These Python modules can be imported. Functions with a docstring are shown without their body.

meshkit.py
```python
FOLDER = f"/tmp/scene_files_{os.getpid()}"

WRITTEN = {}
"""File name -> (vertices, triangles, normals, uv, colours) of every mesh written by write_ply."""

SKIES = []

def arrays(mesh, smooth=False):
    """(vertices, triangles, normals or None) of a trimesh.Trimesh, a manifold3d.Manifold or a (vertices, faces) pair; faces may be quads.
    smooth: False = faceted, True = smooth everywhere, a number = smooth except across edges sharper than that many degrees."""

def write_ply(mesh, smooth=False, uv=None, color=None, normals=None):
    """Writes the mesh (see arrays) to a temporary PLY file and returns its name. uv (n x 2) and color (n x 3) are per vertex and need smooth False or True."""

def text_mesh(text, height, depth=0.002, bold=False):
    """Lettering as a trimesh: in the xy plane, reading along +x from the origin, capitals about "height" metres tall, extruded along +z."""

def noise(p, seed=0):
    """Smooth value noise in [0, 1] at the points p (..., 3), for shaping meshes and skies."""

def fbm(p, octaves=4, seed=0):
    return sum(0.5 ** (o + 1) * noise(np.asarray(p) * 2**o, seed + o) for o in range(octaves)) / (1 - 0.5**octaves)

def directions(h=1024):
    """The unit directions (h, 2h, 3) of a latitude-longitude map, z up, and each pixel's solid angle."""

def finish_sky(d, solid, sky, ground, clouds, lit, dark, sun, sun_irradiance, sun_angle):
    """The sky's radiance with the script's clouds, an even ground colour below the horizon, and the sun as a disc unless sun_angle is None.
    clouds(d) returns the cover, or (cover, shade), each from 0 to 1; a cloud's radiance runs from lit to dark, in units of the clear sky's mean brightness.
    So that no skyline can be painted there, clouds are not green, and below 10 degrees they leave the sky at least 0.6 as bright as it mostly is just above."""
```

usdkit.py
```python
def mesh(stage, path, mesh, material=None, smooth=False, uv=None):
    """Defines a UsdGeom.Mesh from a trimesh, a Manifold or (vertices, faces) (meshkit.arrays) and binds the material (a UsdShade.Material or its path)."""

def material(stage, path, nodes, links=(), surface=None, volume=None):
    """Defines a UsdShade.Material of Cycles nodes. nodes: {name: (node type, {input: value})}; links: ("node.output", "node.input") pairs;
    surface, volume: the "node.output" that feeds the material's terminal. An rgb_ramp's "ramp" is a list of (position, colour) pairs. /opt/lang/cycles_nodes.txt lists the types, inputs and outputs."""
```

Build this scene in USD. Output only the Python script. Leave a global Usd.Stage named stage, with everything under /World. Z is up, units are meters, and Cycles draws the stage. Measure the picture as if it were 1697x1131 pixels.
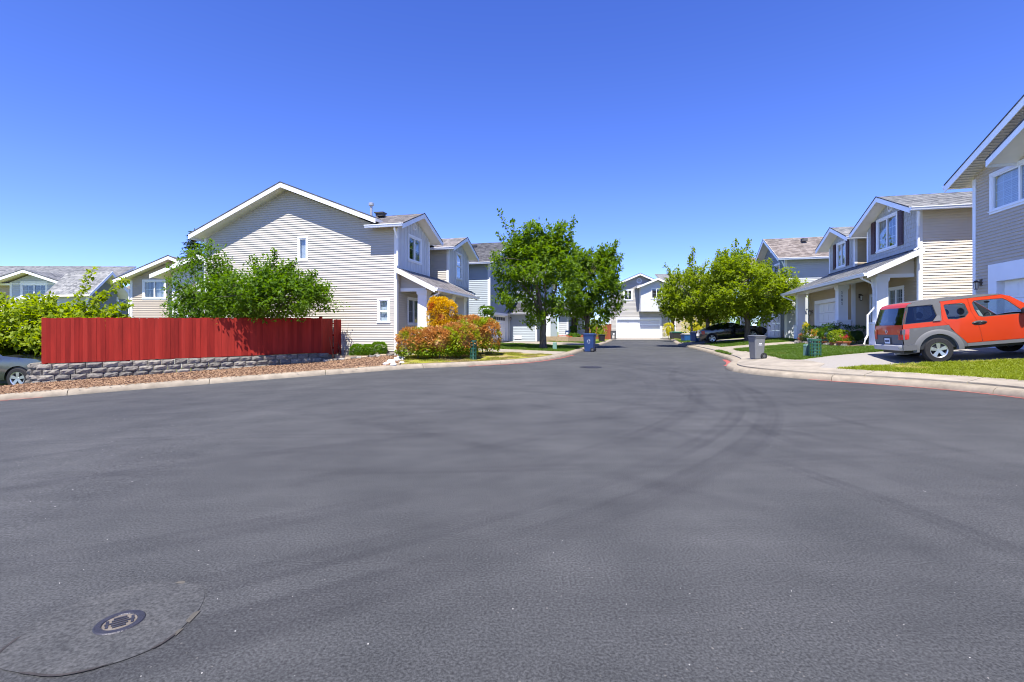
import math
import numpy as np
import shapely
from shapely.geometry import Polygon, box as sbox, Point, LineString
from scipy.spatial import Delaunay
import trimesh
import usdkit, meshkit
from pxr import Usd, UsdGeom, UsdLux, UsdShade, Gf, Sdf, Vt

stage = Usd.Stage.CreateInMemory()
UsdGeom.SetStageUpAxis(stage, UsdGeom.Tokens.z)
UsdGeom.Xform.Define(stage, '/World')
# ---------------------------------------------------------------- camera, sky, sun
cam = UsdGeom.Camera.Define(stage, '/World/camera')
cam.CreateHorizontalApertureAttr(36.0)
cam.CreateVerticalApertureAttr(24.0)
cam.CreateFocalLengthAttr(17.0)
cam.CreateVerticalApertureOffsetAttr(-0.329)
cam.CreateClippingRangeAttr(Gf.Vec2f(0.05, 5000))
cam.AddTranslateOp().Set(Gf.Vec3d(0, 0, 1.25))
cam.AddRotateXOp().Set(90.0)
cam.CreateExposureAttr(1.22)
SUN = np.array([-0.2416, -0.9704])          # horizontal direction towards the sun
_r = math.radians(2.0)
SUN = np.array([SUN[0]*math.cos(_r)-SUN[1]*math.sin(_r), SUN[0]*math.sin(_r)+SUN[1]*math.cos(_r)])
ELEV = math.radians(63.0)
sdir = np.array([SUN[0]*math.cos(ELEV), SUN[1]*math.cos(ELEV), math.sin(ELEV)])
sky = UsdLux.DomeLight.Define(stage, '/World/sky')
sky.GetPrim().SetCustomDataByKey('kind', 'structure')
skymat = usdkit.material(stage, '/World/Looks/sky', {
    's': ('sky_texture', {'sky_type': 'single_scattering', 'sun_disc': False, 'sun_elevation': ELEV,
                          'sun_rotation': math.atan2(SUN[0], SUN[1]), 'altitude': 0.0, 'air_density': 0.85,
                          'aerosol_density': 0.12, 'ozone_density': 2.4}),
    'h': ('hsv', {'saturation': 1.28, 'value': 1.46, 'hue': 0.5265, 'fac': 1.0}),
    'tc': ('texture_coordinate', {}), 'sx': ('separate_xyz', {}),
    'hz': ('rgb_ramp', {'ramp': [(0., (.64, .755, 1.12)), (.10, (.72, .81, 1.08)), (.25, (.92, .95, 1.03)), (.45, (1., 1., 1.)), (1., (1., 1., 1.))]}),
    'mh': ('mix_color', {'blend_type': 'multiply', 'fac': 1.0}),
    'b': ('background_shader', {'strength': 0.082})}, [('s.color', 'h.color'), ('tc.generated', 'sx.vector'), ('sx.z', 'hz.fac'), ('h.color', 'mh.a'), ('hz.color', 'mh.b'), ('mh.result', 'b.color')], surface='b.background')
UsdShade.MaterialBindingAPI.Apply(sky.GetPrim()).Bind(skymat)
sun = UsdLux.DistantLight.Define(stage, '/World/sun')
sun.CreateIntensityAttr(1.18); sun.CreateAngleAttr(0.53); sun.CreateNormalizeAttr(True)
sun.CreateColorAttr(Gf.Vec3f(1.0, 0.95, 0.87))
_z = Gf.Vec3d(*map(float, sdir))
_m = Gf.Matrix4d(); _m.SetRotate(Gf.Rotation(Gf.Vec3d(0, 0, 1), _z))
sun.AddTransformOp().Set(_m)

# ---------------------------------------------------------------- materials
M = {}
def mat(name, nodes, links=(), surface='p.BSDF', volume=None):
    M[name] = usdkit.material(stage, '/World/Looks/'+name, nodes, links, surface=surface, volume=volume)
    return M[name]
def plain(name, col, rough=.6, spec=.4, var=.12, scale=6., bump=0., bscale=60., metallic=0., coat=0., stretch=None):
    """A principled surface whose colour wanders a little, with fine relief."""
    c = np.array(col, float)
    nodes = {'g': ('geometry', {}), 'm': ('mapping', {'scale': stretch or (1, 1, 1)}),
             'n': ('noise_texture', {'scale': scale, 'detail': 5.0, 'roughness': .6}),
             'r': ('rgb_ramp', {'ramp': [(.25, tuple(c*(1-var))), (.75, tuple(np.minimum(c*(1+var), .95)))]}),
             'p': ('principled_bsdf', {'roughness': rough, 'specular_ior_level': spec, 'metallic': metallic, 'coat_weight': coat})}
    links = [('g.position', 'm.vector'), ('m.vector', 'n.vector'), ('n.fac', 'r.fac'), ('r.color', 'p.base_color')]
    if bump:
        nodes['n2'] = ('noise_texture', {'scale': bscale, 'detail': 3.0})
        nodes['b'] = ('bump', {'strength': bump, 'distance': .01})
        links += [('g.position', 'n2.vector'), ('n2.fac', 'b.height'), ('b.normal', 'p.normal')]
    return mat(name, nodes, links)

for nm, c in dict(siding_cream=(.47, .44, .39), siding_tan=(.46, .385, .28), siding_beige=(.63, .57, .475), siding_bluegrey=(.36, .41, .45),
                  siding_palegrey=(.45, .475, .50), siding_greybeige=(.40, .385, .35), siding_slate=(.27, .31, .35), siding_taupe=(.42, .36, .29)).items():
    plain(nm, c, .55, .3, .05, 1.3)
plain('board_batten', (.55, .56, .57), .5, .3, .04, 1.5)
plain('shakes', (.50, .53, .55), .6, .3, .08, 5)
plain('white_trim', (.74, .75, .76), .45, .4, .04, 2)
plain('white_metal', (.72, .73, .74), .35, .5, .04, 2)
plain('soffit', (.74, .70, .62), .6, .3, .04, 3)
plain('garage_white', (.74, .75, .75), .45, .4, .03, 2)
plain('shutter', (.055, .022, .028), .5, .4, .1)
plain('door_dark', (.05, .03, .025), .4, .5, .1)
plain('door_red', (.13, .018, .022), .35, .5, .1)
plain('door_grey', (.17, .2, .24), .4, .5, .1)
plain('foundation', (.40, .36, .31), .85, .2, .12, 6, .3)
plain('black_metal', (.02, .02, .022), .4, .5, .2)
plain('bronze', (.05, .035, .028), .4, .5, .2)
plain('frosted', (.55, .52, .46), .3, .5, .05)
plain('blind', (.62, .62, .63), .6, .3, .03)
plain('curtain', (.4, .41, .43), .8, .2, .1, 12)
plain('window_dark', (.02, .023, .028), .5, .4, .3)
plain('concrete', (.265, .235, .19), .85, .2, .28, 2.2, .35, 90)
plain('kerb_concrete', (.25, .215, .165), .85, .2, .3, 3.5, .4, 70)
plain('red_kerb_paint', (.29, .075, .062), .7, .3, .35, 7, .3)
plain('drive_aggregate', (.25, .235, .215), .9, .2, .3, 45, .5, 120)
plain('soil', (.15, .105, .075), .95, .1, .35, 8, .5, 40)
plain('bark', (.13, .105, .085), .9, .15, .5, 14, .8, 40, stretch=(1, 1, .25))
plain('bark_pale', (.20, .17, .14), .9, .15, .45, 12, .8, 40, stretch=(1, 1, .25))
plain('fence_red', (.27, .019, .012), .75, .2, .30, 5, .35, 45, stretch=(1, 1, .10))
plain('fence_red_b', (.245, .0165, .0105), .75, .2, .35, 5, .35, 45, stretch=(1, 1, .10))
plain('fence_red_c', (.285, .021, .0135), .75, .2, .28, 6, .35, 45, stretch=(1, 1, .10))
plain('fence_red_d', (.215, .0135, .009), .75, .2, .35, 5, .35, 45, stretch=(1, 1, .10))
plain('fence_red_e', (.30, .024, .016), .75, .2, .30, 5, .35, 45, stretch=(1, 1, .10))
plain('fence_maroon', (.10, .014, .014), .75, .2, .3, 6, .3, 45, stretch=(1, 1, .12))
plain('fence_brown', (.22, .06, .03), .8, .2, .3, 6, .3, 45, stretch=(1, 1, .12))
for i, c in enumerate([(.165, .152, .136), (.122, .114, .103), (.205, .19, .166), (.142, .135, .124)]):
    plain('block_%d' % i, c, .95, .15, .38, 14, 1.0, 35)
plain('timber', (.30, .23, .16), .9, .2, .3, 10, .4, 40)
plain('white_stone', (.68, .66, .61), .8, .3, .12, 10, .5, 30)
plain('grey_stone', (.26, .245, .225), .9, .2, .3, 12, .8, 30)
plain('bin_grey', (.16, .165, .17), .5, .4, .08, 8)
plain('bin_grey_dark', (.085, .088, .092), .5, .4, .08, 8)
plain('bin_blue', (.014, .04, .135), .45, .5, .12, 8)
plain('bin_black', (.015, .017, .02), .5, .4, .1)
plain('tote_blue', (.012, .075, .24), .45, .5, .15, 8)
plain('tote_green', (.01, .09, .065), .45, .5, .2, 8)
plain('lid_grey', (.30, .29, .29), .6, .3, .1)
plain('lattice_green', (.018, .085, .055), .55, .4, .12, 10)
plain('box_teal', (.13, .24, .20), .55, .4, .08)
plain('rubber', (.022, .022, .024), .85, .25, .3, 30)
plain('plastic_dark', (.035, .036, .038), .6, .4, .1)
plain('alloy', (.55, .56, .57), .3, .5, .04, metallic=.85)
plain('chrome', (.7, .7, .7), .15, .5, .02, metallic=1.)
plain('orange_paint', (.46, .035, .0015), .38, .4, .03, 2, metallic=.1, coat=.3)
plain('cladding', (.095, .097, .103), .6, .35, .05, 3)
plain('cladding_light', (.125, .127, .133), .55, .35, .05, 3)
plain('bumper_silver', (.36, .365, .375), .45, .5, .04, metallic=.4)
plain('black_paint', (.012, .013, .016), .15, .5, .05, coat=1.)
plain('silver_paint', (.10, .11, .112), .25, .5, .04, metallic=.75, coat=1.)
plain('seat_cloth', (.05, .05, .055), .9, .2, .2)
plain('cream_trim', (.55, .55, .5), .6, .3, .1)
plain('tail_red', (.42, .006, .008), .15, .5, .1, coat=1.)
plain('tail_smoke', (.06, .045, .06), .12, .5, .1, coat=1.)
plain('headlamp', (.5, .53, .56), .1, .5, .1, coat=1.)
plain('plate', (.55, .62, .72), .5, .4, .08, 30)
plain('ink', (.02, .03, .08), .6, .3, .1)
plain('white_print', (.8, .8, .8), .6, .3, .02)
plain('terracotta', (.36, .12, .055), .85, .2, .15, 8)
plain('pot_white', (.55, .55, .55), .6, .3, .1)
plain('pot_black', (.025, .025, .027), .6, .3, .1)
plain('iron', (.045, .045, .055), .5, .5, .35, 25, .3, 120, metallic=.5)
plain('iron_dust', (.125, .11, .095), .9, .2, .3, 30, .4, 120)
plain('vent_green', (.42, .52, .47), .5, .4)
# glass: sunlight passes, the sky mirrors
mat('glass', {'f': ('layer_weight', {'blend': .5}), 'pw': ('math', {'math_type': 'power', 'value2': 4.}), 'ma': ('math', {'math_type': 'multiply_add', 'value2': .85, 'value3': .07}), 't': ('transparent_bsdf', {'color': (.86, .90, .92)}),
              'g': ('glossy_bsdf', {'color': (.95, .97, 1.), 'roughness': .012}), 'x': ('mix_closure', {})},
    [('f.facing', 'pw.value1'), ('pw.value', 'ma.value1'), ('ma.value', 'x.fac'), ('t.BSDF', 'x.closure1'), ('g.BSDF', 'x.closure2')], surface='x.closure')
mat('tinted_glass', {'f': ('layer_weight', {'blend': .5}), 'pw': ('math', {'math_type': 'power', 'value2': 4.}), 'ma': ('math', {'math_type': 'multiply_add', 'value2': .85, 'value3': .06}), 't': ('transparent_bsdf', {'color': (.12, .14, .17)}),
              'g': ('glossy_bsdf', {'color': (.95, .97, 1.), 'roughness': .012}), 'x': ('mix_closure', {})},
    [('f.facing', 'pw.value1'), ('pw.value', 'ma.value1'), ('ma.value', 'x.fac'), ('t.BSDF', 'x.closure1'), ('g.BSDF', 'x.closure2')], surface='x.closure')
mat('car_glass', {'f': ('layer_weight', {'blend': .5}), 'pw': ('math', {'math_type': 'power', 'value2': 4.}), 'ma': ('math', {'math_type': 'multiply_add', 'value2': .85, 'value3': .05}), 't': ('transparent_bsdf', {'color': (.80, .90, .90)}),
              'g': ('glossy_bsdf', {'color': (.95, .97, 1.), 'roughness': .012}), 'x': ('mix_closure', {})},
    [('f.facing', 'pw.value1'), ('pw.value', 'ma.value1'), ('ma.value', 'x.fac'), ('t.BSDF', 'x.closure1'), ('g.BSDF', 'x.closure2')], surface='x.closure')

def shingle(name, a, b, c):
    """Asphalt shingles: tabs of several tones on the stepped courses, granules."""
    mat(name, {'t': ('texture_coordinate', {}), 'g': ('geometry', {}),
               'v': ('voronoi_texture', {'scale': 5.5, 'randomness': 1.0}), 'n': ('noise_texture', {'scale': 220., 'detail': 2.}),
               'n2': ('noise_texture', {'scale': .8, 'detail': 3.}),
               's': ('separate_color', {}), 'r': ('rgb_ramp', {'ramp': [(.0, a), (.5, b), (1., c)]}),
               'm': ('mix_color', {'blend_type': 'multiply', 'fac': .6}), 'k': ('rgb_ramp', {'ramp': [(.3, (.55, .55, .55)), (.7, (1.3, 1.3, 1.3))]}),
               'm2': ('mix_color', {'blend_type': 'multiply', 'fac': .5}), 'k2': ('rgb_ramp', {'ramp': [(.3, (.75, .75, .75)), (.7, (1.15, 1.15, 1.15))]}),
               'b': ('bump', {'strength': .5, 'distance': .004}), 'p': ('principled_bsdf', {'roughness': .95, 'specular_ior_level': .2})},
        [('g.position', 'v.vector'), ('g.position', 'n.vector'), ('g.position', 'n2.vector'), ('v.color', 's.color'), ('s.r', 'r.fac'), ('r.color', 'm.a'), ('n.fac', 'k.fac'),
         ('k.color', 'm.b'), ('m.result', 'm2.a'), ('n2.fac', 'k2.fac'), ('k2.color', 'm2.b'), ('m2.result', 'p.base_color'), ('n.fac', 'b.height'), ('b.normal', 'p.normal')])
shingle('shingle_grey', (.13, .135, .14), (.20, .205, .21), (.27, .27, .265))
shingle('shingle_brown', (.13, .11, .097), (.20, .172, .152), (.265, .232, .207))
shingle('shingle_taupe', (.14, .13, .13), (.215, .20, .195), (.29, .265, .25))
shingle('shingle_dark', (.05, .05, .055), (.085, .085, .09), (.12, .12, .125))

def leaf(name, cols, trans=.35, rough=.45, growth=None):
    """Leaves: each leaf its own tone, light passing through. growth = (colour ramp by noise) adds young growth in patches."""
    n = {'g': ('geometry', {}), 'r': ('rgb_ramp', {'ramp': [(i/(len(cols)-1), c) for i, c in enumerate(cols)]}),
         'h': ('hsv', {'saturation': 1.05, 'value': 2.1, 'hue': .492, 'fac': 1.0}),
         'p': ('principled_bsdf', {'roughness': rough, 'specular_ior_level': .35}), 't': ('translucent_bsdf', {}), 'x': ('mix_closure', {'fac': trans})}
    l = [('g.random_per_island', 'r.fac'), ('p.BSDF', 'x.closure1'), ('t.BSDF', 'x.closure2'), ('h.color', 't.color')]
    if growth:
        n['no'] = ('noise_texture', {'scale': growth[1], 'detail': 3.})
        n['k'] = ('rgb_ramp', {'ramp': [(growth[2], (0, 0, 0)), (growth[3], (1, 1, 1))]})
        n['r2'] = ('rgb_ramp', {'ramp': [(i/(len(growth[0])-1), c) for i, c in enumerate(growth[0])]})
        n['mx'] = ('mix_color', {'blend_type': 'mix'})
        l += [('g.position', 'no.vector'), ('no.fac', 'k.fac'), ('k.color', 'mx.fac'), ('g.random_per_island', 'r2.fac'), ('r.color', 'mx.a'), ('r2.color', 'mx.b')]
        src = 'mx.result'
    else:
        src = 'r.color'
    l += [(src, 'p.base_color'), (src, 'h.color')]
    mat(name, n, l, surface='x.closure')
leaf('leaf_street', [(.09, .16, .008), (.25, .35, .014), (.42, .50, .025), (.55, .60, .06)], .46, .6)
leaf('leaf_street_light', [(.16, .22, .008), (.33, .41, .014), (.47, .53, .025), (.60, .61, .06)], .46, .6)
leaf('leaf_yard', [(.07, .14, .006), (.23, .33, .012), (.42, .50, .02), (.55, .60, .05)], .44, .6)
leaf('leaf_lime', [(.18, .24, .008), (.37, .43, .014), (.52, .55, .025), (.64, .63, .07)], .46, .6)
leaf('leaf_fir', [(.02, .045, .022), (.035, .07, .032), (.06, .10, .04)], .12)
leaf('leaf_box', [(.09, .18, .008), (.18, .30, .012), (.27, .40, .018)], .35)
leaf('leaf_dark', [(.03, .075, .010), (.065, .13, .014), (.11, .19, .02)], .3)
leaf('leaf_photinia', [(.38, .19, .05), (.56, .33, .095), (.63, .42, .14), (.50, .40, .08)], .3, growth=([(.22, .28, .012), (.38, .40, .015), (.55, .44, .03)], 1.9, .48, .62))
leaf('leaf_golden', [(.45, .30, .012), (.56, .44, .016), (.44, .42, .02), (.28, .32, .018)], .4, growth=([(.34, .10, .02), (.40, .15, .025)], 1.2, .58, .72))
leaf('leaf_yellow', [(.40, .38, .02), (.52, .46, .03), (.32, .36, .02)], .4)
leaf('leaf_dry', [(.16, .12, .05), (.22, .18, .07), (.10, .13, .03)], .3)
leaf('petal_red', [(.45, .03, .04), (.55, .06, .05), (.35, .02, .05)], .3)
leaf('petal_pink', [(.6, .14, .2), (.65, .25, .28), (.5, .08, .14)], .3)
leaf('petal_white', [(.7, .68, .62), (.75, .74, .7)], .3)
leaf('petal_coral', [(.55, .14, .07), (.6, .2, .1)], .3)
leaf('petal_yellow', [(.6, .42, .03), (.65, .35, .02)], .3)
leaf('grass_green', [(.07, .13, .010), (.15, .235, .014), (.25, .33, .022), (.36, .40, .045)], .35, growth=([(.24, .22, .06), (.30, .26, .09)], .9, .60, .78))
leaf('grass_dry', [(.20, .215, .02), (.31, .30, .035), (.42, .37, .07), (.50, .41, .13)], .35, growth=([(.30, .24, .10), (.34, .27, .12)], .7, .48, .62))
mat('lawn_soil', {'g': ('geometry', {}), 'n': ('noise_texture', {'scale': 2.2, 'detail': 6., 'roughness': .65}), 'n2': ('noise_texture', {'scale': 55., 'detail': 4.}),
                  'r': ('rgb_ramp', {'ramp': [(.25, (.10, .15, .016)), (.5, (.17, .215, .028)), (.66, (.28, .25, .075)), (.8, (.30, .235, .13))]}),
                  'k': ('rgb_ramp', {'ramp': [(.3, (.5, .5, .5)), (.7, (1.25, 1.25, 1.25))]}), 'm': ('mix_color', {'blend_type': 'multiply', 'fac': .8}),
                  'b': ('bump', {'strength': .7, 'distance': .02}), 'p': ('principled_bsdf', {'roughness': .95, 'specular_ior_level': .1})},
    [('g.position', 'n.vector'), ('g.position', 'n2.vector'), ('n.fac', 'r.fac'), ('r.color', 'm.a'), ('n2.fac', 'k.fac'), ('k.color', 'm.b'), ('m.result', 'p.base_color'), ('n2.fac', 'b.height'), ('b.normal', 'p.normal')])
mat('lawn_soil_dry', {'g': ('geometry', {}), 'n': ('noise_texture', {'scale': 1.6, 'detail': 7., 'roughness': .7}), 'n2': ('noise_texture', {'scale': 55., 'detail': 4.}),
                  'r': ('rgb_ramp', {'ramp': [(.25, (.17, .19, .02)), (.48, (.25, .245, .035)), (.58, (.28, .21, .10)), (.8, (.33, .25, .15))]}),
                  'k': ('rgb_ramp', {'ramp': [(.3, (.5, .5, .5)), (.7, (1.25, 1.25, 1.25))]}), 'm': ('mix_color', {'blend_type': 'multiply', 'fac': .8}),
                  'b': ('bump', {'strength': .7, 'distance': .02}), 'p': ('principled_bsdf', {'roughness': .95, 'specular_ior_level': .1})},
    [('g.position', 'n.vector'), ('g.position', 'n2.vector'), ('n.fac', 'r.fac'), ('r.color', 'm.a'), ('n2.fac', 'k.fac'), ('k.color', 'm.b'), ('m.result', 'p.base_color'), ('n2.fac', 'b.height'), ('b.normal', 'p.normal')])
mat('mulch', {'g': ('geometry', {}), 'v': ('voronoi_texture', {'scale': 48., 'randomness': 1.}), 's': ('separate_color', {}), 'n': ('noise_texture', {'scale': 1.1, 'detail': 4.}),
              'r': ('rgb_ramp', {'ramp': [(.0, (.23, .145, .085)), (.4, (.36, .24, .145)), (.8, (.45, .32, .205)), (1., (.55, .43, .31))]}),
              'k': ('rgb_ramp', {'ramp': [(.3, (.8, .8, .8)), (.7, (1.15, 1.15, 1.15))]}), 'm': ('mix_color', {'blend_type': 'multiply', 'fac': 1.}),
              'b': ('bump', {'strength': .8, 'distance': .015}), 'p': ('principled_bsdf', {'roughness': .95, 'specular_ior_level': .15})},
    [('g.position', 'v.vector'), ('g.position', 'n.vector'), ('v.color', 's.color'), ('s.g', 'r.fac'), ('r.color', 'm.a'), ('n.fac', 'k.fac'), ('k.color', 'm.b'), ('m.result', 'p.base_color'), ('v.distance', 'b.height'), ('b.normal', 'p.normal')])
leaf('chip', [(.25, .155, .09), (.38, .255, .155), (.47, .34, .22), (.57, .46, .34)], .0, .9)

def asphalt():
    """Sealed asphalt: granules, paler worn patches, faint streaks, tyre tracks of turning cars (stains that stay put)."""
    n = {'g': ('geometry', {}), 'fine': ('noise_texture', {'scale': 80., 'detail': 5., 'roughness': .8}), 'vo': ('voronoi_texture', {'scale': 85., 'randomness': 1.}),
         'med': ('noise_texture', {'scale': 1.1, 'detail': 6., 'roughness': .62}), 'big': ('noise_texture', {'scale': .16, 'detail': 4.}),
         'sp': ('voronoi_texture', {'scale': 34., 'randomness': 1.}), 'sps': ('separate_color', {}), 'spd': ('math', {'math_type': 'less_than', 'value2': .14}), 'spk': ('math', {'math_type': 'greater_than', 'value2': .88}), 'spm': ('math', {'math_type': 'multiply'}),
         'patch': ('noise_texture', {'scale': .55, 'detail': 5.}), 'spn': ('math', {'math_type': 'multiply'}), 'pk': ('rgb_ramp', {'ramp': [(.42, (0, 0, 0)), (.62, (1, 1, 1))]}),
         'mp': ('mapping', {'rotation': (0, 0, .45), 'scale': (.35, 3.2, 1.)}), 'st': ('noise_texture', {'scale': 1.5, 'detail': 5., 'roughness': .6}),
         'base': ('rgb_ramp', {'ramp': [(.25, (.041, .0435, .0455)), (.75, (.069, .0712, .0728))]}),
         'kf': ('rgb_ramp', {'ramp': [(.36, (.36, .36, .37)), (.5, (.98, .98, .98)), (.64, (1.7, 1.69, 1.67))]}), 'm1': ('mix_color', {'blend_type': 'multiply', 'fac': 1.}),
         'kb': ('rgb_ramp', {'ramp': [(.35, (.86, .86, .87)), (.65, (1.14, 1.13, 1.12))]}), 'm2': ('mix_color', {'blend_type': 'multiply', 'fac': 1.}),
         'ks': ('rgb_ramp', {'ramp': [(.36, (.84, .84, .85)), (.62, (1.08, 1.08, 1.08))]}), 'm3': ('mix_color', {'blend_type': 'multiply', 'fac': .45}),
         'm4': ('mix_color', {'blend_type': 'mix', 'b': (.17, .16, .145)}),
         'b1': ('bump', {'strength': .6, 'distance': .008}), 'p': ('principled_bsdf', {'roughness': .85, 'specular_ior_level': .25})}
    l = [('g.position', x+'.vector') for x in ('fine', 'vo', 'med', 'big', 'sp', 'mp', 'patch')]
    l += [('mp.vector', 'st.vector'), ('med.fac', 'base.fac'), ('fine.fac', 'kf.fac'), ('base.color', 'm1.a'), ('kf.color', 'm1.b'), ('big.fac', 'kb.fac'), ('m1.result', 'm2.a'), ('kb.color', 'm2.b'),
          ('st.fac', 'ks.fac'), ('m2.result', 'm3.a'), ('ks.color', 'm3.b'), ('sp.color', 'sps.color'), ('sp.distance', 'spd.value1'), ('sps.r', 'spk.value1'), ('spd.value', 'spm.value1'), ('spk.value', 'spm.value2'),
          ('patch.fac', 'pk.fac'), ('spm.value', 'spn.value1'), ('pk.color', 'spn.value2'), ('spn.value', 'm4.fac'), ('fine.fac', 'b1.height'), ('b1.normal', 'p.normal')]
    cur = 'm3.result'
    # tyre tracks: rings of large radius, broken up by noise
    rings = [(-8., 13.72, 13.52, .20, .40), (-8., 13.72, 13.05, .15, .34), (-8., 13.72, 12.37, .17, .34), (-8., 13.72, 11.5, .14, .2), (-3., 40., 34.2, .14, .2), (-3., 40., 35.7, .14, .2), (-3., 40., 32.2, .13, .16),
             (14., -22., 31.6, .14, .26), (14., -22., 33.1, .14, .26), (-6., 2., 8.9, .12, .28), (-6., 2., 10.3, .12, .24), (26., 6., 21.3, .12, .24), (26., 6., 22.8, .12, .24), (-20., -18., 30.5, .15, .24)]
    for i, (cx, cy, R, w, s) in enumerate(rings):
        k = 'q%d' % i
        n[k+'d'] = ('vector_math', {'math_type': 'distance', 'vector2': (cx, cy, 0.)})
        n[k+'s'] = ('math', {'math_type': 'subtract', 'value2': R})
        n[k+'a'] = ('math', {'math_type': 'absolute'})
        n[k+'r'] = ('map_range', {'range_type': 'smoothstep', 'from_min': w*.7, 'from_max': w, 'to_min': min(.6, s*1.0), 'to_max': 0., 'clamp': True})
        n[k+'n'] = ('noise_texture', {'scale': .45+.07*i, 'detail': 5., 'w': float(i), 'dimensions': '4D'})
        n[k+'w'] = ('math', {'math_type': 'multiply', 'value2': 11.})
        n[k+'sn'] = ('noise_texture', {'dimensions': '1D', 'scale': 1., 'detail': 3.})
        n[k+'sk'] = ('rgb_ramp', {'ramp': [(.35, (.35, .35, .35)), (.6, (1, 1, 1))]})
        n[k+'g'] = ('math', {'math_type': 'multiply'})
        n[k+'k'] = ('rgb_ramp', {'ramp': [(.34, (0, 0, 0)), (.6, (1, 1, 1))]})
        n[k+'f'] = ('math', {'math_type': 'multiply'})
        n[k+'m'] = ('mix_color', {'blend_type': 'multiply', 'b': (.35, .35, .40)})
        l += [('g.position', k+'d.vector1'), (k+'d.value', k+'s.value1'), (k+'s.value', k+'a.value1'), (k+'a.value', k+'r.value'), ('g.position', k+'n.vector'), (k+'n.fac', k+'k.fac'),
              (k+'d.value', k+'w.value1'), (k+'w.value', k+'sn.w'), (k+'sn.fac', k+'sk.fac'), (k+'r.result', k+'f.value1'), (k+'k.color', k+'f.value2'), (k+'f.value', k+'g.value1'), (k+'sk.color', k+'g.value2'), (k+'g.value', k+'m.fac'), (cur, k+'m.a')]
        cur = k+'m.result'
    l += [(cur, 'm4.a'), ('m4.result', 'p.base_color')]
    mat('asphalt', n, l)
asphalt()
mat('asphalt_patch', {'g': ('geometry', {}), 'fine': ('noise_texture', {'scale': 62., 'detail': 5., 'roughness': .8}), 'med': ('noise_texture', {'scale': 5., 'detail': 6.}),
                      'base': ('rgb_ramp', {'ramp': [(.25, (.044, .046, .048)), (.6, (.060, .0615, .0625)), (.85, (.074, .073, .070))]}), 'kf': ('rgb_ramp', {'ramp': [(.36, (.42, .42, .43)), (.5, (.98, .98, .98)), (.64, (1.58, 1.57, 1.55))]}),
                      'm1': ('mix_color', {'blend_type': 'multiply', 'fac': .9}), 'b1': ('bump', {'strength': .6, 'distance': .006}), 'p': ('principled_bsdf', {'roughness': .85, 'specular_ior_level': .25})},
    [('g.position', 'fine.vector'), ('g.position', 'med.vector'), ('med.fac', 'base.fac'), ('base.color', 'm1.a'), ('fine.fac', 'kf.fac'), ('kf.color', 'm1.b'), ('m1.result', 'p.base_color'), ('fine.fac', 'b1.height'), ('b1.normal', 'p.normal')])
plain('patch_rim', (.082, .077, .066), .9, .2, .4, 12, .5, 90)
plain('crack_tar', (.035, .031, .029), .7, .3, .4, 20, .5, 60)

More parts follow.
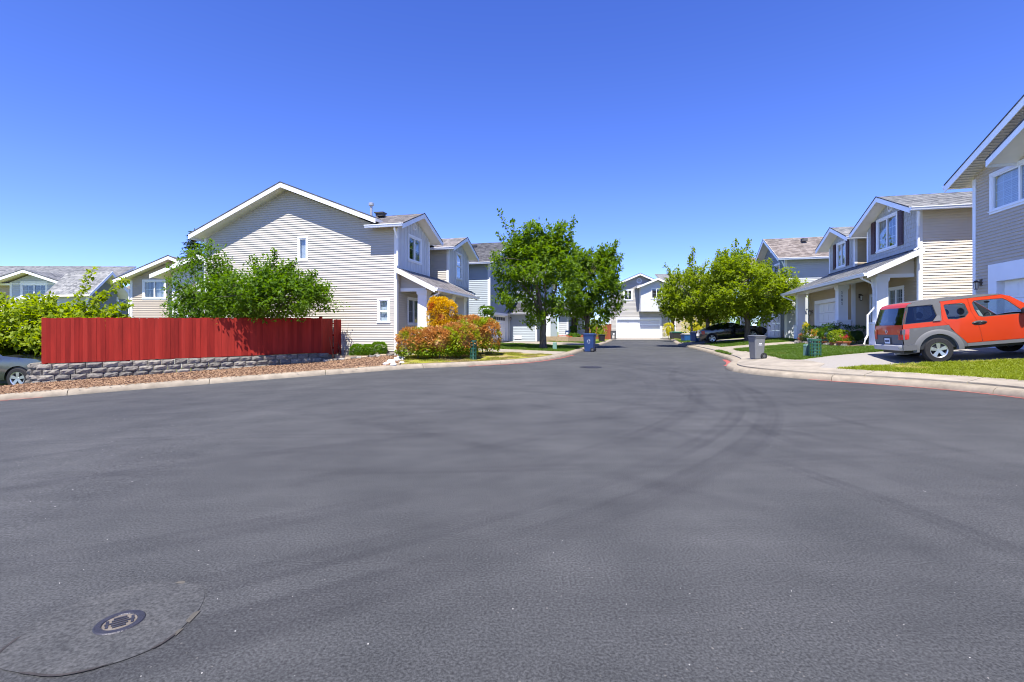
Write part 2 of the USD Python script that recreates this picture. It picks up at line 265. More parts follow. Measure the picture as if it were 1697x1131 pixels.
# ---------------------------------------------------------------- mesh builder and scene helpers
class MB:
    """Collects triangles that become ONE mesh of the scene."""
    def __init__(s, sgn=1): s.v, s.f, s.n, s.sgn = [], [], 0, sgn
    def add(s, v, f):
        v = np.asarray(v, float).reshape(-1, 3); f = np.asarray(f, int)
        if f.ndim == 2 and f.shape[1] == 4: f = np.vstack([f[:, [0, 1, 2]], f[:, [0, 2, 3]]])
        s.v.append(v); s.f.append(f.reshape(-1, 3)+s.n); s.n += len(v); return s
    def hexa(s, p): return s.add(p, [[0, 3, 2, 1], [4, 5, 6, 7], [0, 1, 5, 4], [1, 2, 6, 5], [2, 3, 7, 6], [3, 0, 4, 7]])
    def box(s, a0, a1, b0, b1, z0, z1): return s.hexa([[a0, b0, z0], [a1, b0, z0], [a1, b1, z0], [a0, b1, z0], [a0, b0, z1], [a1, b0, z1], [a1, b1, z1], [a0, b1, z1]])
    def obox(s, O, U, V, N, u0, u1, v0, v1, n0, n1):
        O, U, V, N = (np.asarray(x, float) for x in (O, U, V, N))
        if np.dot(np.cross(U, V), N) < 0: n0, n1 = n1, n0
        return s.hexa([O+U*u+V*v+N*n for n in (n0, n1) for u, v in ((u0, v0), (u1, v0), (u1, v1), (u0, v1))])
    def poly(s, O, U, V, P):
        v2, f = trimesh.creation.triangulate_polygon(P, engine='earcut')
        O, U, V = (np.asarray(x, float) for x in (O, U, V))
        return s.add(O+v2[:, :1]*U+v2[:, 1:]*V, f)
    def prism(s, O, U, V, N, P, n0, n1):
        m = trimesh.creation.extrude_polygon(P, n1-n0, engine='earcut')
        O, U, V, N = (np.asarray(x, float) for x in (O, U, V, N))
        v = m.vertices
        return s.add(O+v[:, :1]*U+v[:, 1:2]*V+(v[:, 2:]+n0)*N, m.faces)
    def lap(s, O, U, V, N, P, c=.1016, t=.026):
        """Overlapping courses (siding, shingles) on a plane, clipped to the polygon P in (u, v)."""
        O, U, V, N = (np.asarray(x, float) for x in (O, U, V, N))
        u0, v0, u1, v1 = P.bounds; k = v0
        while k < v1-1e-6:
            k1 = min(k+c, v1+1e-6); st = P.intersection(sbox(u0-1, k, u1+1, k1))
            for g in getattr(st, 'geoms', [st]):
                if g.geom_type != 'Polygon' or g.area < 1e-5: continue
                v2, f = trimesh.creation.triangulate_polygon(g, engine='earcut')
                off = t*(1-(v2[:, 1:]-k)/c)
                s.add(O+v2[:, :1]*U+v2[:, 1:]*V+off*N, f)
                e = np.array(g.exterior.coords)
                for a, b in zip(e[:-1], e[1:]):
                    if abs(a[1]-k) < 1e-6 and abs(b[1]-k) < 1e-6:
                        s.add([O+U*a[0]+V*k+N*t, O+U*b[0]+V*k+N*t, O+U*b[0]+V*k, O+U*a[0]+V*k], [[0, 1, 2, 3]])
            k += c
        return s
    def shakes(s, O, U, V, N, P, rng, c=.17, t=.016):
        O, U, V, N = (np.asarray(x, float) for x in (O, U, V, N))
        u0, v0, u1, v1 = P.bounds; k = v0
        while k < v1-1e-6:
            u = u0-rng.random()*.2
            while u < u1:
                w = rng.uniform(.12, .26); g = P.intersection(sbox(u, k-rng.uniform(0, .012), u+w-.009, k+c))
                for q in getattr(g, 'geoms', [g]):
                    if q.geom_type == 'Polygon' and q.area > 1e-4:
                        v2, f = trimesh.creation.triangulate_polygon(q, engine='earcut')
                        tt = t*rng.uniform(.8, 1.25); off = tt*(1.0-(v2[:, 1:]-k)/c*.9)
                        s.add(O+v2[:, :1]*U+v2[:, 1:]*V+off*N, f)
                        b = q.bounds; s.add([O+U*b[0]+V*b[1]+N*tt, O+U*b[2]+V*b[1]+N*tt, O+U*b[2]+V*b[1], O+U*b[0]+V*b[1]], [[0, 1, 2, 3]])
                u += w
            k += c
        return s
    def board(s, p, q, h, out, th=.025, up=.012):
        """A board whose top edge runs from p to q, h tall, set outwards."""
        p, q, o = (np.asarray(x, float) for x in (p, q, out)); z = np.array([0, 0, 1.])
        return s.hexa([p-z*h, q-z*h, q-z*h+o*th, p-z*h+o*th, p+z*up, q+z*up, q+z*up+o*th, p+z*up+o*th])
    def sweep(s, prof, p, q, out, up=(0, 0, 1)):
        p, q, o, up = (np.asarray(x, float) for x in (p, q, out, up)); n = len(prof)
        a = np.array([p+o*x+up*z for x, z in prof]); b = np.array([q+o*x+up*z for x, z in prof])
        f = [[i, (i+1) % n, n+(i+1) % n, n+i] for i in range(n)]
        s.add(np.vstack([a, b]), f); cap = [[0, i, i+1] for i in range(1, n-1)]
        s.add(a, cap); return s.add(b, cap)
    def tube(s, pts, r, k=7, cap=True):
        p = np.asarray(pts, float); r = np.broadcast_to(r, (len(p),)).astype(float)
        t = np.gradient(p, axis=0); t /= np.linalg.norm(t, axis=1, keepdims=True)+1e-12
        a = np.cross(t, np.where(np.abs(t[:, 2:]) < .9, [0, 0, 1.], [1., 0, 0])); a /= np.linalg.norm(a, axis=1, keepdims=True)+1e-12
        b = np.cross(t, a); g = np.arange(k)*2*np.pi/k
        v = p[:, None]+r[:, None, None]*(np.cos(g)[None, :, None]*a[:, None]+np.sin(g)[None, :, None]*b[:, None])
        f = [[i*k+j, i*k+(j+1) % k, (i+1)*k+(j+1) % k, (i+1)*k+j] for i in range(len(p)-1) for j in range(k)]
        s.add(v.reshape(-1, 3), f)
        if cap:
            for e in (0, len(p)-1): s.add(v[e], [[0, j, j+1] for j in range(1, k-1)])
        return s
    def lathe(s, prof, c, k=20, axis=2):
        g = np.arange(k)*2*np.pi/k; pr = np.asarray(prof, float)
        v = np.stack([np.outer(pr[:, 0], np.cos(g)), np.outer(pr[:, 0], np.sin(g)), np.repeat(pr[:, 1:], k, 1)], -1)
        if axis == 1: v = v[..., [0, 2, 1]]
        if axis == 0: v = v[..., [2, 0, 1]]
        f = [[i*k+j, i*k+(j+1) % k, (i+1)*k+(j+1) % k, (i+1)*k+j] for i in range(len(pr)-1) for j in range(k)]
        return s.add(v.reshape(-1, 3)+np.asarray(c, float), f)
    def blob(s, c, r, rng=None, amp=0., sub=2):
        m = trimesh.creation.icosphere(sub); v = m.vertices.copy()
        if amp: v *= (1+amp*(meshkit.noise(v*1.7+rng.random(3)*50)-.5)*2)[:, None]
        return s.add(v*np.asarray(r, float)+np.asarray(c, float), m.faces)
    def mesh(s):
        v, f = np.vstack(s.v), np.vstack(s.f)
        if s.sgn == -1: v = v*[1, -1, 1]; f = f[:, ::-1]
        return v, f

used = {}
def path_of(name, parent=None):
    base = '/World' if parent is None else str(parent.GetPath())
    k = used.get((base, name), 0); used[(base, name)] = k+1
    return f'{base}/{name}' + (f'_{k:03d}' if k else '')
def tag(p, label=None, cat=None, group=None, kind=None):
    for k, v in (('label', label), ('category', cat), ('group', group), ('kind', kind)):
        if v: p.SetCustomDataByKey(k, v)
    return p
def obj(name, mb, m, parent=None, smooth=False, **kw):
    me = mb.mesh() if isinstance(mb, MB) else mb
    p = usdkit.mesh(stage, path_of(name, parent), me, M[m] if isinstance(m, str) else m, smooth=smooth).GetPrim()
    return tag(p, **kw)
def thing(name, label, cat, loc=(0, 0, 0), rz=0., group=None, rot=None):
    x = UsdGeom.Xform.Define(stage, path_of(name)); x.AddTranslateOp().Set(Gf.Vec3d(*map(float, loc)))
    if rz: x.AddRotateZOp().Set(float(rz))
    if rot is not None: x.AddRotateYOp().Set(float(rot))
    return tag(x.GetPrim(), label, cat, group)
def part(name, parent, **kw):
    return tag(UsdGeom.Xform.Define(stage, path_of(name, parent)).GetPrim(), **kw)
def copy_of(src, name, loc, rz=0., label=None, group=None, scale=None):
    x = UsdGeom.Xform.Define(stage, path_of(name)); p = x.GetPrim()
    p.GetReferences().AddInternalReference(src.GetPath()); p.SetInstanceable(True)
    x.ClearXformOpOrder(); x.MakeMatrixXform()
    m = Gf.Matrix4d().SetScale(Gf.Vec3d(*(scale or (1, 1, 1)))) * Gf.Matrix4d().SetRotate(Gf.Rotation(Gf.Vec3d(0, 0, 1), rz)) * Gf.Matrix4d().SetTranslate(Gf.Vec3d(*map(float, loc)))
    x.ClearXformOpOrder(); x.MakeMatrixXform().Set(m)
    was = src.GetCustomData()
    return tag(p, label or was['label'], was['category'], group or was.get('group'))
def rnd(seed): return np.random.default_rng(seed)
# ---------------------------------------------------------------- ground
LEFT = [(-90,-28),(-60,-12.5),(-30,3.2),(-20,8.0),(-12.3,11.6),(-9.6,13.07),(-7.3,14.1),(-5.3,14.95),(-3.9,15.6),(-2.6,16.3),(-1.44,17.0),(-.4,17.75),(.5,18.6),(1.4,19.9),(2.2,21.6),(2.9,23.6),(3.6,26.2),(5.0,31),(8.2,42),(11.3,53.5),(11.3,56)]
RIGHT = [(18.0,56),(17.6,53.5),(15.2,45.5),(13.0,38.3),(11.6,31),(10.3,25),(9.3,21.2),(8.5,18.6),(7.55,17.0),(7.0,15.9),(6.78,15.0),(6.85,14.2),(7.2,13.35),(7.75,12.6),(8.7,11.55),(9.35,10.5),(9.62,9.5),(9.6,8.4),(9.2,6.5),(9,2),(10,-12),(14,-28)]
def soften(pts):
    p = np.array(pts, float)
    for _ in range(2):
        q = [p[0]]
        for a, b in zip(p[:-1], p[1:]): q += [a*.75+b*.25, a*.25+b*.75]
        q.append(p[-1]); p = np.array(q)
    return p
LE, RE = soften(LEFT), soften(RIGHT)
ROAD = Polygon(np.vstack([LE, RE])).buffer(0)
def zr(X, Y):
    X = np.asarray(X, float); Y = np.asarray(Y, float); s = -X-3.
    return -.048*np.where(s > 0, s*s/(np.abs(s)+.8), 0)+.0075*np.maximum(Y-12, 0)
def T(X, Y):
    X = np.asarray(X, float); Y = np.asarray(Y, float)
    d = shapely.distance(shapely.points(X, Y), ROAD)
    right = X > (3.5+.25*(Y-15))
    up = np.where(right, .10*np.minimum(d, 3.5)+.08*np.clip(d-3.5, 0, 3.), .03*np.minimum(d, 5.)*np.clip((X+7.6)/2.4, 0, 1))
    dip = .22*np.clip((-14.9-X)/1.2, 0, 1)*np.clip((Y-14.2)/1.5, 0, 1)
    return zr(X, Y)+.13+up-dip
def flat2d(P, step, edge=None):
    """Triangulates a polygon with inner points on a grid."""
    edge = edge or step*.6; pts = []
    for ring in [P.exterior, *P.interiors]:
        L = ring.length; n = max(8, int(L/edge)); base = np.array(ring.coords)[:-1]
        pts += [base, np.array([ring.interpolate(x).coords[0] for x in np.linspace(0, L, n, endpoint=False)])]
    x0, y0, x1, y1 = P.bounds
    gx, gy = np.meshgrid(np.arange(x0, x1, step), np.arange(y0, y1, step))
    g = np.stack([gx.ravel(), gy.ravel()], 1)
    inner = P.buffer(-step*.35)
    if not inner.is_empty: pts.append(g[shapely.contains_xy(inner, g[:, 0], g[:, 1])])
    p = np.unique(np.round(np.vstack(pts), 4), axis=0)
    t = Delaunay(p).simplices; c = p[t].mean(1)
    ok = shapely.contains_xy(P.buffer(1e-4), c[:, 0], c[:, 1])
    t = t[ok]
    a = np.cross(p[t[:, 1]]-p[t[:, 0]], p[t[:, 2]]-p[t[:, 0]])
    t = np.where(a[:, None] < 0, t[:, ::-1], t)
    return p, t[np.abs(a) > 1e-7]
def sheet(name, P, m, zf=T, lift=0., step=.6, edge=None, parent=None, **kw):
    mb = MB()
    for g in getattr(P, 'geoms', [P]):
        if g.geom_type == 'Polygon' and g.area > .0003:
            p, t = flat2d(g, step, edge); mb.add(np.column_stack([p, zf(p[:, 0], p[:, 1])+lift]), t)
    return obj(name, mb, m, parent, smooth=True, **kw) if mb.v else None
def PG(*pts): return Polygon(pts).buffer(0)
sheet('road', ROAD, 'asphalt', zr, 0., 1.0, .5, kind='structure')
far = PG((-160, -90), (160, -90), (160, 220), (-160, 220))
near = PG((-60, -25), (45, -25), (45, 75), (-60, 75))
base = (near.difference(ROAD.buffer(.10)))
gm = MB()
for g in getattr(base, 'geoms', [base]):
    p, t = flat2d(g, 1.2, .6); gm.add(np.column_stack([p, T(p[:, 0], p[:, 1])-.03]), t)
p, t = flat2d(far.difference(near), 12., 6.); gm.add(np.column_stack([p, np.clip(T(p[:, 0], p[:, 1]), -2.5, 1.2)-.05]), t)
obj('ground', gm, 'lawn_soil', kind='structure')

# kerbs: separate cast lengths with open joints
kerb = thing('kerb', None, None); tag(kerb, kind='structure')
def along(E, x0, n_of):
    ls = LineString(E); return ls, ls.length
def kerb_run(E, side, y_lo, y_hi, width, L=3.05):
    ls = LineString(E); s0 = None; s = 0.
    prof = [(0, -.04), (0., .02), (.03, .09), (.075, .125), (.12, .135), (width, .14), (width, -.05)]
    while s < ls.length-.2:
        e = min(s+L, ls.length); mid = ls.interpolate((s+e)/2)
        if y_lo < mid.y < y_hi and mid.x > -32:
            k = max(3, int((e-s)/.35)); mb = MB(); rows = []
            for x in np.linspace(s+.008, e-.008, k):
                c = np.array(ls.interpolate(x).coords[0]); tt = np.array(ls.interpolate(min(x+.05, ls.length)).coords[0])-np.array(ls.interpolate(max(x-.05, 0)).coords[0])
                tt /= np.linalg.norm(tt); nn = np.array([-tt[1], tt[0]])*side; z0 = float(zr(*c))
                rows.append([[c[0]+nn[0]*o, c[1]+nn[1]*o, z0+h] for o, h in prof])
            rows = np.array(rows); m = len(prof)
            f = [[i*m+j, i*m+j+1, (i+1)*m+j+1, (i+1)*m+j] for i in range(k-1) for j in range(m-1)]
            mb.add(rows.reshape(-1, 3), f)
            for e_ in (0, k-1): mb.add(rows[e_], [[0, j, j+1] for j in range(1, m-1)])
            obj('kerb_stone', mb, 'kerb_concrete', kerb, smooth=30)
        s = e
kerb_run(LE, 1, -2, 53.4, .34)
kerb_run(RE, 1, 2, 53.4, .34)
# worn red paint on the gutter line
def paint(E, x_lo, x_hi, y_lo, y_hi, w, side):
    ls = LineString(E); mb = MB(); pts = []
    for x in np.arange(0, ls.length, .25):
        c = np.array(ls.interpolate(x).coords[0])
        if x_lo < c[0] < x_hi and y_lo < c[1] < y_hi:
            tt = np.array(ls.interpolate(x+.05).coords[0])-c; tt /= np.linalg.norm(tt)+1e-9
            n = np.array([-tt[1], tt[0]])*side; ww = w*(.55+.6*float(meshkit.noise(np.array([x*.9, 3.3, side]))))
            pts.append((c+n*.004, c-n*ww))
    for (a, b), (c, d) in zip(pts[:-1], pts[1:]):
        if np.hypot(*(a-c)) < .4: mb.add([[*a, zr(*a)+.005], [*b, zr(*b)+.005], [*d, zr(*d)+.005], [*c, zr(*c)+.005]], [[0, 1, 2, 3]])
    obj('red_gutter_line', mb, 'red_kerb_paint', kind='structure')
paint(LE, -1.6, 3.0, 15, 24.5, .13, 1)
paint(RE, 6, 9.4, 16.8, 20.5, .20, 1)
paint(RE, 7.6, 9.8, 8.0, 12.8, .09, 1)
paint(LE, -14, -11.4, 9, 13, .12, 1)

# pavement slabs on the right, driveways, lawns, mulch
band = ROAD.buffer(1.08).difference(ROAD.buffer(.345))
rightside = PG((3.8, 13.5), (13.0, 40), (22, 40), (22, 3.), (9.0, 3.), (6., 12.))
walk = band.intersection(rightside).union(PG((7.2, 15.2), (7.0, 14.1), (8.2, 13.1), (9.0, 13.9), (8.95, 15.7), (9.6, 17.6), (10.5, 20.4), (10.9, 22.5), (9.8, 22.5), (8.2, 17.4))).difference(ROAD.buffer(.345)).buffer(.02).buffer(-.02)
cuts = [LineString([(6.4, 17.6), (11, 15.7)]), LineString([(7.4, 18.9), (11.5, 18.0)]), LineString([(8, 21.2), (12, 20.3)]), LineString([(8.8, 24.), (13, 23.2)]), LineString([(9, 26.6), (13, 26.)]),
        LineString([(7.2, 15.9), (7.35, 15.1), (7.6, 14.4), (8.3, 13.6), (8.9, 13.3)]), LineString([(8.0, 11.5), (10.5, 13.2)]), LineString([(9, 10.0), (12, 11.4)]), LineString([(9, 8.3), (12, 8.4)]), LineString([(9, 6), (12, 5.6)]),
        LineString([(10, 29.6), (14, 29)]), LineString([(10.5, 32.6), (15, 32)]), LineString([(11.5, 36), (16, 35.2)]), LineString([(7.3, 16.4), (9.3, 16.2)])]
slabs = walk
for c in cuts: slabs = slabs.difference(c.buffer(.011))
pave = thing('pavement', None, None); tag(pave, kind='structure')
for g in slabs.geoms:
    if g.area > .05:
        mb = MB(); p, t = flat2d(g, .5, .25); z = T(p[:, 0], p[:, 1])+.012
        mb.add(np.column_stack([p, z]), t)
        r = np.array(g.exterior.coords); zz = T(r[:, 0], r[:, 1])+.012
        for i in range(len(r)-1): mb.add([[*r[i], zz[i]], [*r[i+1], zz[i+1]], [*r[i+1], zz[i+1]-.06], [*r[i], zz[i]-.06]], [[0, 1, 2, 3]])
        obj('slab', mb, 'concrete', pave, smooth=30)
R1drive = PG((8.05, 13.55), (8.5, 14.95), (11.9, 15.85), (14.5, 15.3), (14.35, 14.6), (13.3, 10.), (15., 12.6), (12.2, 13.25), (11.2, 13.42), (9.4, 13.42)).difference(walk)
R1drive = PG((7.9, 13.3), (8.75, 14.95), (10.2, 15.6), (11.9, 15.9), (15.1, 15.5), (14.4, 11.9), (11.9, 12.52), (10.9, 12.75), (9.6, 13.0), (8.6, 13.1)).difference(walk)
R2drive = PG((16.7, 26.9), (16.0, 23.6), (10.4, 24.7), (10.7, 28.0)).difference(walk).difference(ROAD.buffer(.345))
R3drive = PG((17.7, 31.6), (18.8, 36.2), (12.6, 37.8), (11.6, 33.6)).difference(walk).difference(ROAD.buffer(.345))
sheet('driveway', R1drive, 'drive_aggregate', T, .006, .5, .3, kind='structure')
sheet('driveway', R2drive, 'concrete', T, .006, .5, .3, kind='structure')
sheet('driveway', R3drive, 'concrete', T, .006, .5, .3, kind='structure')
Ldrive = PG((2.5, 21.6), (3.4, 24.2), (-.2, 25.15), (-3.4, 25.6), (-3.9, 24.2), (-.9, 22.6)).difference(ROAD.buffer(.345))
L2drive = PG((-1.2, 33.6), (.0, 38.4), (2.6, 38.2), (7.4, 37.), (5.6, 31.5), (1.5, 32.3)).difference(ROAD.buffer(.345))
sheet('driveway', Ldrive, 'concrete', T, .006, .5, .3, kind='structure')
sheet('driveway', L2drive, 'concrete', T, .006, .5, .3, kind='structure')
Fdrive = PG((11.4, 53.2), (17.8, 53.2), (17.9, 55.8), (11.6, 55.8))
sheet('driveway', Fdrive, 'drive_aggregate', zr, .05, .6, .4, kind='structure')
mulchP = PG((-32, 0), (-15.9, 8), (-3.9, 14.), (-3.85, 16.6), (-4.5, 19.2), (-4.95, 20.55), (-7.4, 21.2), (-7.9, 19.75), (-14.75, 15.15), (-17.5, 14.2), (-24, 10)).difference(ROAD.buffer(.345))
sheet('mulch_bed', mulchP, 'mulch', T, .008, .6, .35, kind='structure')
lawnL = PG((-3.75, 15.), (-4.0, 17.2), (-4.3, 19.6), (-3.2, 23.8), (-.9, 22.6), (2.5, 21.6), (3., 22), (2, 18), (0, 16)).difference(ROAD.buffer(.345)).difference(Ldrive)
treelawn = PG((-3.4, 25.7), (-.2, 25.3), (3.45, 24.3), (6.0, 31.2), (1.5, 32.2), (-1.2, 33.3), (-2, 31)).difference(ROAD.buffer(.345)).difference(L2drive)
lawn3 = PG((7.5, 37.1), (9.5, 43), (8.0, 43.5), (2.7, 39)).difference(ROAD.buffer(.345)).difference(L2drive)
lawnR1 = PG((8.6, 13.1), (9.6, 13.0), (10.9, 12.75), (11.9, 12.52), (14.4, 11.9), (13.6, 9.6), (12.5, 7), (9.5, 8)).difference(walk).difference(ROAD.buffer(.345)).difference(R1drive)
lawnR2 = PG((8.75, 14.95), (10.2, 15.6), (11.9, 15.9), (15.1, 15.55), (14.9, 17.9), (13.3, 18.9), (14.75, 24.85), (15.9, 23.5), (10.4, 24.7), (8.5, 16)).difference(walk).difference(R2drive).difference(R1drive)
lawnR3 = PG((10.7, 28.0), (16.7, 26.9), (17.6, 31.5), (11.6, 33.6), (11, 30)).difference(walk).difference(ROAD.buffer(.345)).difference(R3drive)
lawnR4 = PG((12.6, 37.8), (18.8, 36.2), (19.5, 46), (15.5, 46), (13.6, 40)).difference(ROAD.buffer(.345))
grassFL = PG((-24, 10.4), (-17.6, 14.25), (-15.1, 15.2), (-15, 16.5), (-24, 16)).difference(ROAD.buffer(.345))
lawns = [(lawnL, 'grass_dry', 55, .045), (treelawn, 'grass_green', 40, .06), (lawn3, 'grass_green', 18, .06), (lawnR1, 'grass_lime', 190, .05), (lawnR2, 'grass_green', 130, .075), (lawnR3, 'grass_green', 45, .06), (lawnR4, 'grass_green', 16, .07), (grassFL, 'grass_green', 60, .06)]
leaf('grass_lime', [(.19, .235, .012), (.31, .35, .02), (.42, .42, .035), (.52, .46, .10)], .35, growth=([(.50, .42, .13), (.55, .46, .17)], 1.1, .56, .72))
for P, gm_, _, _ in lawns: sheet('lawn', P, 'lawn_soil_dry' if gm_ == 'grass_dry' else 'lawn_soil', T, .006, .6, .35, kind='structure')
def scatter(rng, P, n):
    out = np.zeros((0, 2)); x0, y0, x1, y1 = P.bounds
    while len(out) < n:
        q = rng.uniform((x0, y0), (x1, y1), (max(4000, n), 2)); out = np.vstack([out, q[shapely.contains_xy(P, q[:, 0], q[:, 1])]])
    return out[:n]
def instancer(name, protos, pos, yaw, scale, idx, **kw):
    pi = UsdGeom.PointInstancer.Define(stage, path_of(name)); p = pi.GetPrim()
    rel = pi.CreatePrototypesRel()
    for nm, mb, m in protos: rel.AddTarget(obj(nm, mb, m, p).GetPath())
    pi.CreatePositionsAttr(Vt.Vec3fArray.FromNumpy(pos.astype(np.float32)))
    pi.CreateOrientationsAttr(Vt.QuathArray([Gf.Quath(float(np.cos(y/2)), 0, 0, float(np.sin(y/2))) for y in yaw]))
    pi.CreateScalesAttr(Vt.Vec3fArray.FromNumpy(scale.astype(np.float32)))
    pi.CreateProtoIndicesAttr(Vt.IntArray.FromNumpy(idx.astype(np.int32)))
    return tag(p, **kw)
def tuft(rng, n, h, spread, w=.006):
    mb = MB()
    for _ in range(n):
        a = rng.uniform(0, 6.28); c = rng.normal(0, spread, 2); d = np.array([np.cos(a), np.sin(a)]); hh = h*rng.uniform(.6, 1.3); b = rng.normal(0, .5*hh, 2)
        mb.add([[*(c-d*w), 0], [*(c+d*w), 0], [*(c+b*.4+d*w*.6), hh*.65], [*(c+b*.4-d*w*.6), hh*.65], [*(c+b), hh]], [[0, 1, 2], [0, 2, 3], [3, 2, 4]])
    return mb
glabels = ['patchy dry mown grass along the left kerb before the hedge', 'dark green grass in the shade of the two trees on the left', 'green grass strip before the far left garden', 'bright yellowish green mown grass before the orange car',
           'green mown grass before the flower pots and porch', 'green grass below the two trees on the right', 'green grass beyond the black car', 'grass at the end of the stone wall by the dark silver car']
for i, ((P, gm_, dens, h), lab) in enumerate(zip(lawns, glabels)):
    r = rnd(100+i); n = int(P.area*dens*1.6); q = scatter(r, P, n)
    if gm_ == 'grass_dry': q = q[meshkit.fbm(np.column_stack([q*1.5, np.zeros(len(q))]), 4) > .47]
    n = len(q)
    instancer('grass', [('tuft', tuft(r, 26, h, .055), gm_), ('tuft', tuft(r, 20, h*.8, .06), gm_)], np.column_stack([q, T(q[:, 0], q[:, 1])+.004]), r.uniform(0, 6.28, n), np.repeat(r.uniform(.7, 1.3, (n, 1))*(.55+.9*meshkit.fbm(np.column_stack([q*1.1, 0*q[:, :1]]), 3)[:, None]), 3, 1), r.integers(0, 2, n),
              label=lab, cat='grass', kind='stuff')
r = rnd(7); n = 9000; q = scatter(r, mulchP.intersection(PG((-19, 5), (-3, 5), (-3, 23), (-19, 23))), n)
def chip(r):
    mb = MB()
    for _ in range(7): mb = chip1(r, mb)
    return mb
def chip1(r, mb):
    c = np.array([*r.normal(0, .12, 2), r.uniform(0, .012)])
    l, w = r.uniform(.012, .03), r.uniform(.004, .010); a, b = r.normal(0, .25, 2)
    th = r.uniform(0, 6.28); cs, sn = math.cos(th), math.sin(th); q = np.array([[-l, -w, a*l], [l, -w*.7, -a*l], [l*.9, w, b*l], [-l*.8, w*.8, .012]])
    return mb.add(np.column_stack([q[:, 0]*cs-q[:, 1]*sn, q[:, 0]*sn+q[:, 1]*cs, q[:, 2]])+c, [[0, 1, 2, 3]])
instancer('mulch_chips', [('chip', chip(r), 'chip') for _ in range(4)], np.column_stack([q, T(q[:, 0], q[:, 1])+.018]), r.uniform(0, 6.28, n), np.repeat(r.uniform(.7, 1.5, (n, 1)), 3, 1), r.integers(0, 4, n),
          label='reddish brown bark mulch between the kerb and the stone wall', cat='mulch', kind='stuff')
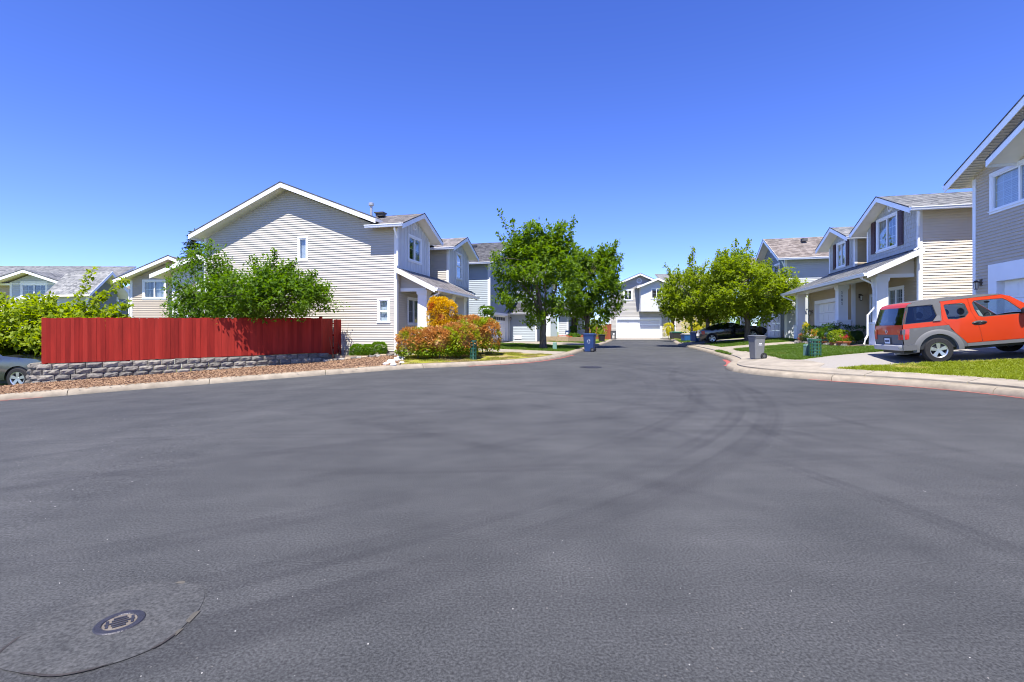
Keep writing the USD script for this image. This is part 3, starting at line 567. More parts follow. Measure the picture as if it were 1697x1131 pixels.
# ---------------------------------------------------------------- houses
# Each house has a local frame: a runs along its street front, b outwards from that front, z up.
ANG = math.degrees(math.atan2(.9704, .2416))
Z3 = np.array([0, 0, 1.]); A3 = np.array([1., 0, 0]); B3 = np.array([0, 1., 0])
class House:
    def __init__(s, name, label, cat, loc, rz, sgn, group=None):
        s.p = thing(name, label, cat, (loc[0], loc[1], 0.), rz, group); s.sgn = sgn; s.loc = np.array(loc, float)
        a = math.radians(rz); s.ea = np.array([math.cos(a), math.sin(a)]); s.eb = np.array([-math.sin(a), math.cos(a)])*sgn
    def mb(s): return MB(s.sgn)
    def put(s, name, mb, m, parent=None, **kw): return obj(name, mb, m, parent or s.p, **kw)
    def ground(s, a, b):
        q = s.loc+s.ea*a+s.eb*b; return float(T(q[0], q[1]))
    # walls ---------------------------------------------------------
    def wall(s, O, U, N, P, m, holes=(), c=.1016, t=.026, kind='lap', name='siding', rng=None):
        for h in holes: P = P.difference(sbox(*h))
        mb = s.mb()
        if kind == 'lap': mb.lap(O, U, Z3, N, P, c, t)
        elif kind == 'shakes': mb.shakes(O, U, Z3, N, P, rng)
        else:                                                       # board and batten
            mb.poly(O, U, Z3, P); x0, y0, x1, y1 = P.bounds
            for u in np.arange(x0+.1, x1, .30):
                g = P.intersection(sbox(u-.02, y0-1, u+.02, y1+1))
                for q in getattr(g, 'geoms', [g]):
                    if q.geom_type == 'Polygon' and q.area > 1e-4: mb.prism(O, U, Z3, N, q, 0., .018)
        return s.put(name, mb, m, kind='stuff')
    def plank(s, name, m, *boxes, parent=None, **kw):
        mb = s.mb()
        for b in boxes: mb.box(*b)
        return s.put(name, mb, m, parent, **kw)
    def corner(s, a, b, z0, z1, w=.10, m='white_trim', da=1, db=-1):
        """Corner board: two leaves round an outside corner at (a, b)."""
        mb = s.mb(); e = .031
        mb.box(*sorted((a-da*e, a+da*w)), *sorted((b, b-db*e)), z0, z1)
        mb.box(*sorted((a, a-da*e)), *sorted((b, b+db*w)), z0, z1)
        return s.put('corner_board', mb, m)
    # openings ------------------------------------------------------
    def window(s, O, U, N, u0, u1, v0, v1, trim=.10, sash='v', grid=None, back='blind', glass='glass', sill=True):
        O, U, N = (np.asarray(x, float) for x in (O, U, N)); W = s.mb(); ob = lambda *x: W.obox(O, U, Z3, N, *x)
        ob(u0-trim, u1+trim, v1, v1+trim, 0, .035); ob(u0-trim, u1+trim, v0-trim, v0, 0, .035)
        ob(u0-trim, u0, v0, v1, 0, .033); ob(u1, u1+trim, v0, v1, 0, .033)
        if sill: ob(u0-trim-.03, u1+trim+.03, v0-.045, v0-.01, .02, .055)
        fw = .045
        for x in ((u0, u1, v1-fw, v1), (u0, u1, v0, v0+fw), (u0, u0+fw, v0+fw, v1-fw), (u1-fw, u1, v0+fw, v1-fw)): ob(*x, -.05, .018)
        um, vm = (u0+u1)/2, (v0+v1)/2
        if sash == 'v': ob(um-.035, um+.035, v0+fw, v1-fw, -.045, .016); panes = [(u0+fw, um-.035, v0+fw, v1-fw), (um+.035, u1-fw, v0+fw, v1-fw)]
        elif sash == 'h': ob(u0+fw, u1-fw, vm-.03, vm+.03, -.045, .016); panes = [(u0+fw, u1-fw, v0+fw, vm-.03), (u0+fw, u1-fw, vm+.03, v1-fw)]
        else: panes = [(u0+fw, u1-fw, v0+fw, v1-fw)]
        f = s.put('window', W, 'white_trim')
        for (a, b, c, d) in panes:
            s.put('pane', s.mb().obox(O, U, Z3, N, a, b, c, d, -.028, -.022), glass, f)
            if grid:
                g = s.mb(); nx, ny = grid
                for i in range(1, nx): g.obox(O, U, Z3, N, a+(b-a)*i/nx-.008, a+(b-a)*i/nx+.008, c, d, -.042, -.034)
                for j in range(1, ny): g.obox(O, U, Z3, N, a, b, c+(d-c)*j/ny-.008, c+(d-c)*j/ny+.008, -.0425, -.0335)
                if g.v: s.put('glazing_bars', g, 'white_trim', f)
        if back == 'blind':
            g = s.mb()
            for v in np.arange(v0, v1, .05): g.obox(O-np.asarray(N)*0, U, Z3, N, u0, u1, v, v+.044, -.115, -.11)
            s.put('blind', g, 'blind', f)
        elif back == 'half':
            g = s.mb()
            for v in np.arange(v0, v1, .05): g.obox(O, U, Z3, N, um, u1, v, v+.044, -.115, -.11)
            s.put('blind', g, 'curtain', f)
        elif back == 'curtain':
            g = s.mb(); n = 14
            for i in range(n):
                a, b = u0+(u1-u0)*i/n, u0+(u1-u0)*(i+1)/n; d = .03*(i % 2)
                g.obox(O, U, Z3, N, a, b, v0, v1, -.14-d, -.13-d)
            s.put('curtain', g, 'curtain', f)
        s.put('window_reveal', s.mb().obox(O, U, Z3, N, u0, u1, v0, v1, -.32, -.30), 'window_dark', f)
        return (u0-.02, v0-.02, u1+.02, v1+.02)
    def round_vent(s, O, U, N, u, v, r=.2, louvres=True):
        O, U, N = (np.asarray(x, float) for x in (O, U, N)); ring = Point(u, v).buffer(r).difference(Point(u, v).buffer(r*.74))
        f = s.put('gable_vent', s.mb().prism(O, U, Z3, N, ring, .0, .05), 'white_trim')
        if louvres:
            g = s.mb()
            for k in np.linspace(-.62, .62, 7):
                w = math.sqrt(.55-.0-k*k*.55/.4) * r if k*k < .4 else .2*r
                w = r*.73*math.sqrt(max(.02, 1-(k/.74)**2))
                g.obox(O, U, (Z3*.8+N*.5), N, u-w, u+w, v+k*r-.012, v+k*r+.012, .0, .012) if False else g.obox(O, U, Z3, N, u-w, u+w, v+k*r-.014, v+k*r+.012, .012, .03)
            s.put('louvres', g, 'white_trim', f); s.put('vent_back', s.mb().prism(O, U, Z3, N, Point(u, v).buffer(r*.75), .002, .006), 'window_dark', f)
        else: s.put('pane', s.mb().prism(O, U, Z3, N, Point(u, v).buffer(r*.75), .004, .012), 'blind', f)
    def garage(s, O, U, N, u0, u1, v0, v1, rows=4, cols=4, trim=.12, rec=.16, lights=False, m='garage_white'):
        O, U, N = (np.asarray(x, float) for x in (O, U, N)); t = s.mb(); ob = lambda *x: t.obox(O, U, Z3, N, *x)
        ob(u0-trim, u1+trim, v1, v1+trim*1.5, -.02, .04); ob(u0-trim, u0, v0, v1, -rec, .038); ob(u1, u1+trim, v0, v1, -rec, .038); ob(u0, u1, v1, v1+.02, -rec, -.02)
        s.put('garage_trim', t, 'white_trim')
        d = part('garage_door', s.p); hh = (v1-v0)/rows
        for i in range(rows):
            g = s.mb(); a, b = v0+i*hh+.006, v0+(i+1)*hh-.006
            g.obox(O, U, Z3, N, u0+.005, u1-.005, a, b, -rec-.05, -rec)
            for j in range(cols):
                w = (u1-u0-.1)/cols; x0 = u0+.05+j*w+.07; x1 = x0+w-.14
                if lights and i == rows-1: continue
                g.obox(O, U, Z3, N, x0, x1, a+.09, b-.09, -rec, -rec+.014); g.obox(O, U, Z3, N, x0+.05, x1-.05, a+.13, b-.13, -rec+.014, -rec+.02)
            s.put('door_panel', g, m, d)
            if lights and i == rows-1:
                for j in range(6):
                    w = (u1-u0-.2)/6; x0 = u0+.1+j*w
                    s.put('door_light', s.mb().obox(O, U, Z3, N, x0+.06, x0+w-.06, a+.12, b-.1, -rec, -rec+.01), 'window_dark', d)
        return (u0-.02, v0-.5, u1+.02, v1+.02)
    # roofs ---------------------------------------------------------
    def roof(s, planes, m, th=.13, name='roof', c=.145):
        """Planes given as corner lists, the first two along the eave. Stepped shingle courses over a slab with a soffit beneath."""
        R, S = s.mb(), s.mb()
        for P in planes:
            P = np.asarray(P, float); U = P[1]-P[0]; U /= np.linalg.norm(U)
            n = np.zeros(3)
            for i in range(1, len(P)-1): n += np.cross(P[i]-P[0], P[i+1]-P[0])
            n /= np.linalg.norm(n); n = n if n[2] > 0 else -n
            V = np.cross(n, U); 
            if V[2] < 0: V = -V
            uv = np.stack([(P-P[0])@U, (P-P[0])@V], 1); pg = Polygon(uv).buffer(0)
            R.lap(P[0], U, V, n, pg, c, .012)
            e = np.array(pg.exterior.coords)[:-1]; top = P[0]+e[:, :1]*U+e[:, 1:]*V; bot = top-Z3*th
            for i in range(len(e)):
                j = (i+1) % len(e); S.add([top[i], top[j], bot[j], bot[i]], [[0, 1, 2, 3]])
            S.poly(P[0]-Z3*th, U, V, pg)
        r = s.put(name, R, m, kind=None); s.put('soffit', S, 'soffit', r)
        return r
    def fascia(s, *edges, h=.19, m='white_trim', name='fascia'):
        for p, q, out in edges:
            p, q, out = (np.asarray(x, float) for x in (p, q, out))
            s.put(name, s.mb().board(p+out*.003, q+out*.003, h, out), m)
    def drip(s, *edges):
        for p, q, out in edges:
            p, q, out = (np.asarray(x, float) for x in (p, q, out)); mb = s.mb()
            mb.board(p+out*.029+Z3*.028, q+out*.029+Z3*.028, .04, out, .012, .004); s.put('roof_edge', mb, 'shingle_dark')
    def gutter(s, p, q, out):
        prof = [(.005, -.13), (.075, -.13), (.095, -.10), (.10, -.055), (.125, -.03), (.125, -.005), (.005, -.005)]
        return s.put('gutter', s.mb().sweep(prof, p, q, out), 'white_metal')
    def spout(s, *pts, r=.038): return s.put('downspout', s.mb().tube(pts, r, 6), 'white_metal')
    def post(s, a, b, w, z0, zb, z1, parent=None, siding_base=False):
        """Porch post: boxed shaft with cap trim on a wider plinth."""
        h = w/2; g = s.mb(); g.box(a-h, a+h, b-h, b+h, zb, z1-.16)
        for x in (-h-.004, h-.062): 
            g.box(a+x, a+x+.066, b-h-.014, b-h, zb+.02, z1-.16); g.box(a+x, a+x+.066, b+h, b+h+.014, zb+.02, z1-.16)
        p = s.put('porch_post', g, 'white_trim')
        c = s.mb(); c.box(a-h-.05, a+h+.05, b-h-.05, b+h+.05, z1-.16, z1); c.box(a-h-.025, a+h+.025, b-h-.025, b+h+.025, z1-.20, z1-.16); s.put('post_cap', c, 'white_trim', p)
        k = s.mb(); e = .11; k.box(a-h-e, a+h+e, b-h-e, b+h+e, zb-.07, zb); k.box(a-h-e+.03, a+h+e-.03, b-h-e+.03, b+h+e-.03, z0, zb-.07)
        for da in (-1, 1):
            for db in (-1, 1):
                x, y = a+da*(h+e-.065), b+db*(h+e-.065); k.box(x-.05, x+.05, y-.05, y+.05, z0, zb-.07)
        s.put('post_base', k, 'white_trim', p)
        return p
    def lamp(s, O, U, N, u, v):
        """Carriage lamp on a wall bracket."""
        O, U, N = (np.asarray(x, float) for x in (O, U, N)); c = O+U*u+Z3*v
        g = s.mb(); g.obox(c, U, Z3, N, -.055, .055, -.10, .10, 0, .03); g.tube([c+N*.03, c+N*.12+Z3*.05, c+N*.15+Z3*.0], .012, 6)
        q = c+N*.15; g.add(*_cone(q+Z3*.0, .09, .03, .07)); 
        for k in range(4):
            x = np.array([(-1)**k, (-1)**(k//2)])*.05; g.tube([q+U*x[0]+N*x[1]-Z3*.0, q+U*x[0]*.7+N*x[1]*.7-Z3*.20], .007, 4)
        g.add(*_cone(q-Z3*.22, .05, .04, .02)); L = s.put('wall_lamp', g, 'bronze')
        s.put('lamp_glass', s.mb().tube([q, q-Z3*.19], [.048, .034], 8), 'frosted', L)
def _cone(c, r0, r1, h, k=8):
    g = np.arange(k)*2*np.pi/k; v = np.vstack([np.column_stack([np.cos(g)*r0, np.sin(g)*r0, 0*g]), np.column_stack([np.cos(g)*r1, np.sin(g)*r1, 0*g+h])])+np.asarray(c, float)
    f = [[i, (i+1) % k, k+(i+1) % k] for i in range(k)]+[[i, k+(i+1) % k, k+i] for i in range(k)]+[[k, k+i, k+i+1] for i in range(1, k-1)]+[[0, i+1, i] for i in range(1, k-1)]
    return v, f

# ===== the cream house on the left corner
h = House('corner_house', 'cream sided two-storey house with a wide blank gable wall behind the red fence', 'house', (-4.913, 20.6), ANG, -1)
NA, NB = -A3, B3
G = .05
wins = [(-4.87+.08, 4.50, -4.34-.08, 5.44), (-.84, 1.68, -.36, 2.60)]
h1 = h.window((0, 0, 0), B3, NA, -4.80, -4.41, 4.49, 5.44, .07, None, None, 'blind', sill=False)
h2 = h.window((0, 0, 0), B3, NA, -.82, -.38, 1.67, 2.61, .07, 'h', None, 'blind')
h.wall((0, 0, 0), B3, NA, Polygon([(-9.99, .42), (0, .42), (0, 5.72), (-.85, 5.80), (-5.41, 7.62), (-9.99, 5.66)]), 'siding_cream', [h1, h2])
h.plank('foundation', 'foundation', (.0, 9.2, -9.98, -.02, -.6, .415))
for b, db in ((-9.99, 1), (0., -1)): h.corner(0, b, .40, 5.66, .10, db=db, da=1)
h.plank('foundation_vent', 'white_metal', (-.03, -.004, -1.95, -1.55, .44, .62), (-.03, -.004, -1.2, -.8, .44, .62))
# main roof: ridge along a
zr_, br = 7.86, -5.36
h.roof([[(-.52, -10.36, 5.80), (9.7, -10.36, 5.80), (9.7, br, zr_), (-.52, br, zr_)], [(9.7, -.70, 6.02), (-.52, -.70, 6.02), (-.52, br, zr_), (9.7, br, zr_)]], 'shingle_taupe')
h.fascia(((-.52, -10.36, 5.80), (-.52, br, zr_), NA), ((-.52, -.70, 6.02), (-.52, br, zr_), NA), ((-.545, -10.36, 5.80), (9.7, -10.36, 5.80), -B3), h=.22)
h.drip(((-.52, -10.36, 5.80), (-.52, br, zr_), NA), ((-.52, -.70, 6.02), (-.52, br, zr_), NA))
h.put('flue_pipe', h.mb().tube([(1.2, -1.9, 6.3), (1.2, -1.9, 7.02)], .06, 10).tube([(1.2, -1.9, 7.02), (1.2, -1.9, 7.05), (1.2, -1.9, 7.16), (1.2, -1.9, 7.18)], [.075, .12, .12, .07], 10), 'bumper_silver')
# front gables (ridges along b)
def gable_front(h, a0, a1, ze, pitch, ov, bo, bi, mroof, wallm, kind, z0, c_holes, rng=None, near_gutter=None, far_gutter=None, bw=0., cut=None, tri=True, ovf=None, course=.1016):
    """A street-facing gable: wall a0..a1 at b = bw, roof overhanging ov at the sides, from b = bo (front) in to bi."""
    ac = (a0+a1)/2; ovf = ov if ovf is None else ovf; zap = ze+pitch*((a1-a0)/2); zn, zf = ze-pitch*ov, ze-pitch*ovf
    P = Polygon([(a0, z0), (a1, z0), (a1, ze-.04), (ac, zap-.04), (a0, ze-.04)])
    h.wall((0, bw, 0), A3, B3, P, wallm, c_holes, kind=kind, rng=rng, c=course)
    top = .12
    nearp = [(a0-ov, bo, zn+top), (a0-ov, bi, zn+top), (ac, bi, zap+top), (ac, bo, zap+top)]
    if cut is not None: ze_ = ze+pitch*.03; nearp = [(a0-ov, bo, zn+top), (a0-ov, cut, zn+top), (a0+.03, cut, ze_+top), (a0+.03, bi, ze_+top), (ac, bi, zap+top), (ac, bo, zap+top)]
    h.roof([nearp, [(a1+ovf, bi, zf+top), (a1+ovf, bo, zf+top), (ac, bo, zap+top), (ac, bi, zap+top)]], mroof, th=.12)
    h.fascia(((a0-ov, bo, zn+top), (ac, bo, zap+top), B3), ((a1+ovf, bo, zf+top), (ac, bo, zap+top), B3), h=.21)
    h.drip(((a0-ov, bo, zn+top), (ac, bo, zap+top), B3), ((a1+ovf, bo, zf+top), (ac, bo, zap+top), B3))
    if near_gutter is not None: h.gutter((a0-ov-.004, near_gutter, zn+top), (a0-ov-.004, bo+.03, zn+top), -A3)
    if far_gutter is not None: h.gutter((a1+ovf+.004, bo+.03, zf+top), (a1+ovf+.004, far_gutter, zf+top), A3)
    return zn+top, zap+top
w1 = h.window((0, 0, 0), A3, B3, 1.14, 2.38, 4.50, 5.55, .09, 'v', (1, 2), 'half')
zn, _ = gable_front(h, 0., 3.37, 5.82, .42, .48, .50, -3.6, 'shingle_taupe', 'board_batten', 'bb', 3.80, [w1], near_gutter=-1.2, far_gutter=-1.0, cut=-1.2)
h.round_vent((0, 0, 0), A3, B3, 1.69, 6.08, .17)
h.put('roof_vent', h.mb().box(1.05, 1.35, -1.6, -1.25, 6.52, 6.66).box(1.0, 1.4, -1.65, -1.2, 6.64, 6.69), 'shingle_dark')
w2 = h.window((0, 0, 0), A3, B3, 7.22, 8.02, 4.32, 5.72, .08, 'h', (2, 2), None)
gable_front(h, 5.95, 9.25, 5.86, .42, .48, .50, -3.6, 'shingle_taupe', 'board_batten', 'bb', 3.80, [w2], near_gutter=-1.1)
h.wall((5.95, 0, 0), B3, NA, Polygon([(-1.5, 3.9), (0, 3.9), (0, 5.8), (-1.5, 5.8)]), 'siding_cream')
h.wall((3.37, -1.5, 0), A3, B3, Polygon([(0, 3.9), (2.58, 3.9), (2.58, 6.0), (0, 6.0)]), 'siding_cream')
h.gutter((3.9, -.70, 6.0), (5.4, -.70, 6.0), B3)
h.wall((3.37, 0, 0), B3, A3, Polygon([(-1.5, 3.9), (0, 3.9), (0, 5.7), (-1.5, 5.7)]), 'siding_cream')
h.corner(3.37, 0, 3.95, 5.66, .09, da=-1, db=-1); h.corner(5.95, 0, 3.9, 5.70, .09, da=1, db=-1); h.corner(9.25, 0, .4, 5.70, .09, da=-1, db=-1)
h.corner(0, 0, .40, 5.66, .09, da=1, db=-1) if False else None
# ground floor front, porch
w3 = h.window((0, 0, 0), A3, B3, 1.08, 2.25, 1.62, 2.72, .09, 'v', (1, 2), 'half')
h.wall((0, 0, 0), A3, B3, Polygon([(.1, .42), (2.65, .42), (2.65, 3.9), (.1, 3.9)]), 'siding_cream', [w3])
h.wall((0, 0, 0), A3, B3, Polygon([(4.4, .42), (9.25, .42), (9.25, 3.9), (4.4, 3.9)]), 'siding_cream')
h.wall((2.65, -1.5, 0), A3, B3, Polygon([(0, .42), (1.75, .42), (1.75, 3.3), (0, 3.3)]), 'siding_taupe')
h.wall((2.65, 0, 0), B3, A3, Polygon([(-1.5, .42), (0, .42), (0, 3.3), (-1.5, 3.3)]), 'siding_taupe')
h.wall((4.4, 0, 0), B3, NA, Polygon([(-1.5, .42), (0, .42), (0, 3.3), (-1.5, 3.3)]), 'siding_taupe')
h.plank('entry_ceiling', 'soffit', (2.65, 4.4, -1.5, 0, 3.3, 3.34))
d_ = h.plank('front_door', 'door_dark', (3.0, 3.95, -1.49, -1.44, .5, 2.55)); h.plank('door_trim', 'white_trim', (2.9, 3.0, -1.485, -1.42, .5, 2.65), (3.95, 4.05, -1.485, -1.42, .5, 2.65), (3.0, 3.95, -1.485, -1.42, 2.55, 2.65))
h.put('door_handle', h.mb().tube([(3.85, -1.44, 1.5), (3.85, -1.38, 1.5), (3.80, -1.37, 1.5)], .015, 6), 'chrome', d_)
h.plank('porch_floor', 'concrete', (-.05, 5.4, .0, 1.75, .1, .42))
for a in (.46, 3.45, 5.15): h.post(a, 1.05, .38, .42, 1.38, 3.02)
h.plank('porch_beam', 'white_trim', (.30, 5.4, .90, 1.20, 3.02, 3.12), (.30, .50, .02, .90, 2.98, 3.12), (5.2, 5.4, .02, .90, 2.98, 3.12))
h.wall((.34, 0, 0), B3, NA, Polygon([(.02, 3.12), (1.40, 3.12), (.02, 3.74)]), 'siding_cream', name='porch_end_siding')
h.roof([[(-.16, 1.82, 3.08), (5.45, 1.82, 3.08), (5.45, .0, 3.98), (-.16, .0, 3.98)]], 'shingle_taupe', th=.12, name='porch_roof')
h.fascia(((-.16, 1.82, 3.08), (-.16, -.02, 3.99), NA), ((5.45, 1.82, 3.08), (5.45, 0, 3.98), A3), h=.2)
h.gutter((-.18, 1.83, 3.07), (5.48, 1.83, 3.07), B3)
h.spout((.25, 1.88, 2.95), (.25, 1.80, 2.86), (.4, 1.36, 2.72), (.4, 1.29, 2.55), (.4, 1.29, 1.50), (.4, 1.40, 1.36), (.4, 1.40, .5))
h.spout((-.44, .12, zn-.13), (-.40, .10, zn-.2), (-.06, .06, zn-.5), (-.06, .06, 4.05))
h.roof([[(9.6, .35, 3.6), (5.6, .35, 3.6), (5.6, .0, 3.78), (9.6, .0, 3.78)]], 'shingle_taupe', th=.1, name='skirt_roof')
hL = h

# ===== house across the street with the porch and the flower pots
h = House('porch_house', 'beige house with maroon shutters and a long porch roof behind the flower pots', 'house', (15.49, 18.4), ANG, 1)
rg = rnd(21)
h.wall((0, 0, 0), B3, NA, Polygon([(-9, .75), (0, .75), (0, 5.92), (-9, 5.92)]), 'siding_beige')
h.plank('foundation', 'foundation', (.0, 11.8, -9, -.02, -.2, .75))
w1 = h.window((0, 0, 0), A3, B3, 1.60, 3.18, 4.82, 6.12, .09, 'v', (2, 3), 'half')
zn2, _ = gable_front(h, 0., 4.13, 5.98, .42, .50, .52, -9.0, 'shingle_grey', 'shakes', 'shakes', 4.1, [w1], rng=rg, near_gutter=-7.5, far_gutter=-.6)
h.round_vent((0, 0, 0), A3, B3, 2.07, 6.52, .2)
for a in (1.24, 3.54):
    g = h.mb().box(a-.19, a+.19, .02, .045, 4.76, 6.18)
    for z in np.arange(4.86, 6.1, .07): g.box(a-.14, a+.14, .045, .058, z, z+.045)
    h.put('shutter', g, 'shutter')
w2 = h.window((0, 0, 0), A3, B3, 6.56, 7.54, 4.66, 5.86, .09, 'v', (2, 3), 'half')
gable_front(h, 5.45, 8.58, 5.92, .42, .48, .52, -6., 'shingle_grey', 'shakes', 'shakes', 4.1, [w2], rng=rg, near_gutter=-.7)
for a in (6.24, 7.86):
    g = h.mb().box(a-.17, a+.17, .02, .045, 4.6, 5.92)
    for z in np.arange(4.7, 5.85, .07): g.box(a-.12, a+.12, .045, .058, z, z+.045)
    h.put('shutter', g, 'shutter')
h.wall((5.45, 0, 0), B3, NA, Polygon([(-.8, 4.1), (0, 4.1), (0, 5.9), (-.8, 5.9)]), 'siding_tan')
h.wall((4.13, -.8, 0), A3, B3, Polygon([(0, 4.1), (1.32, 4.1), (1.32, 6.2), (0, 6.2)]), 'siding_tan')
h.wall((8.58, 0, 0), B3, A3, Polygon([(-6, 3.9), (0, 3.9), (0, 5.85), (-6, 5.85)]), 'siding_beige')
h.roof([[(4.0, -.55, 5.72), (5.6, -.55, 5.72), (5.6, -4., 7.1), (4.0, -4, 7.1)]], 'shingle_grey', th=.12, name='roof')
h.corner(0, 0, .75, 4.2, .10); h.corner(0, 0, 4.35, 5.9, .10); h.corner(4.13, 0, 4.3, 5.86, .09, da=-1); h.corner(5.45, 0, 4.3, 5.8, .09); h.corner(8.58, 0, 4.2, 5.8, .09, da=-1)
# ground floor: door and window under the porch, garage bay set forward
w3 = h.window((0, 0, 0), A3, B3, 1.10, 2.25, 1.95, 3.02, .09, 'v', (2, 3), 'half')
h.wall((0, 0, 0), A3, B3, Polygon([(.0, .75), (4.1, .75), (4.1, 4.1), (0, 4.1)]), 'siding_tan', [w3, (3.0, .75, 3.75, 2.86)])
d_ = h.plank('front_door', 'door_grey', (3.03, 3.72, -.10, -.05, .78, 2.82)); h.plank('door_trim', 'white_trim', (2.9, 3.02, 0.016, .05, .75, 2.95), (3.72, 3.84, .016, .05, .75, 2.95), (3.02, 3.72, .016, .05, 2.83, 2.95))
h.put('door_handle', h.mb().tube([(3.12, -.05, 1.75), (3.12, .0, 1.75), (3.17, .01, 1.75)], .014, 6), 'chrome', d_)
h.wall((4.1, 0, 0), B3, NA, Polygon([(0, .75), (.62, .75), (.62, 4.0), (0, 4.0)]), 'siding_tan')
gh = h.garage((0, .62, 0), A3, B3, 5.85, 8.75, .72, 2.78, 4, 4)
h.wall((0, .62, 0), A3, B3, Polygon([(4.1, .75), (9.9, .75), (9.9, 3.6), (4.1, 3.6)]), 'siding_tan', [gh])
h.wall((9.9, 0, 0), B3, A3, Polygon([(-6, .75), (.62, .75), (.62, 3.7), (-6, 3.7)]), 'siding_tan')
h.corner(4.1, .62, .75, 3.5, .10); h.corner(9.9, .62, .75, 3.5, .10, da=-1)
h.lamp((0, .62, 0), A3, B3, 5.42, 2.55); h.lamp((0, .62, 0), A3, B3, 9.3, 2.40); h.lamp((4.1, 0, 0), B3, NA, .34, 2.9)
h.plank('porch_floor', 'concrete', (-.05, 5.2, .0, 1.72, .3, .72))
for a, zb in ((.42, 1.62), (4.05, 1.80), (9.75, 1.62)): h.post(a, 1.10, .36, .70, zb, 3.40)
h.plank('porch_beam', 'white_trim', (.27, 10.1, .95, 1.25, 3.40, 3.50), (.27, .45, .02, .95, 3.36, 3.50))
h.wall((.30, 0, 0), B3, NA, Polygon([(.02, 3.5), (1.50, 3.5), (.02, 4.12)]), 'siding_beige', name='porch_end_siding')
E_ = (-.32, 1.86, 3.52); F_ = (10.35, 1.86, 3.52)
h.roof([[E_, F_, (8.6, 0., 4.40), (-.32, 0., 4.40)], [F_, (10.35, -5, 3.52), (8.6, -5, 4.40), (8.6, 0., 4.40)]], 'shingle_grey', th=.12, name='porch_roof')
h.fascia((E_, (-.32, -.02, 4.41), NA), h=.21)
h.gutter((-.34, 1.87, 3.51), (10.4, 1.87, 3.51), B3); h.gutter((10.37, 1.9, 3.51), (10.37, -4, 3.51), A3)
h.spout((.05, 1.93, 3.38), (.05, 1.85, 3.30), (.36, 1.42, 3.16), (.36, 1.36, 2.9), (.36, 1.36, 2.2), (.36, 1.36, 2.15), (.36, 1.56, 1.9), (.36, 1.56, 1.1), (.3, 1.66, .95), (.26, 1.72, .75))
h.spout((10.2, 1.93, 3.38), (10.2, 1.85, 3.3), (9.5, 1.58, 3.05))
h.spout((-.52, .3, zn2-.13), (-.5, .25, zn2-.2), (-.07, .05, zn2-.62), (-.07, .05, 4.45), (-.1, .2, 4.35))
h.put('roof_edge', h.mb().board((0., .03, 4.42), (8.6, .03, 4.42), .05, B3, .03), 'shingle_dark')
tm = MB(1)
for k, dg in enumerate('1181'):
    t = meshkit.text_mesh(dg, .10, .012); v = t.vertices
    w_ = v[:, 0].max()+v[:, 0].min()
    tm.add(np.column_stack([np.full(len(v), 4.05-.18-.018)-v[:, 2], 1.16-(v[:, 0]-w_/2)*1.0, 3.02-.17*k+v[:, 1]]), t.faces)
h.put('house_number', tm, 'ink', label='dark house number reading down the porch post')
h.plank('wall_box', 'white_metal', (4.88, 5.12, .635, .70, 2.75, 2.98))
hR2 = h

# ===== near house on the right edge
h = House('garage_house', 'beige house cut by the right edge, with a high gable and white garage door', 'house', (15.10, 15.8), ANG, 1)
w1 = h.window((0, 0, 0), A3, B3, -3.0, -.85, 5.0, 6.06, .11, 'v', (3, 4), 'blind')
gh = h.garage((0, 0, 0), A3, B3, -6.0, -1.06, .62, 2.79, 4, 8, trim=.36)
h.wall((0, 0, 0), A3, B3, Polygon([(-9.2, .6), (0, .6), (0, 6.29), (-4.6, 8.17), (-9.2, 6.29)]), 'siding_beige', [w1, gh])
h.wall((0, 0, 0), B3, A3, Polygon([(-9, .4), (0, .4), (0, 6.2), (-9, 6.2)]), 'siding_beige')
h.plank('foundation', 'foundation', (-9, -.02, -9, -.02, -.2, .6))
h.corner(0, 0, .5, 6.2, .12, da=-1)
R_ = .41
def ap(a): return 6.29+R_*(4.6-abs(a+4.6))+.12
h.roof([[(.49, -9, ap(.49)), (.49, .54, ap(.49)), (-4.6, .54, ap(-4.6)), (-4.6, -9, ap(-4.6))], [(-9.7, .54, ap(-9.7)), (-9.7, -9, ap(-9.7)), (-4.6, -9, ap(-4.6)), (-4.6, .54, ap(-4.6))]], 'shingle_grey', th=.13)
h.fascia(((.49, .54, ap(.49)), (-4.6, .54, ap(-4.6)), B3), ((-9.7, .54, ap(-9.7)), (-4.6, .54, ap(-4.6)), B3), h=.24)
h.drip(((.49, .54, ap(.49)), (-4.6, .54, ap(-4.6)), B3), ((-9.7, .54, ap(-9.7)), (-4.6, .54, ap(-4.6)), B3))
h.gutter((.49, -9, ap(.49)), (.49, .57, ap(.49)), A3)
h.spout((.53, -.35, ap(.49)-.12), (.5, -.35, ap(.49)-.2), (.08, -.08, 5.5), (.06, -.06, .8))
# raking soffit boards read as ribs from below
sb = h.mb()
for x in np.arange(.45, -9.2, -.12):
    z = ap(x)-.135; sb.box(x-.05, x+.05, .0, .53, z-.012, z)
h.put('soffit_boards', sb, 'soffit', kind='stuff')
zz = lambda a: 6.25+R_*(2.8-abs(a+4.6))
h.roof([[(-1.85, .0, zz(-1.85)), (-1.85, .75, zz(-1.85)), (-4.6, .75, zz(-4.6)), (-4.6, 0., zz(-4.6))], [(-7.35, .75, zz(-7.35)), (-7.35, .0, zz(-7.35)), (-4.6, 0., zz(-4.6)), (-4.6, .75, zz(-4.6))]], 'shingle_grey', th=.12, name='small_gable_roof')
h.fascia(((-1.85, .75, zz(-1.85)), (-4.6, .75, zz(-4.6)), B3), ((-7.35, .75, zz(-7.35)), (-4.6, .75, zz(-4.6)), B3), ((-1.85, .0, zz(-1.85)), (-1.85, .75, zz(-1.85)), A3), h=.2)
h.drip(((-1.85, .75, zz(-1.85)), (-4.6, .75, zz(-4.6)), B3))
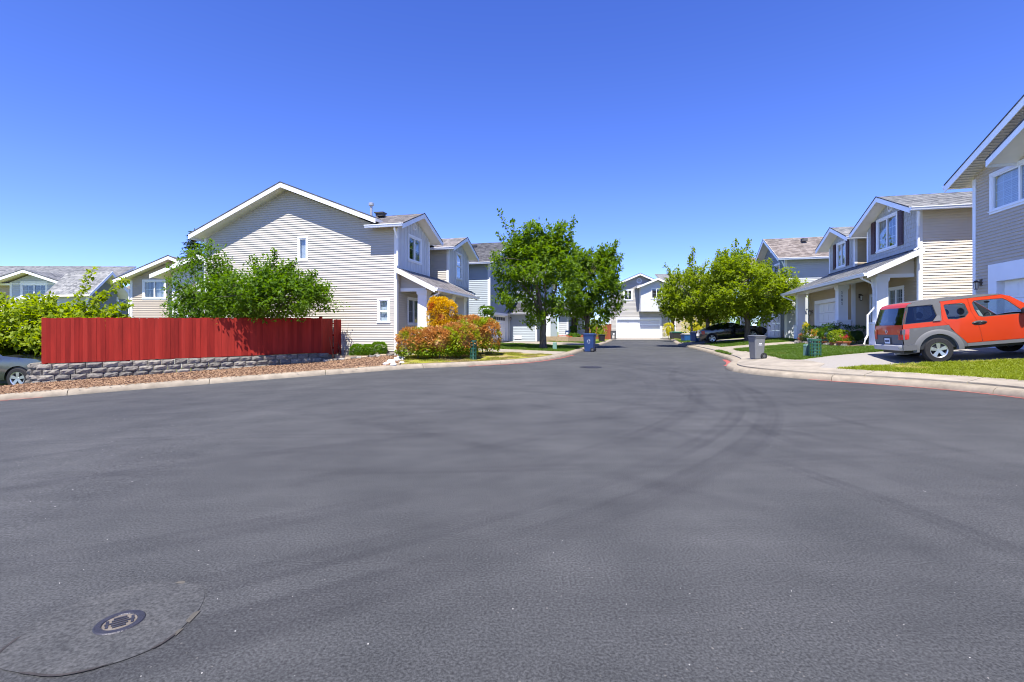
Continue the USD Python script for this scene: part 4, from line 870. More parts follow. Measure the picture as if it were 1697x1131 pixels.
h.lamp((0, 0, 0), A3, B3, -.35, 2.82)
hR1 = h

# ===== grey house with the brown roof behind the trees on the right
h = House('grey_house', 'pale grey house with a brown shingle roof beside the black car', 'house', (17.51, 31.0), ANG, 1)
h.wall((0, 0, 0), B3, NA, Polygon([(-9, .8), (0, .8), (0, 6.0), (-9, 6.0)]), 'siding_palegrey', c=.127)
h.plank('foundation', 'foundation', (.0, 9.3, -9, -.02, -.2, .8))
w1 = h.window((0, 0, 0), A3, B3, 1.15, 2.40, 4.75, 5.75, .1, 'v', (1, 2), None)
gable_front(h, 0, 6.2, 6.05, .52, .5, .52, -9, 'shingle_brown', 'siding_slate', 'lap', 3.2, [w1], near_gutter=-9, course=.127)
h.round_vent((0, 0, 0), A3, B3, 3.1, 7.0, .22)
gable_front(h, 4.3, 8.6, 5.75, .50, .4, 1.3, -2, 'shingle_brown', 'board_batten', 'bb', 3.2, [], bw=.85)
h.window((0, .85, 0), A3, B3, 5.7, 7.2, 4.4, 5.6, .1, 'v', (2, 2), None)
h.wall((4.3, 0, 0), B3, NA, Polygon([(0, 3.2), (.85, 3.2), (.85, 5.7), (0, 5.7)]), 'siding_palegrey', c=.127)
gh = h.garage((0, 0, 0), A3, B3, .98, 4.85, .80, 2.86, 4, 4)
h.wall((0, 0, 0), A3, B3, Polygon([(0, .8), (5.6, .8), (5.6, 3.2), (0, 3.2)]), 'siding_slate', [gh], c=.127)
h.wall((0, -.6, 0), A3, B3, Polygon([(5.6, .8), (8.6, .8), (8.6, 3.2), (5.6, 3.2)]), 'siding_slate', c=.127)
h.plank('front_door', 'door_dark', (6.3, 7.2, -.58, -.54, .82, 2.85))
h.plank('porch_floor', 'concrete', (5.6, 8.7, -.6, 1.1, .4, .8))
h.post(8.4, .8, .3, .8, 1.5, 3.2)
h.corner(0, 0, .8, 5.95, .11); h.corner(4.3, .85, 3.2, 5.7, .09)
h.spout((-.42, .30, 5.72), (-.38, .25, 5.62), (-.06, .04, 5.3), (-.06, .04, .9))
h.lamp((0, 0, 0), A3, B3, .5, 2.6)
h.put('roof_vent', h.mb().box(1.9, 2.2, -1.9, -1.55, 7.35, 7.52), 'shingle_dark')
hR3 = h

# ===== blue-grey house behind the street trees on the left
h = House('bluegrey_house', 'blue grey house between the cream house and the street trees', 'house', (-1.54, 33.0), ANG, -1)
h.wall((0, 0, 0), B3, NA, Polygon([(-9, .55), (0, .55), (0, 6.0), (-9, 6.0)]), 'siding_bluegrey', c=.13)
h.plank('foundation', 'foundation', (.0, 5.1, -9, -.02, -.2, .55))
h.roof([[(-.45, .45, 5.95), (-.45, -9, 5.95), (3.6, -9, 8.0), (3.6, .45, 8.0)], [(7.6, -9, 5.95), (7.6, .45, 5.95), (3.6, .45, 8.0), (3.6, -9, 8.0)]], 'shingle_dark')
h.fascia(((-.45, .45, 5.95), (3.6, .45, 8.0), B3), ((7.6, .45, 5.95), (3.6, .45, 8.0), B3))
h.gutter((-.455, -9, 5.95), (-.455, .48, 5.95), NA)
h.put('roof_vent', h.mb().box(2.6, 2.95, -2.2, -1.8, 7.45, 7.68), 'black_metal')
gh = h.garage((0, 0, 0), A3, B3, .95, 4.85, .52, 2.45, 4, 6, lights=True)
h.wall((0, 0, 0), A3, B3, Polygon([(0, .55), (7.2, .55), (7.2, 6.1), (3.6, 7.85), (0, 6.0)]), 'siding_slate', [gh], c=.13)
h.corner(0, 0, .5, 5.9, .11)
h.spout((-.50, .28, 5.82), (-.45, .24, 5.7), (-.06, .05, 5.4), (-.06, .05, .6))
h.wall((5.25, 0, 0), B3, NA, Polygon([(0, .50), (2.25, .50), (2.25, 2.75), (0, 2.75)]), 'siding_bluegrey', c=.13, name='wing_siding')
h.wall((0, 2.25, 0), A3, B3, Polygon([(5.25, .5), (8.4, .5), (8.4, 2.75), (5.25, 2.75)]), 'siding_slate', c=.13, name='wing_siding')
h.roof([[(4.85, 2.6, 2.72), (4.85, -.1, 2.72), (6.8, -.1, 3.6), (6.8, 2.6, 3.6)], [(8.8, -.1, 2.72), (8.8, 2.6, 2.72), (6.8, 2.6, 3.6), (6.8, -.1, 3.6)]], 'shingle_dark', name='wing_roof')
h.fascia(((4.85, 2.6, 2.72), (6.8, 2.6, 3.6), B3), ((8.8, 2.6, 2.72), (6.8, 2.6, 3.6), B3)); h.gutter((4.845, .3, 2.72), (4.845, 2.65, 2.72), NA)
h.corner(5.25, 2.25, .5, 2.65, .1); h.corner(5.25, 0.06, .5, 2.65, .06)
h.plank('wall_vent', 'white_metal', (5.20, 5.232, .5, 1.05, .68, .98)); h.lamp((5.25, 0, 0), B3, NA, .18, 2.3)
hL2 = h

# ===== garden house behind the street trees, left of the far garage
h = House('garden_house', 'pale grey house with a brown door behind the blue wheeled bin', 'house', (2.0, 44.5), ANG, -1)
zb = .55
h.wall((0, 0, 0), B3, NA, Polygon([(-7, zb), (.4, zb), (.4, 6.), (-7, 6.)]), 'siding_slate', c=.15)
h.wall((0, .4, 0), A3, B3, Polygon([(0, zb), (9, zb), (9, 6.), (4.5, 7.8), (0, 6.)]), 'siding_slate', c=.15)
h.roof([[(-.4, .8, 5.95), (-.4, -7, 5.95), (4.5, -7, 8.), (4.5, .8, 8.)], [(9.4, -7, 5.95), (9.4, .8, 5.95), (4.5, .8, 8.), (4.5, -7, 8.)]], 'shingle_dark')
h.plank('white_panel', 'white_trim', (-.04, -.005, 1.2, 1.56, zb, 2.9)); h.plank('screen_wall', 'siding_slate', (-.02, .06, 1.58, 2.2, zb, 2.7))
h.wall((.0, .4, 0), B3, NA, Polygon([(0, zb), (.8, zb), (.8, 3.0), (0, 3.0)]), 'siding_palegrey', c=.18, name='wing_siding')
h.wall((.6, 2.2, 0), B3, NA, Polygon([(0, zb+.2), (.88, zb+.2), (.88, 3.0), (0, 3.0)]), 'siding_palegrey', c=.18, name='wing_siding')
h.corner(.6, 3.08, zb, 3.0, .1); h.wall((.6, 3.08, 0), A3, B3, Polygon([(0, zb), (3, zb), (3, 3), (0, 3)]), 'siding_slate', c=.15, name='wing_siding')
h.wall((3.0, 2.7, 0), B3, NA, Polygon([(0, zb+.2), (1.2, zb+.2), (1.2, 3.0), (0, 3.0)]), 'siding_slate', c=.18, name='wing_siding')
d_ = h.plank('front_door', 'door_dark', (2.94, 2.975, 3.12, 3.66, zb+.25, 2.6)); h.plank('door_trim', 'white_trim', (2.92, 2.972, 3.66, 3.78, zb+.2, 2.7), (2.92, 2.972, 3.12, 3.66, 2.6, 2.7))
h.wall((2.6, 3.85, 0), B3, NA, Polygon([(0, zb+.2), (.55, zb+.2), (.55, 3.0), (0, 3.0)]), 'siding_palegrey', c=.25, name='wing_siding')
h.roof([[(.2, 4.7, 3.0), (.2, 0, 3.0), (3.2, 0, 4.2), (3.2, 4.7, 4.2)]], 'shingle_dark', name='porch_roof'); h.plank('porch_floor', 'timber', (.2, 3.0, 1.4, 4.5, .2, zb+.15))

# ===== far house that closes the street
h = House('far_house', 'taupe house with a white garage door closing the far end of the street', 'house', (11.23, 55.7), 0., -1)
gh = h.garage((0, 0, 0), A3, B3, .88, 5.85, .50, 2.66, 4, 4, trim=.14)
w1 = h.window((0, 0, 0), A3, B3, 1.72, 2.55, 4.95, 6.0, .12, 'v', (1, 2), None)
h.wall((0, 0, 0), A3, B3, Polygon([(0, .5), (7.05, .5), (7.05, 6.3), (6.7, 6.8), (3.4, 7.75), (0.1, 6.55), (0, 6.5)]), 'siding_greybeige', [gh, w1], c=.15)
zf = lambda a: 7.93-.43*abs(a-3.41)
h.roof([[(.65-.35, .5, zf(.3)), (.3, -8, zf(.3)), (3.41, -8, zf(3.41)), (3.41, .5, zf(3.41))], [(6.9, -8, zf(6.9)), (6.9, .5, zf(6.9)), (3.41, .5, zf(3.41)), (3.41, -8, zf(3.41))]], 'shingle_dark')
h.fascia(((.3, .5, zf(.3)), (3.41, .5, zf(3.41)), B3), ((6.9, .5, zf(6.9)), (3.41, .5, zf(3.41)), B3), h=.22)
h.drip(((.3, .5, zf(.3)), (3.41, .5, zf(3.41)), B3), ((6.9, .5, zf(6.9)), (3.41, .5, zf(3.41)), B3))
h.round_vent((0, 0, 0), A3, B3, 3.41, 7.1, .3, louvres=False)
w2 = h.window((0, .85, 0), A3, B3, 4.62, 5.72, 5.05, 6.12, .1, 'v', (1, 2), None)
h.wall((0, .85, 0), A3, B3, Polygon([(3.38, 3.62), (6.95, 3.62), (6.95, 6.35), (5.2, 7.1), (3.38, 6.35)]), 'board_batten', [w2], kind='bb')
h.wall((3.38, 0, 0), B3, NA, Polygon([(0, 3.62), (.85, 3.62), (.85, 6.3), (0, 6.3)]), 'board_batten', kind='bb'); h.wall((6.95, 0, 0), B3, A3, Polygon([(0, 3.62), (.85, 3.62), (.85, 6.3), (0, 6.3)]), 'board_batten', kind='bb')
h.plank('bay_underside', 'white_trim', (3.38, 6.95, .0, .86, 3.56, 3.62))
z2 = lambda a: 7.28-.41*abs(a-5.2)
h.roof([[(2.85, 1.3, z2(2.85)), (2.85, -2, z2(2.85)), (5.2, -2, z2(5.2)), (5.2, 1.3, z2(5.2))], [(7.55, -2, z2(7.55)), (7.55, 1.3, z2(7.55)), (5.2, 1.3, z2(5.2)), (5.2, -2, z2(5.2))]], 'shingle_dark', name='bay_roof')
h.fascia(((2.85, 1.3, z2(2.85)), (5.2, 1.3, z2(5.2)), B3), ((7.55, 1.3, z2(7.55)), (5.2, 1.3, z2(5.2)), B3), h=.2)
h.corner(0, 0, .5, 6.4, .12); h.corner(7.05, 0, .5, 3.6, .12, da=-1)
h.wall((7.05, -1.6, 0), A3, B3, Polygon([(0, .5), (7.5, .5), (7.5, 6.2), (0, 6.2)]), 'siding_taupe', c=.15)
h.roof([[(7.0, -1.0, 6.3), (15.2, -1.0, 6.3), (15.2, -6, 8.6), (7.0, -6, 8.6)]], 'shingle_grey', name='side_roof')
h.gutter((7.0, -.99, 6.3), (15.2, -.99, 6.3), B3)
h.window((7.05, -1.6, 0), A3, B3, .9, 2.0, 4.4, 5.6, .1, 'v', (1, 2), None)
h.plank('front_door', 'door_red', (7.22, 7.98, -1.57, -1.53, .75, 2.75)); h.plank('door_trim', 'white_trim', (7.1, 7.22, -1.575, -1.5, .5, 2.9), (7.98, 8.12, -1.575, -1.5, .5, 2.9), (7.22, 7.98, -1.575, -1.5, 2.75, 2.9))
h.plank('porch_floor', 'concrete', (7.06, 9.5, -1.6, -.2, .2, .55)); h.plank('foundation', 'foundation', (0, 7.05, -8, -.02, -.3, .5), (7.06, 14.5, -8, -1.63, -.3, .5))

# ===== houses behind the fence on the left
h = House('gable_house', 'taupe house with a sliding window and a round vent seen above the red fence', 'house', (-21.29, 27.), 0., -1)
zg = -.9
w1 = h.window((0, 0, 0), A3, B3, .76, 1.90, 3.14, 4.06, .10, 'v', (2, 2), 'half')
h.wall((0, 0, 0), A3, B3, Polygon([(0, zg), (4.9, zg), (4.9, 4.1), (2.45, 5.22), (0, 4.15)]), 'siding_taupe', [w1])
zf = lambda a: 5.42-.43*abs(a-2.46)
h.roof([[(-.6, .5, zf(-.6)), (-.6, -10, zf(-.6)), (2.46, -10, zf(2.46)), (2.46, .5, zf(2.46))], [(5.5, -10, zf(5.5)), (5.5, .5, zf(5.5)), (2.46, .5, zf(2.46)), (2.46, -10, zf(2.46))]], 'shingle_brown')
h.fascia(((-.6, .5, zf(-.6)), (2.46, .5, zf(2.46)), B3), ((5.5, .5, zf(5.5)), (2.46, .5, zf(2.46)), B3), h=.2)
h.drip(((-.6, .5, zf(-.6)), (2.46, .5, zf(2.46)), B3), ((5.5, .5, zf(5.5)), (2.46, .5, zf(2.46)), B3))
h.round_vent((0, 0, 0), A3, B3, 2.66, 4.82, .2, louvres=False)
h.wall((0, .7, 0), A3, B3, Polygon([(2.85, zg), (6.5, zg), (6.5, 4.3), (4.5, 5.2), (2.85, 4.45)]), 'board_batten', kind='bb')
h.wall((2.85, 0, 0), B3, NA, Polygon([(0, zg), (.7, zg), (.7, 4.3), (0, 4.3)]), 'siding_taupe')
z2 = lambda a: 5.36-.42*abs(a-4.5)
h.roof([[(1.95, 1.2, z2(1.95)), (1.95, -2, z2(1.95)), (4.5, -2, z2(4.5)), (4.5, 1.2, z2(4.5))], [(7.05, -2, z2(7.05)), (7.05, 1.2, z2(7.05)), (4.5, 1.2, z2(4.5)), (4.5, -2, z2(4.5))]], 'shingle_brown', name='bay_roof')
h.fascia(((1.95, 1.2, z2(1.95)), (4.5, 1.2, z2(4.5)), B3), ((7.05, 1.2, z2(7.05)), (4.5, 1.2, z2(4.5)), B3), h=.2)
h.corner(0, 0, zg, 4.1, .11); h.corner(2.85, .7, zg, 4.2, .1)
h.wall((0, 0, 0), B3, NA, Polygon([(-10, zg), (0, zg), (0, 4.1), (-10, 4.1)]), 'siding_taupe')
h.spout((-.5, .3, 3.95), (-.06, .05, 3.6), (-.06, .05, 0.))
# brown roofed row behind
h = House('brown_roof_house', 'brown shingle roofed house behind the left gables, mostly hidden', 'house', (-31.5, 40.), 0., -1)
h.wall((0, 0, 0), A3, B3, Polygon([(0, -1.2), (11, -1.2), (11, 5.0), (0, 5.0)]), 'siding_slate', c=.14)
h.window((0, 0, 0), A3, B3, 2.2, 3.3, 3.2, 4.4, .1, 'v', None, None)
h.roof([[(-.5, .6, 4.6), (11.5, .6, 4.6), (9.6, -4, 6.75), (-.5, -4, 6.95)]], 'shingle_brown')
h.gutter((-.5, .61, 4.6), (11.5, .61, 4.6), B3)
h.put('roof_vent', h.mb().box(7.6, 7.9, -3.2, -2.9, 6.4, 6.62).box(9.0, 9.3, -3.3, -3.0, 6.4, 6.65), 'black_metal'); h.put('flue_pipe', h.mb().tube([(6.9, -1.8, 5.6), (6.9, -1.8, 6.15)], .06, 8), 'black_metal')
# blue grey gable turned to the right
h = House('slate_gable_house', 'slate blue house gable in shade with steep white eaves left of the taupe gable', 'house', (-27.2, 31.0), 78., -1)
h.wall((0, 0, 0), A3, B3, Polygon([(0, -1.3), (1.9, -1.3), (1.9, 3.75), (.95, 4.95), (0, 3.75)]), 'siding_slate', c=.13)
z2 = lambda a: 5.2-1.13*abs(a-.95)
h.roof([[(-.45, .75, z2(-.45)), (-.45, -3, z2(-.45)), (.95, -3, z2(.95)), (.95, .75, z2(.95))], [(2.35, -3, z2(2.35)), (2.35, .75, z2(2.35)), (.95, .75, z2(.95)), (.95, -3, z2(.95))]], 'shingle_grey')
h.fascia(((-.45, .75, z2(-.45)), (.95, .75, z2(.95)), B3), ((2.35, .75, z2(2.35)), (.95, .75, z2(.95)), B3), h=.2)
h.wall((0, 0, 0), B3, NA, Polygon([(-3, -1.3), (0, -1.3), (0, 3.7), (-3, 3.7)]), 'siding_palegrey', c=.13); h.corner(0, 0, -1.3, 3.6, .08); h.corner(1.9, 0, -1.3, 3.6, .08, da=-1)
h.gutter((2.355, -1, z2(2.35)), (2.355, .78, z2(2.35)), A3); h.spout((2.3, .4, 3.5), (2.0, .06, 3.2), (1.97, .05, -1))
h.wall((2.6, -.8, 0), A3, B3, Polygon([(0, -1.3), (3, -1.3), (3, 4.2), (0, 4.2)]), 'siding_slate', c=.13)
# grey roofed house at the left edge
h = House('grey_roof_house', 'grey house with a broad shingle roof and one low gable at the left edge', 'house', (-36.5, 33.), 0., -1)
w1 = h.window((2.28, .0, 0), A3, B3, .80, 2.42, 3.52, 4.58, .11, 'v', (2, 2), None)
h.wall((2.28, 0, 0), A3, B3, Polygon([(0, -1.5), (3.26, -1.5), (3.26, 4.62), (1.5, 5.2), (0, 4.62)]), 'siding_palegrey', [w1], c=.13)
z2 = lambda a: 5.42-.33*abs(a-3.75)
h.roof([[(1.2, .6, z2(1.2)), (1.2, -4, z2(1.2)), (3.75, -4, z2(3.75)), (3.75, .6, z2(3.75))], [(6.3, -4, z2(6.3)), (6.3, .6, z2(6.3)), (3.75, .6, z2(3.75)), (3.75, -4, z2(3.75))]], 'shingle_grey', name='bay_roof')
h.fascia(((1.2, .6, z2(1.2)), (3.75, .6, z2(3.75)), B3), ((6.3, .6, z2(6.3)), (3.75, .6, z2(3.75)), B3), h=.2)
h.drip(((1.2, .6, z2(1.2)), (3.75, .6, z2(3.75)), B3), ((6.3, .6, z2(6.3)), (3.75, .6, z2(3.75)), B3))
h.wall((-3, -.6, 0), A3, B3, Polygon([(0, -1.5), (11.5, -1.5), (11.5, 4.5), (0, 4.5)]), 'siding_taupe', c=.13)
h.roof([[(-4, -.1, 4.55), (8.6, -.1, 4.55), (7.0, -5., 6.3), (-4, -5., 6.5)]], 'shingle_grey')
h.gutter((-4, -.09, 4.55), (8.6, -.09, 4.55), B3); h.corner(2.28, 0, -1.5, 4.6, .11); h.corner(5.54, 0, -1.5, 4.6, .11, da=-1)
h.window((-3, -.6, 0), A3, B3, 9.0, 9.9, 3.0, 4.1, .1, 'v', None, None)
# ---------------------------------------------------------------- fence and stone wall
def lerp(a, b, t): return np.asarray(a, float)*(1-t)+np.asarray(b, float)*t
FA, FB = np.array([-14.80, 15.22]), np.array([-7.90, 19.92])
fz0 = lambda t: .235+.14*t**1.15
ftop = lambda t: 1.69+.125*t
fd = (FB-FA)/np.linalg.norm(FB-FA); fl = float(np.linalg.norm(FB-FA)); fn = np.array([fd[1], -fd[0]])   # towards the street
fence = thing('board_fence', 'long red board fence standing on the stone block wall', 'fence')
rf = rnd(31)
def fence_board(P, D, N, w, z0, z1, par, mt, name='board'):
    D3, N3 = np.array([*D, 0]), np.array([*N, 0]); e = w*.5; k = .022
    pg = Polygon([(-e, 0), (e, 0), (e, z1-z0-k), (e-k*.8, z1-z0), (-e+k*.8, z1-z0), (-e, z1-z0-k)])
    t = rf.normal(0, .004); mb = MB().prism(np.array([*P, z0]), D3+Z3*t, Z3-D3*t, N3, pg, 0., .018)
    return obj(name, mb, mt, par)
s = 0.
while s < fl-.05:
    w = rf.uniform(.104, .114); t = (s+w/2)/fl; off = (int(s/.109) % 2)*.006+rf.uniform(0, .005)
    mtl = ('fence_red', 'fence_red_b', 'fence_red_c', 'fence_red_d', 'fence_red_e')[int(rf.integers(0, 5))]
    b = fence_board(FA+fd*(s+w/2)+fn*off, fd, fn, w+.010, fz0(t)+.012+rf.normal(0, .004), ftop(t)+rf.normal(0, .008), fence, mtl)
    s += w
for hgt in (.28, .8, 1.28):
    mb = MB(); p0, p1 = FA-fn*.045, FB-fn*.045
    mb.hexa([[*(p+n_*.02*fn), z_] for z_ in (0, 1) for p, n_ in ((p0, -1), (p1, -1), (p1, 1), (p0, 1))])
    v = mb.v[0]; v[:, 2] = np.where(v[:, 2] > .5, .045, -.045)+np.where(np.abs(v[:, 0]-FA[0]) < 1, fz0(0), fz0(1))+hgt
    obj('rail', mb, 'fence_red_b', fence)
for x in np.linspace(.06, fl-.06, 5):
    p = FA+fd*x-fn*.10; obj('post', MB().box(p[0]-.045, p[0]+.045, p[1]-.045, p[1]+.045, fz0(x/fl)-.4, ftop(x/fl)-.03), 'fence_red_b', fence)
gate = thing('board_fence', 'short dark red fence return between the long red fence and the cream house', 'fence')
gd = np.array([.2416, .9704]); gn = np.array([.9704, -.2416]); s = .02
while s < 1.40:
    w = .135; gap = .70 < s < .80
    if not gap: fence_board(FB+gd*(s+w/2)+gn*rf.uniform(.0, .006)+gn*(.05 if s > .8 else 0), gd, gn, w-.003, .28+rf.normal(0, .006), 1.80-.02*(s > .8)+rf.normal(0, .006), gate, ('fence_red', 'fence_red_b')[int(rf.integers(0, 2))])
    s += w
for hgt in (.55, 1.1, 1.6): obj('rail', MB().obox(np.array([*(FB-gn*.04), hgt]), np.array([*gd, 0]), Z3, np.array([*gn, 0]), 0, 1.42, -.04, .04, -.02, .02), 'fence_red_b', gate)
p = FB+fd*.02; obj('post', MB().box(p[0]-.05, p[0]+.05, p[1]-.05, p[1]+.05, .0, 1.86), 'fence_red', gate)
# split-faced block wall: every block a part
wall = thing('retaining_wall', 'low grey wall of rough concrete blocks under the red fence', 'wall')
wp = LineString([(-16.05, 17.2), (-15.95, 16.4), (-15.7, 15.75), (-15.3, 15.35), (-14.8, 15.2), (-14.2, 15.50), (-13.2, 16.16), *[tuple(FA+fd*x+fn*.16) for x in np.linspace(2.6, fl-.05, 12)], tuple(FB+fn*.10+fd*.28)])
rw = rnd(33)
def stone_block(w, hgt, dep, rng, amp=.05, nx=5, nz=4):
    xs, zs = np.linspace(-w/2, w/2, nx), np.linspace(0, hgt, nz); f = np.zeros((nz, nx, 3))
    for i, z in enumerate(zs):
        for j, x in enumerate(xs):
            e = min(i, nz-1-i, j, nx-1-j) == 0
            f[i, j] = [x, -(0. if e else rng.uniform(.018, .018+amp))+(rng.uniform(0, .012) if e else 0), z]
    v = f.reshape(-1, 3); F = [[i*nx+j, i*nx+j+1, (i+1)*nx+j+1, (i+1)*nx+j] for i in range(nz-1) for j in range(nx-1)]
    back = np.array([[-w/2, dep, 0], [w/2, dep, 0], [w/2, dep, hgt], [-w/2, dep, hgt]]); n = len(v); c = [0, nx-1, nz*nx-1, (nz-1)*nx]
    F += [[c[3], c[2], n+2, n+3], [c[0], n+3-3, n+1, c[1]], [c[1], n+1, n+2, c[2]], [c[0], c[3], n+3, n]]
    return np.vstack([v, back]), np.vstack([np.array(F)[:, [0, 1, 2]], np.array(F)[:, [0, 2, 3]]])
CH = .172
for k in range(4):
    s = -.2*(k % 2)+.02
    while s < wp.length-.1:
        w = rw.uniform(.38, .43); c = max(0., min(s+w/2, wp.length)); P = np.array(wp.interpolate(c).coords[0])
        if w/2 < c+.15:
            tt = np.array(wp.interpolate(min(c+.15, wp.length)).coords[0])-np.array(wp.interpolate(max(c-.15, 0)).coords[0]); tt /= np.linalg.norm(tt); nn = np.array([tt[1], -tt[0]])
            tp = np.clip((P-FA)@fd/fl, 0, 1); z = fz0(tp)-.005-CH*(k+1); setb = .018*(3-k)
            if z+CH > float(T(*P))-.06:
                v, f = stone_block(w-.014, CH-.009, .24, rw)
                W = np.column_stack([P[0]+tt[0]*v[:, 0]-nn[0]*(v[:, 1]+setb*0)+nn[0]*(.018*k+rw.uniform(-.008, .008)), P[1]+tt[1]*v[:, 0]-nn[1]*v[:, 1]+nn[1]*(.018*k), z+v[:, 2]])
                obj('block', MB().add(W, f), 'block_%d' % rw.integers(0, 4), wall)
        s += w
obj('cap_soil', MB().add([[*(FA-fn*.5), fz0(0)-.01], [*(FB-fn*.5), fz0(1)-.01], [*(FB+fn*.02), fz0(1)-.01], [*(FA+fn*.02), fz0(0)-.01]], [[0, 1, 2, 3]]), 'soil', wall)

# ---------------------------------------------------------------- vegetation
leaf('leaf_olive', [(.14, .22, .010), (.28, .36, .014), (.44, .46, .02), (.30, .22, .05)], .4)
def leaves(mb, P, axis, rng, size, up=1.3, ratio=.56):
    """Folded diamond leaves at points P growing along axis."""
    n = len(P); ax = axis/np.maximum(np.linalg.norm(axis, axis=1, keepdims=True), 1e-6)
    nr = rng.normal(0, 1, (n, 3)); nr /= np.linalg.norm(nr, axis=1, keepdims=True); nr = nr+np.array([0, 0, up*1.6])
    sd = np.cross(ax, nr); sd /= np.maximum(np.linalg.norm(sd, axis=1, keepdims=True), 1e-6); nn = np.cross(sd, ax)
    L = (size*rng.uniform(.65, 1.25, n))[:, None]; W = L*ratio*.5
    v = np.stack([P, P+ax*L*.45+sd*W-nn*W*.25, P+ax*L-nn*L*.12, P+ax*L*.45-sd*W-nn*W*.25], 1).reshape(-1, 3)
    i = np.arange(n)[:, None]*4
    return mb.add(v, np.vstack([i+[0, 1, 2], i+[0, 2, 3]]))
def sphere_dirs(rng, n):
    d = rng.normal(0, 1, (n, 3)); return d/np.linalg.norm(d, axis=1, keepdims=True)
def crown(rng, c, r, n_tw, per, size, up=.45, hole=.30, shell=.5, droop=.25, tw=.42, lump=.85, seed=0):
    """Twigs in an uneven volume with gaps; returns (leaf mesh, twig ends)."""
    c, r = np.asarray(c, float), np.asarray(r, float); mb = MB(); pts, dirs = [], []
    while len(pts) < n_tw:
        d = sphere_dirs(rng, 400); q = (shell+(1-shell)*rng.random(400)**.6)
        rr = 1.06-lump*.5+lump*meshkit.noise(d*2.3+seed*7.1)
        x = d*r*(q*rr)[:, None]; keep = meshkit.noise((x+c)*1.15+seed*3.3) > hole
        for a, b in zip(x[keep], d[keep]): pts.append(a); dirs.append(b)
    pts, dirs = np.array(pts[:n_tw])+c, np.array(dirs[:n_tw])
    g = dirs*.7+np.array([0, 0, up])+rng.normal(0, .45, (n_tw, 3)); g /= np.linalg.norm(g, axis=1, keepdims=True)
    t = rng.uniform(-.35, 1, (n_tw, per)); P = pts[:, None]+g[:, None]*t[..., None]*tw+rng.normal(0, .055, (n_tw, per, 3))
    A = g[:, None]*.5+rng.normal(0, .8, (n_tw, per, 3))+np.array([0, 0, -droop])
    leaves(mb, P.reshape(-1, 3), A.reshape(-1, 3), rng, size)
    return mb, pts
def shoot(mb, wood, rng, p, q, size, n=34, bend=.12):
    n = int(n*4.5)
    """A long young shoot with leaves all along."""
    p, q = np.asarray(p, float), np.asarray(q, float); m = (p+q)/2+rng.normal(0, bend, 3); t = np.linspace(0, 1, 8)[:, None]
    c = p*(1-t)**2+2*m*t*(1-t)+q*t*t; wood.tube(c, np.linspace(.016, .004, 8), 4)
    u = rng.uniform(.0, 1., n)[:, None]; P = p*(1-u)**2+2*m*u*(1-u)+q*u*u+rng.normal(0, 1, (n, 3))*(.17*(1-.7*u))
    leaves(mb, P, rng.normal(0, 1, (n, 3))+np.array([0, 0, .1]), rng, size)
def limb(wood, rng, p, q, r0, r1, k=6, sag=.25):
    p, q = np.asarray(p, float), np.asarray(q, float); d = q-p; m = p+d*.45+np.array([0, 0, sag*np.linalg.norm(d)*.5])+rng.normal(0, .08*np.linalg.norm(d), 3)
    t = np.linspace(0, 1, 8)[:, None]; c = p*(1-t)**2+2*m*t*(1-t)+q*t*t
    wood.tube(c, np.linspace(r0, r1, 8), k); return c
def tree(name, label, base, trunk_h, tr, c, r, n_tw, per, size, lm, seed, shoots=(), bark='bark', n_limb=7, lean=(0, 0), group=None, cat='tree', extra=(), hole=.435, **kw):
    rng = rnd(seed); base = np.asarray(base, float); t = thing(name, label, cat, base, 0, group)
    top = np.array([lean[0], lean[1], trunk_h]); W = MB(); z = np.linspace(0, 1, 7)
    cl = np.array([0, 0, -.15])+(top+[0, 0, .15])*z[:, None]+rng.normal(0, .025, (7, 3))*z[:, None]
    fl = 1+.55*np.exp(-z*9); W.tube(cl, tr*fl*(1-.22*z), 10)
    mb, pts = crown(rng, c, r, n_tw, per, size, seed=seed, hole=hole, **kw)
    for (ec, er, en) in extra:
        m2, p2 = crown(rng, ec, er, en, per, size, seed=seed+5, hole=hole*.8, **kw); mb.v += m2.v; mb.f += [f+mb.n for f in m2.f]; mb.n += m2.n; pts = np.vstack([pts, p2])
    ends = []
    for i in range(n_limb):
        a = i/n_limb*2*np.pi+rng.normal(0, .25); q = np.asarray(c)+np.asarray(r)*np.array([np.cos(a)*.55, np.sin(a)*.55, rng.uniform(-.15, .5)])
        ends.append(limb(W, rng, top*rng.uniform(.78, 1.0), q, tr*rng.uniform(.42, .62), .02))
    allp = np.vstack(ends)
    for q in pts[rng.choice(len(pts), min(len(pts), 70), replace=False)]:
        o = allp[np.argmin(np.linalg.norm(allp-q, axis=1)+rng.random(len(allp))*.3)]; limb(W, rng, o, q, .018, .005, 4, .1)
    for sp in shoots: shoot(mb, W, rng, sp[0], sp[1], size, sp[2] if len(sp) > 2 else 34)
    obj('trunk', W, bark, t, smooth=50); obj('crown', mb, lm, t)
    return t
def gz(x, y): return float(T(x, y))
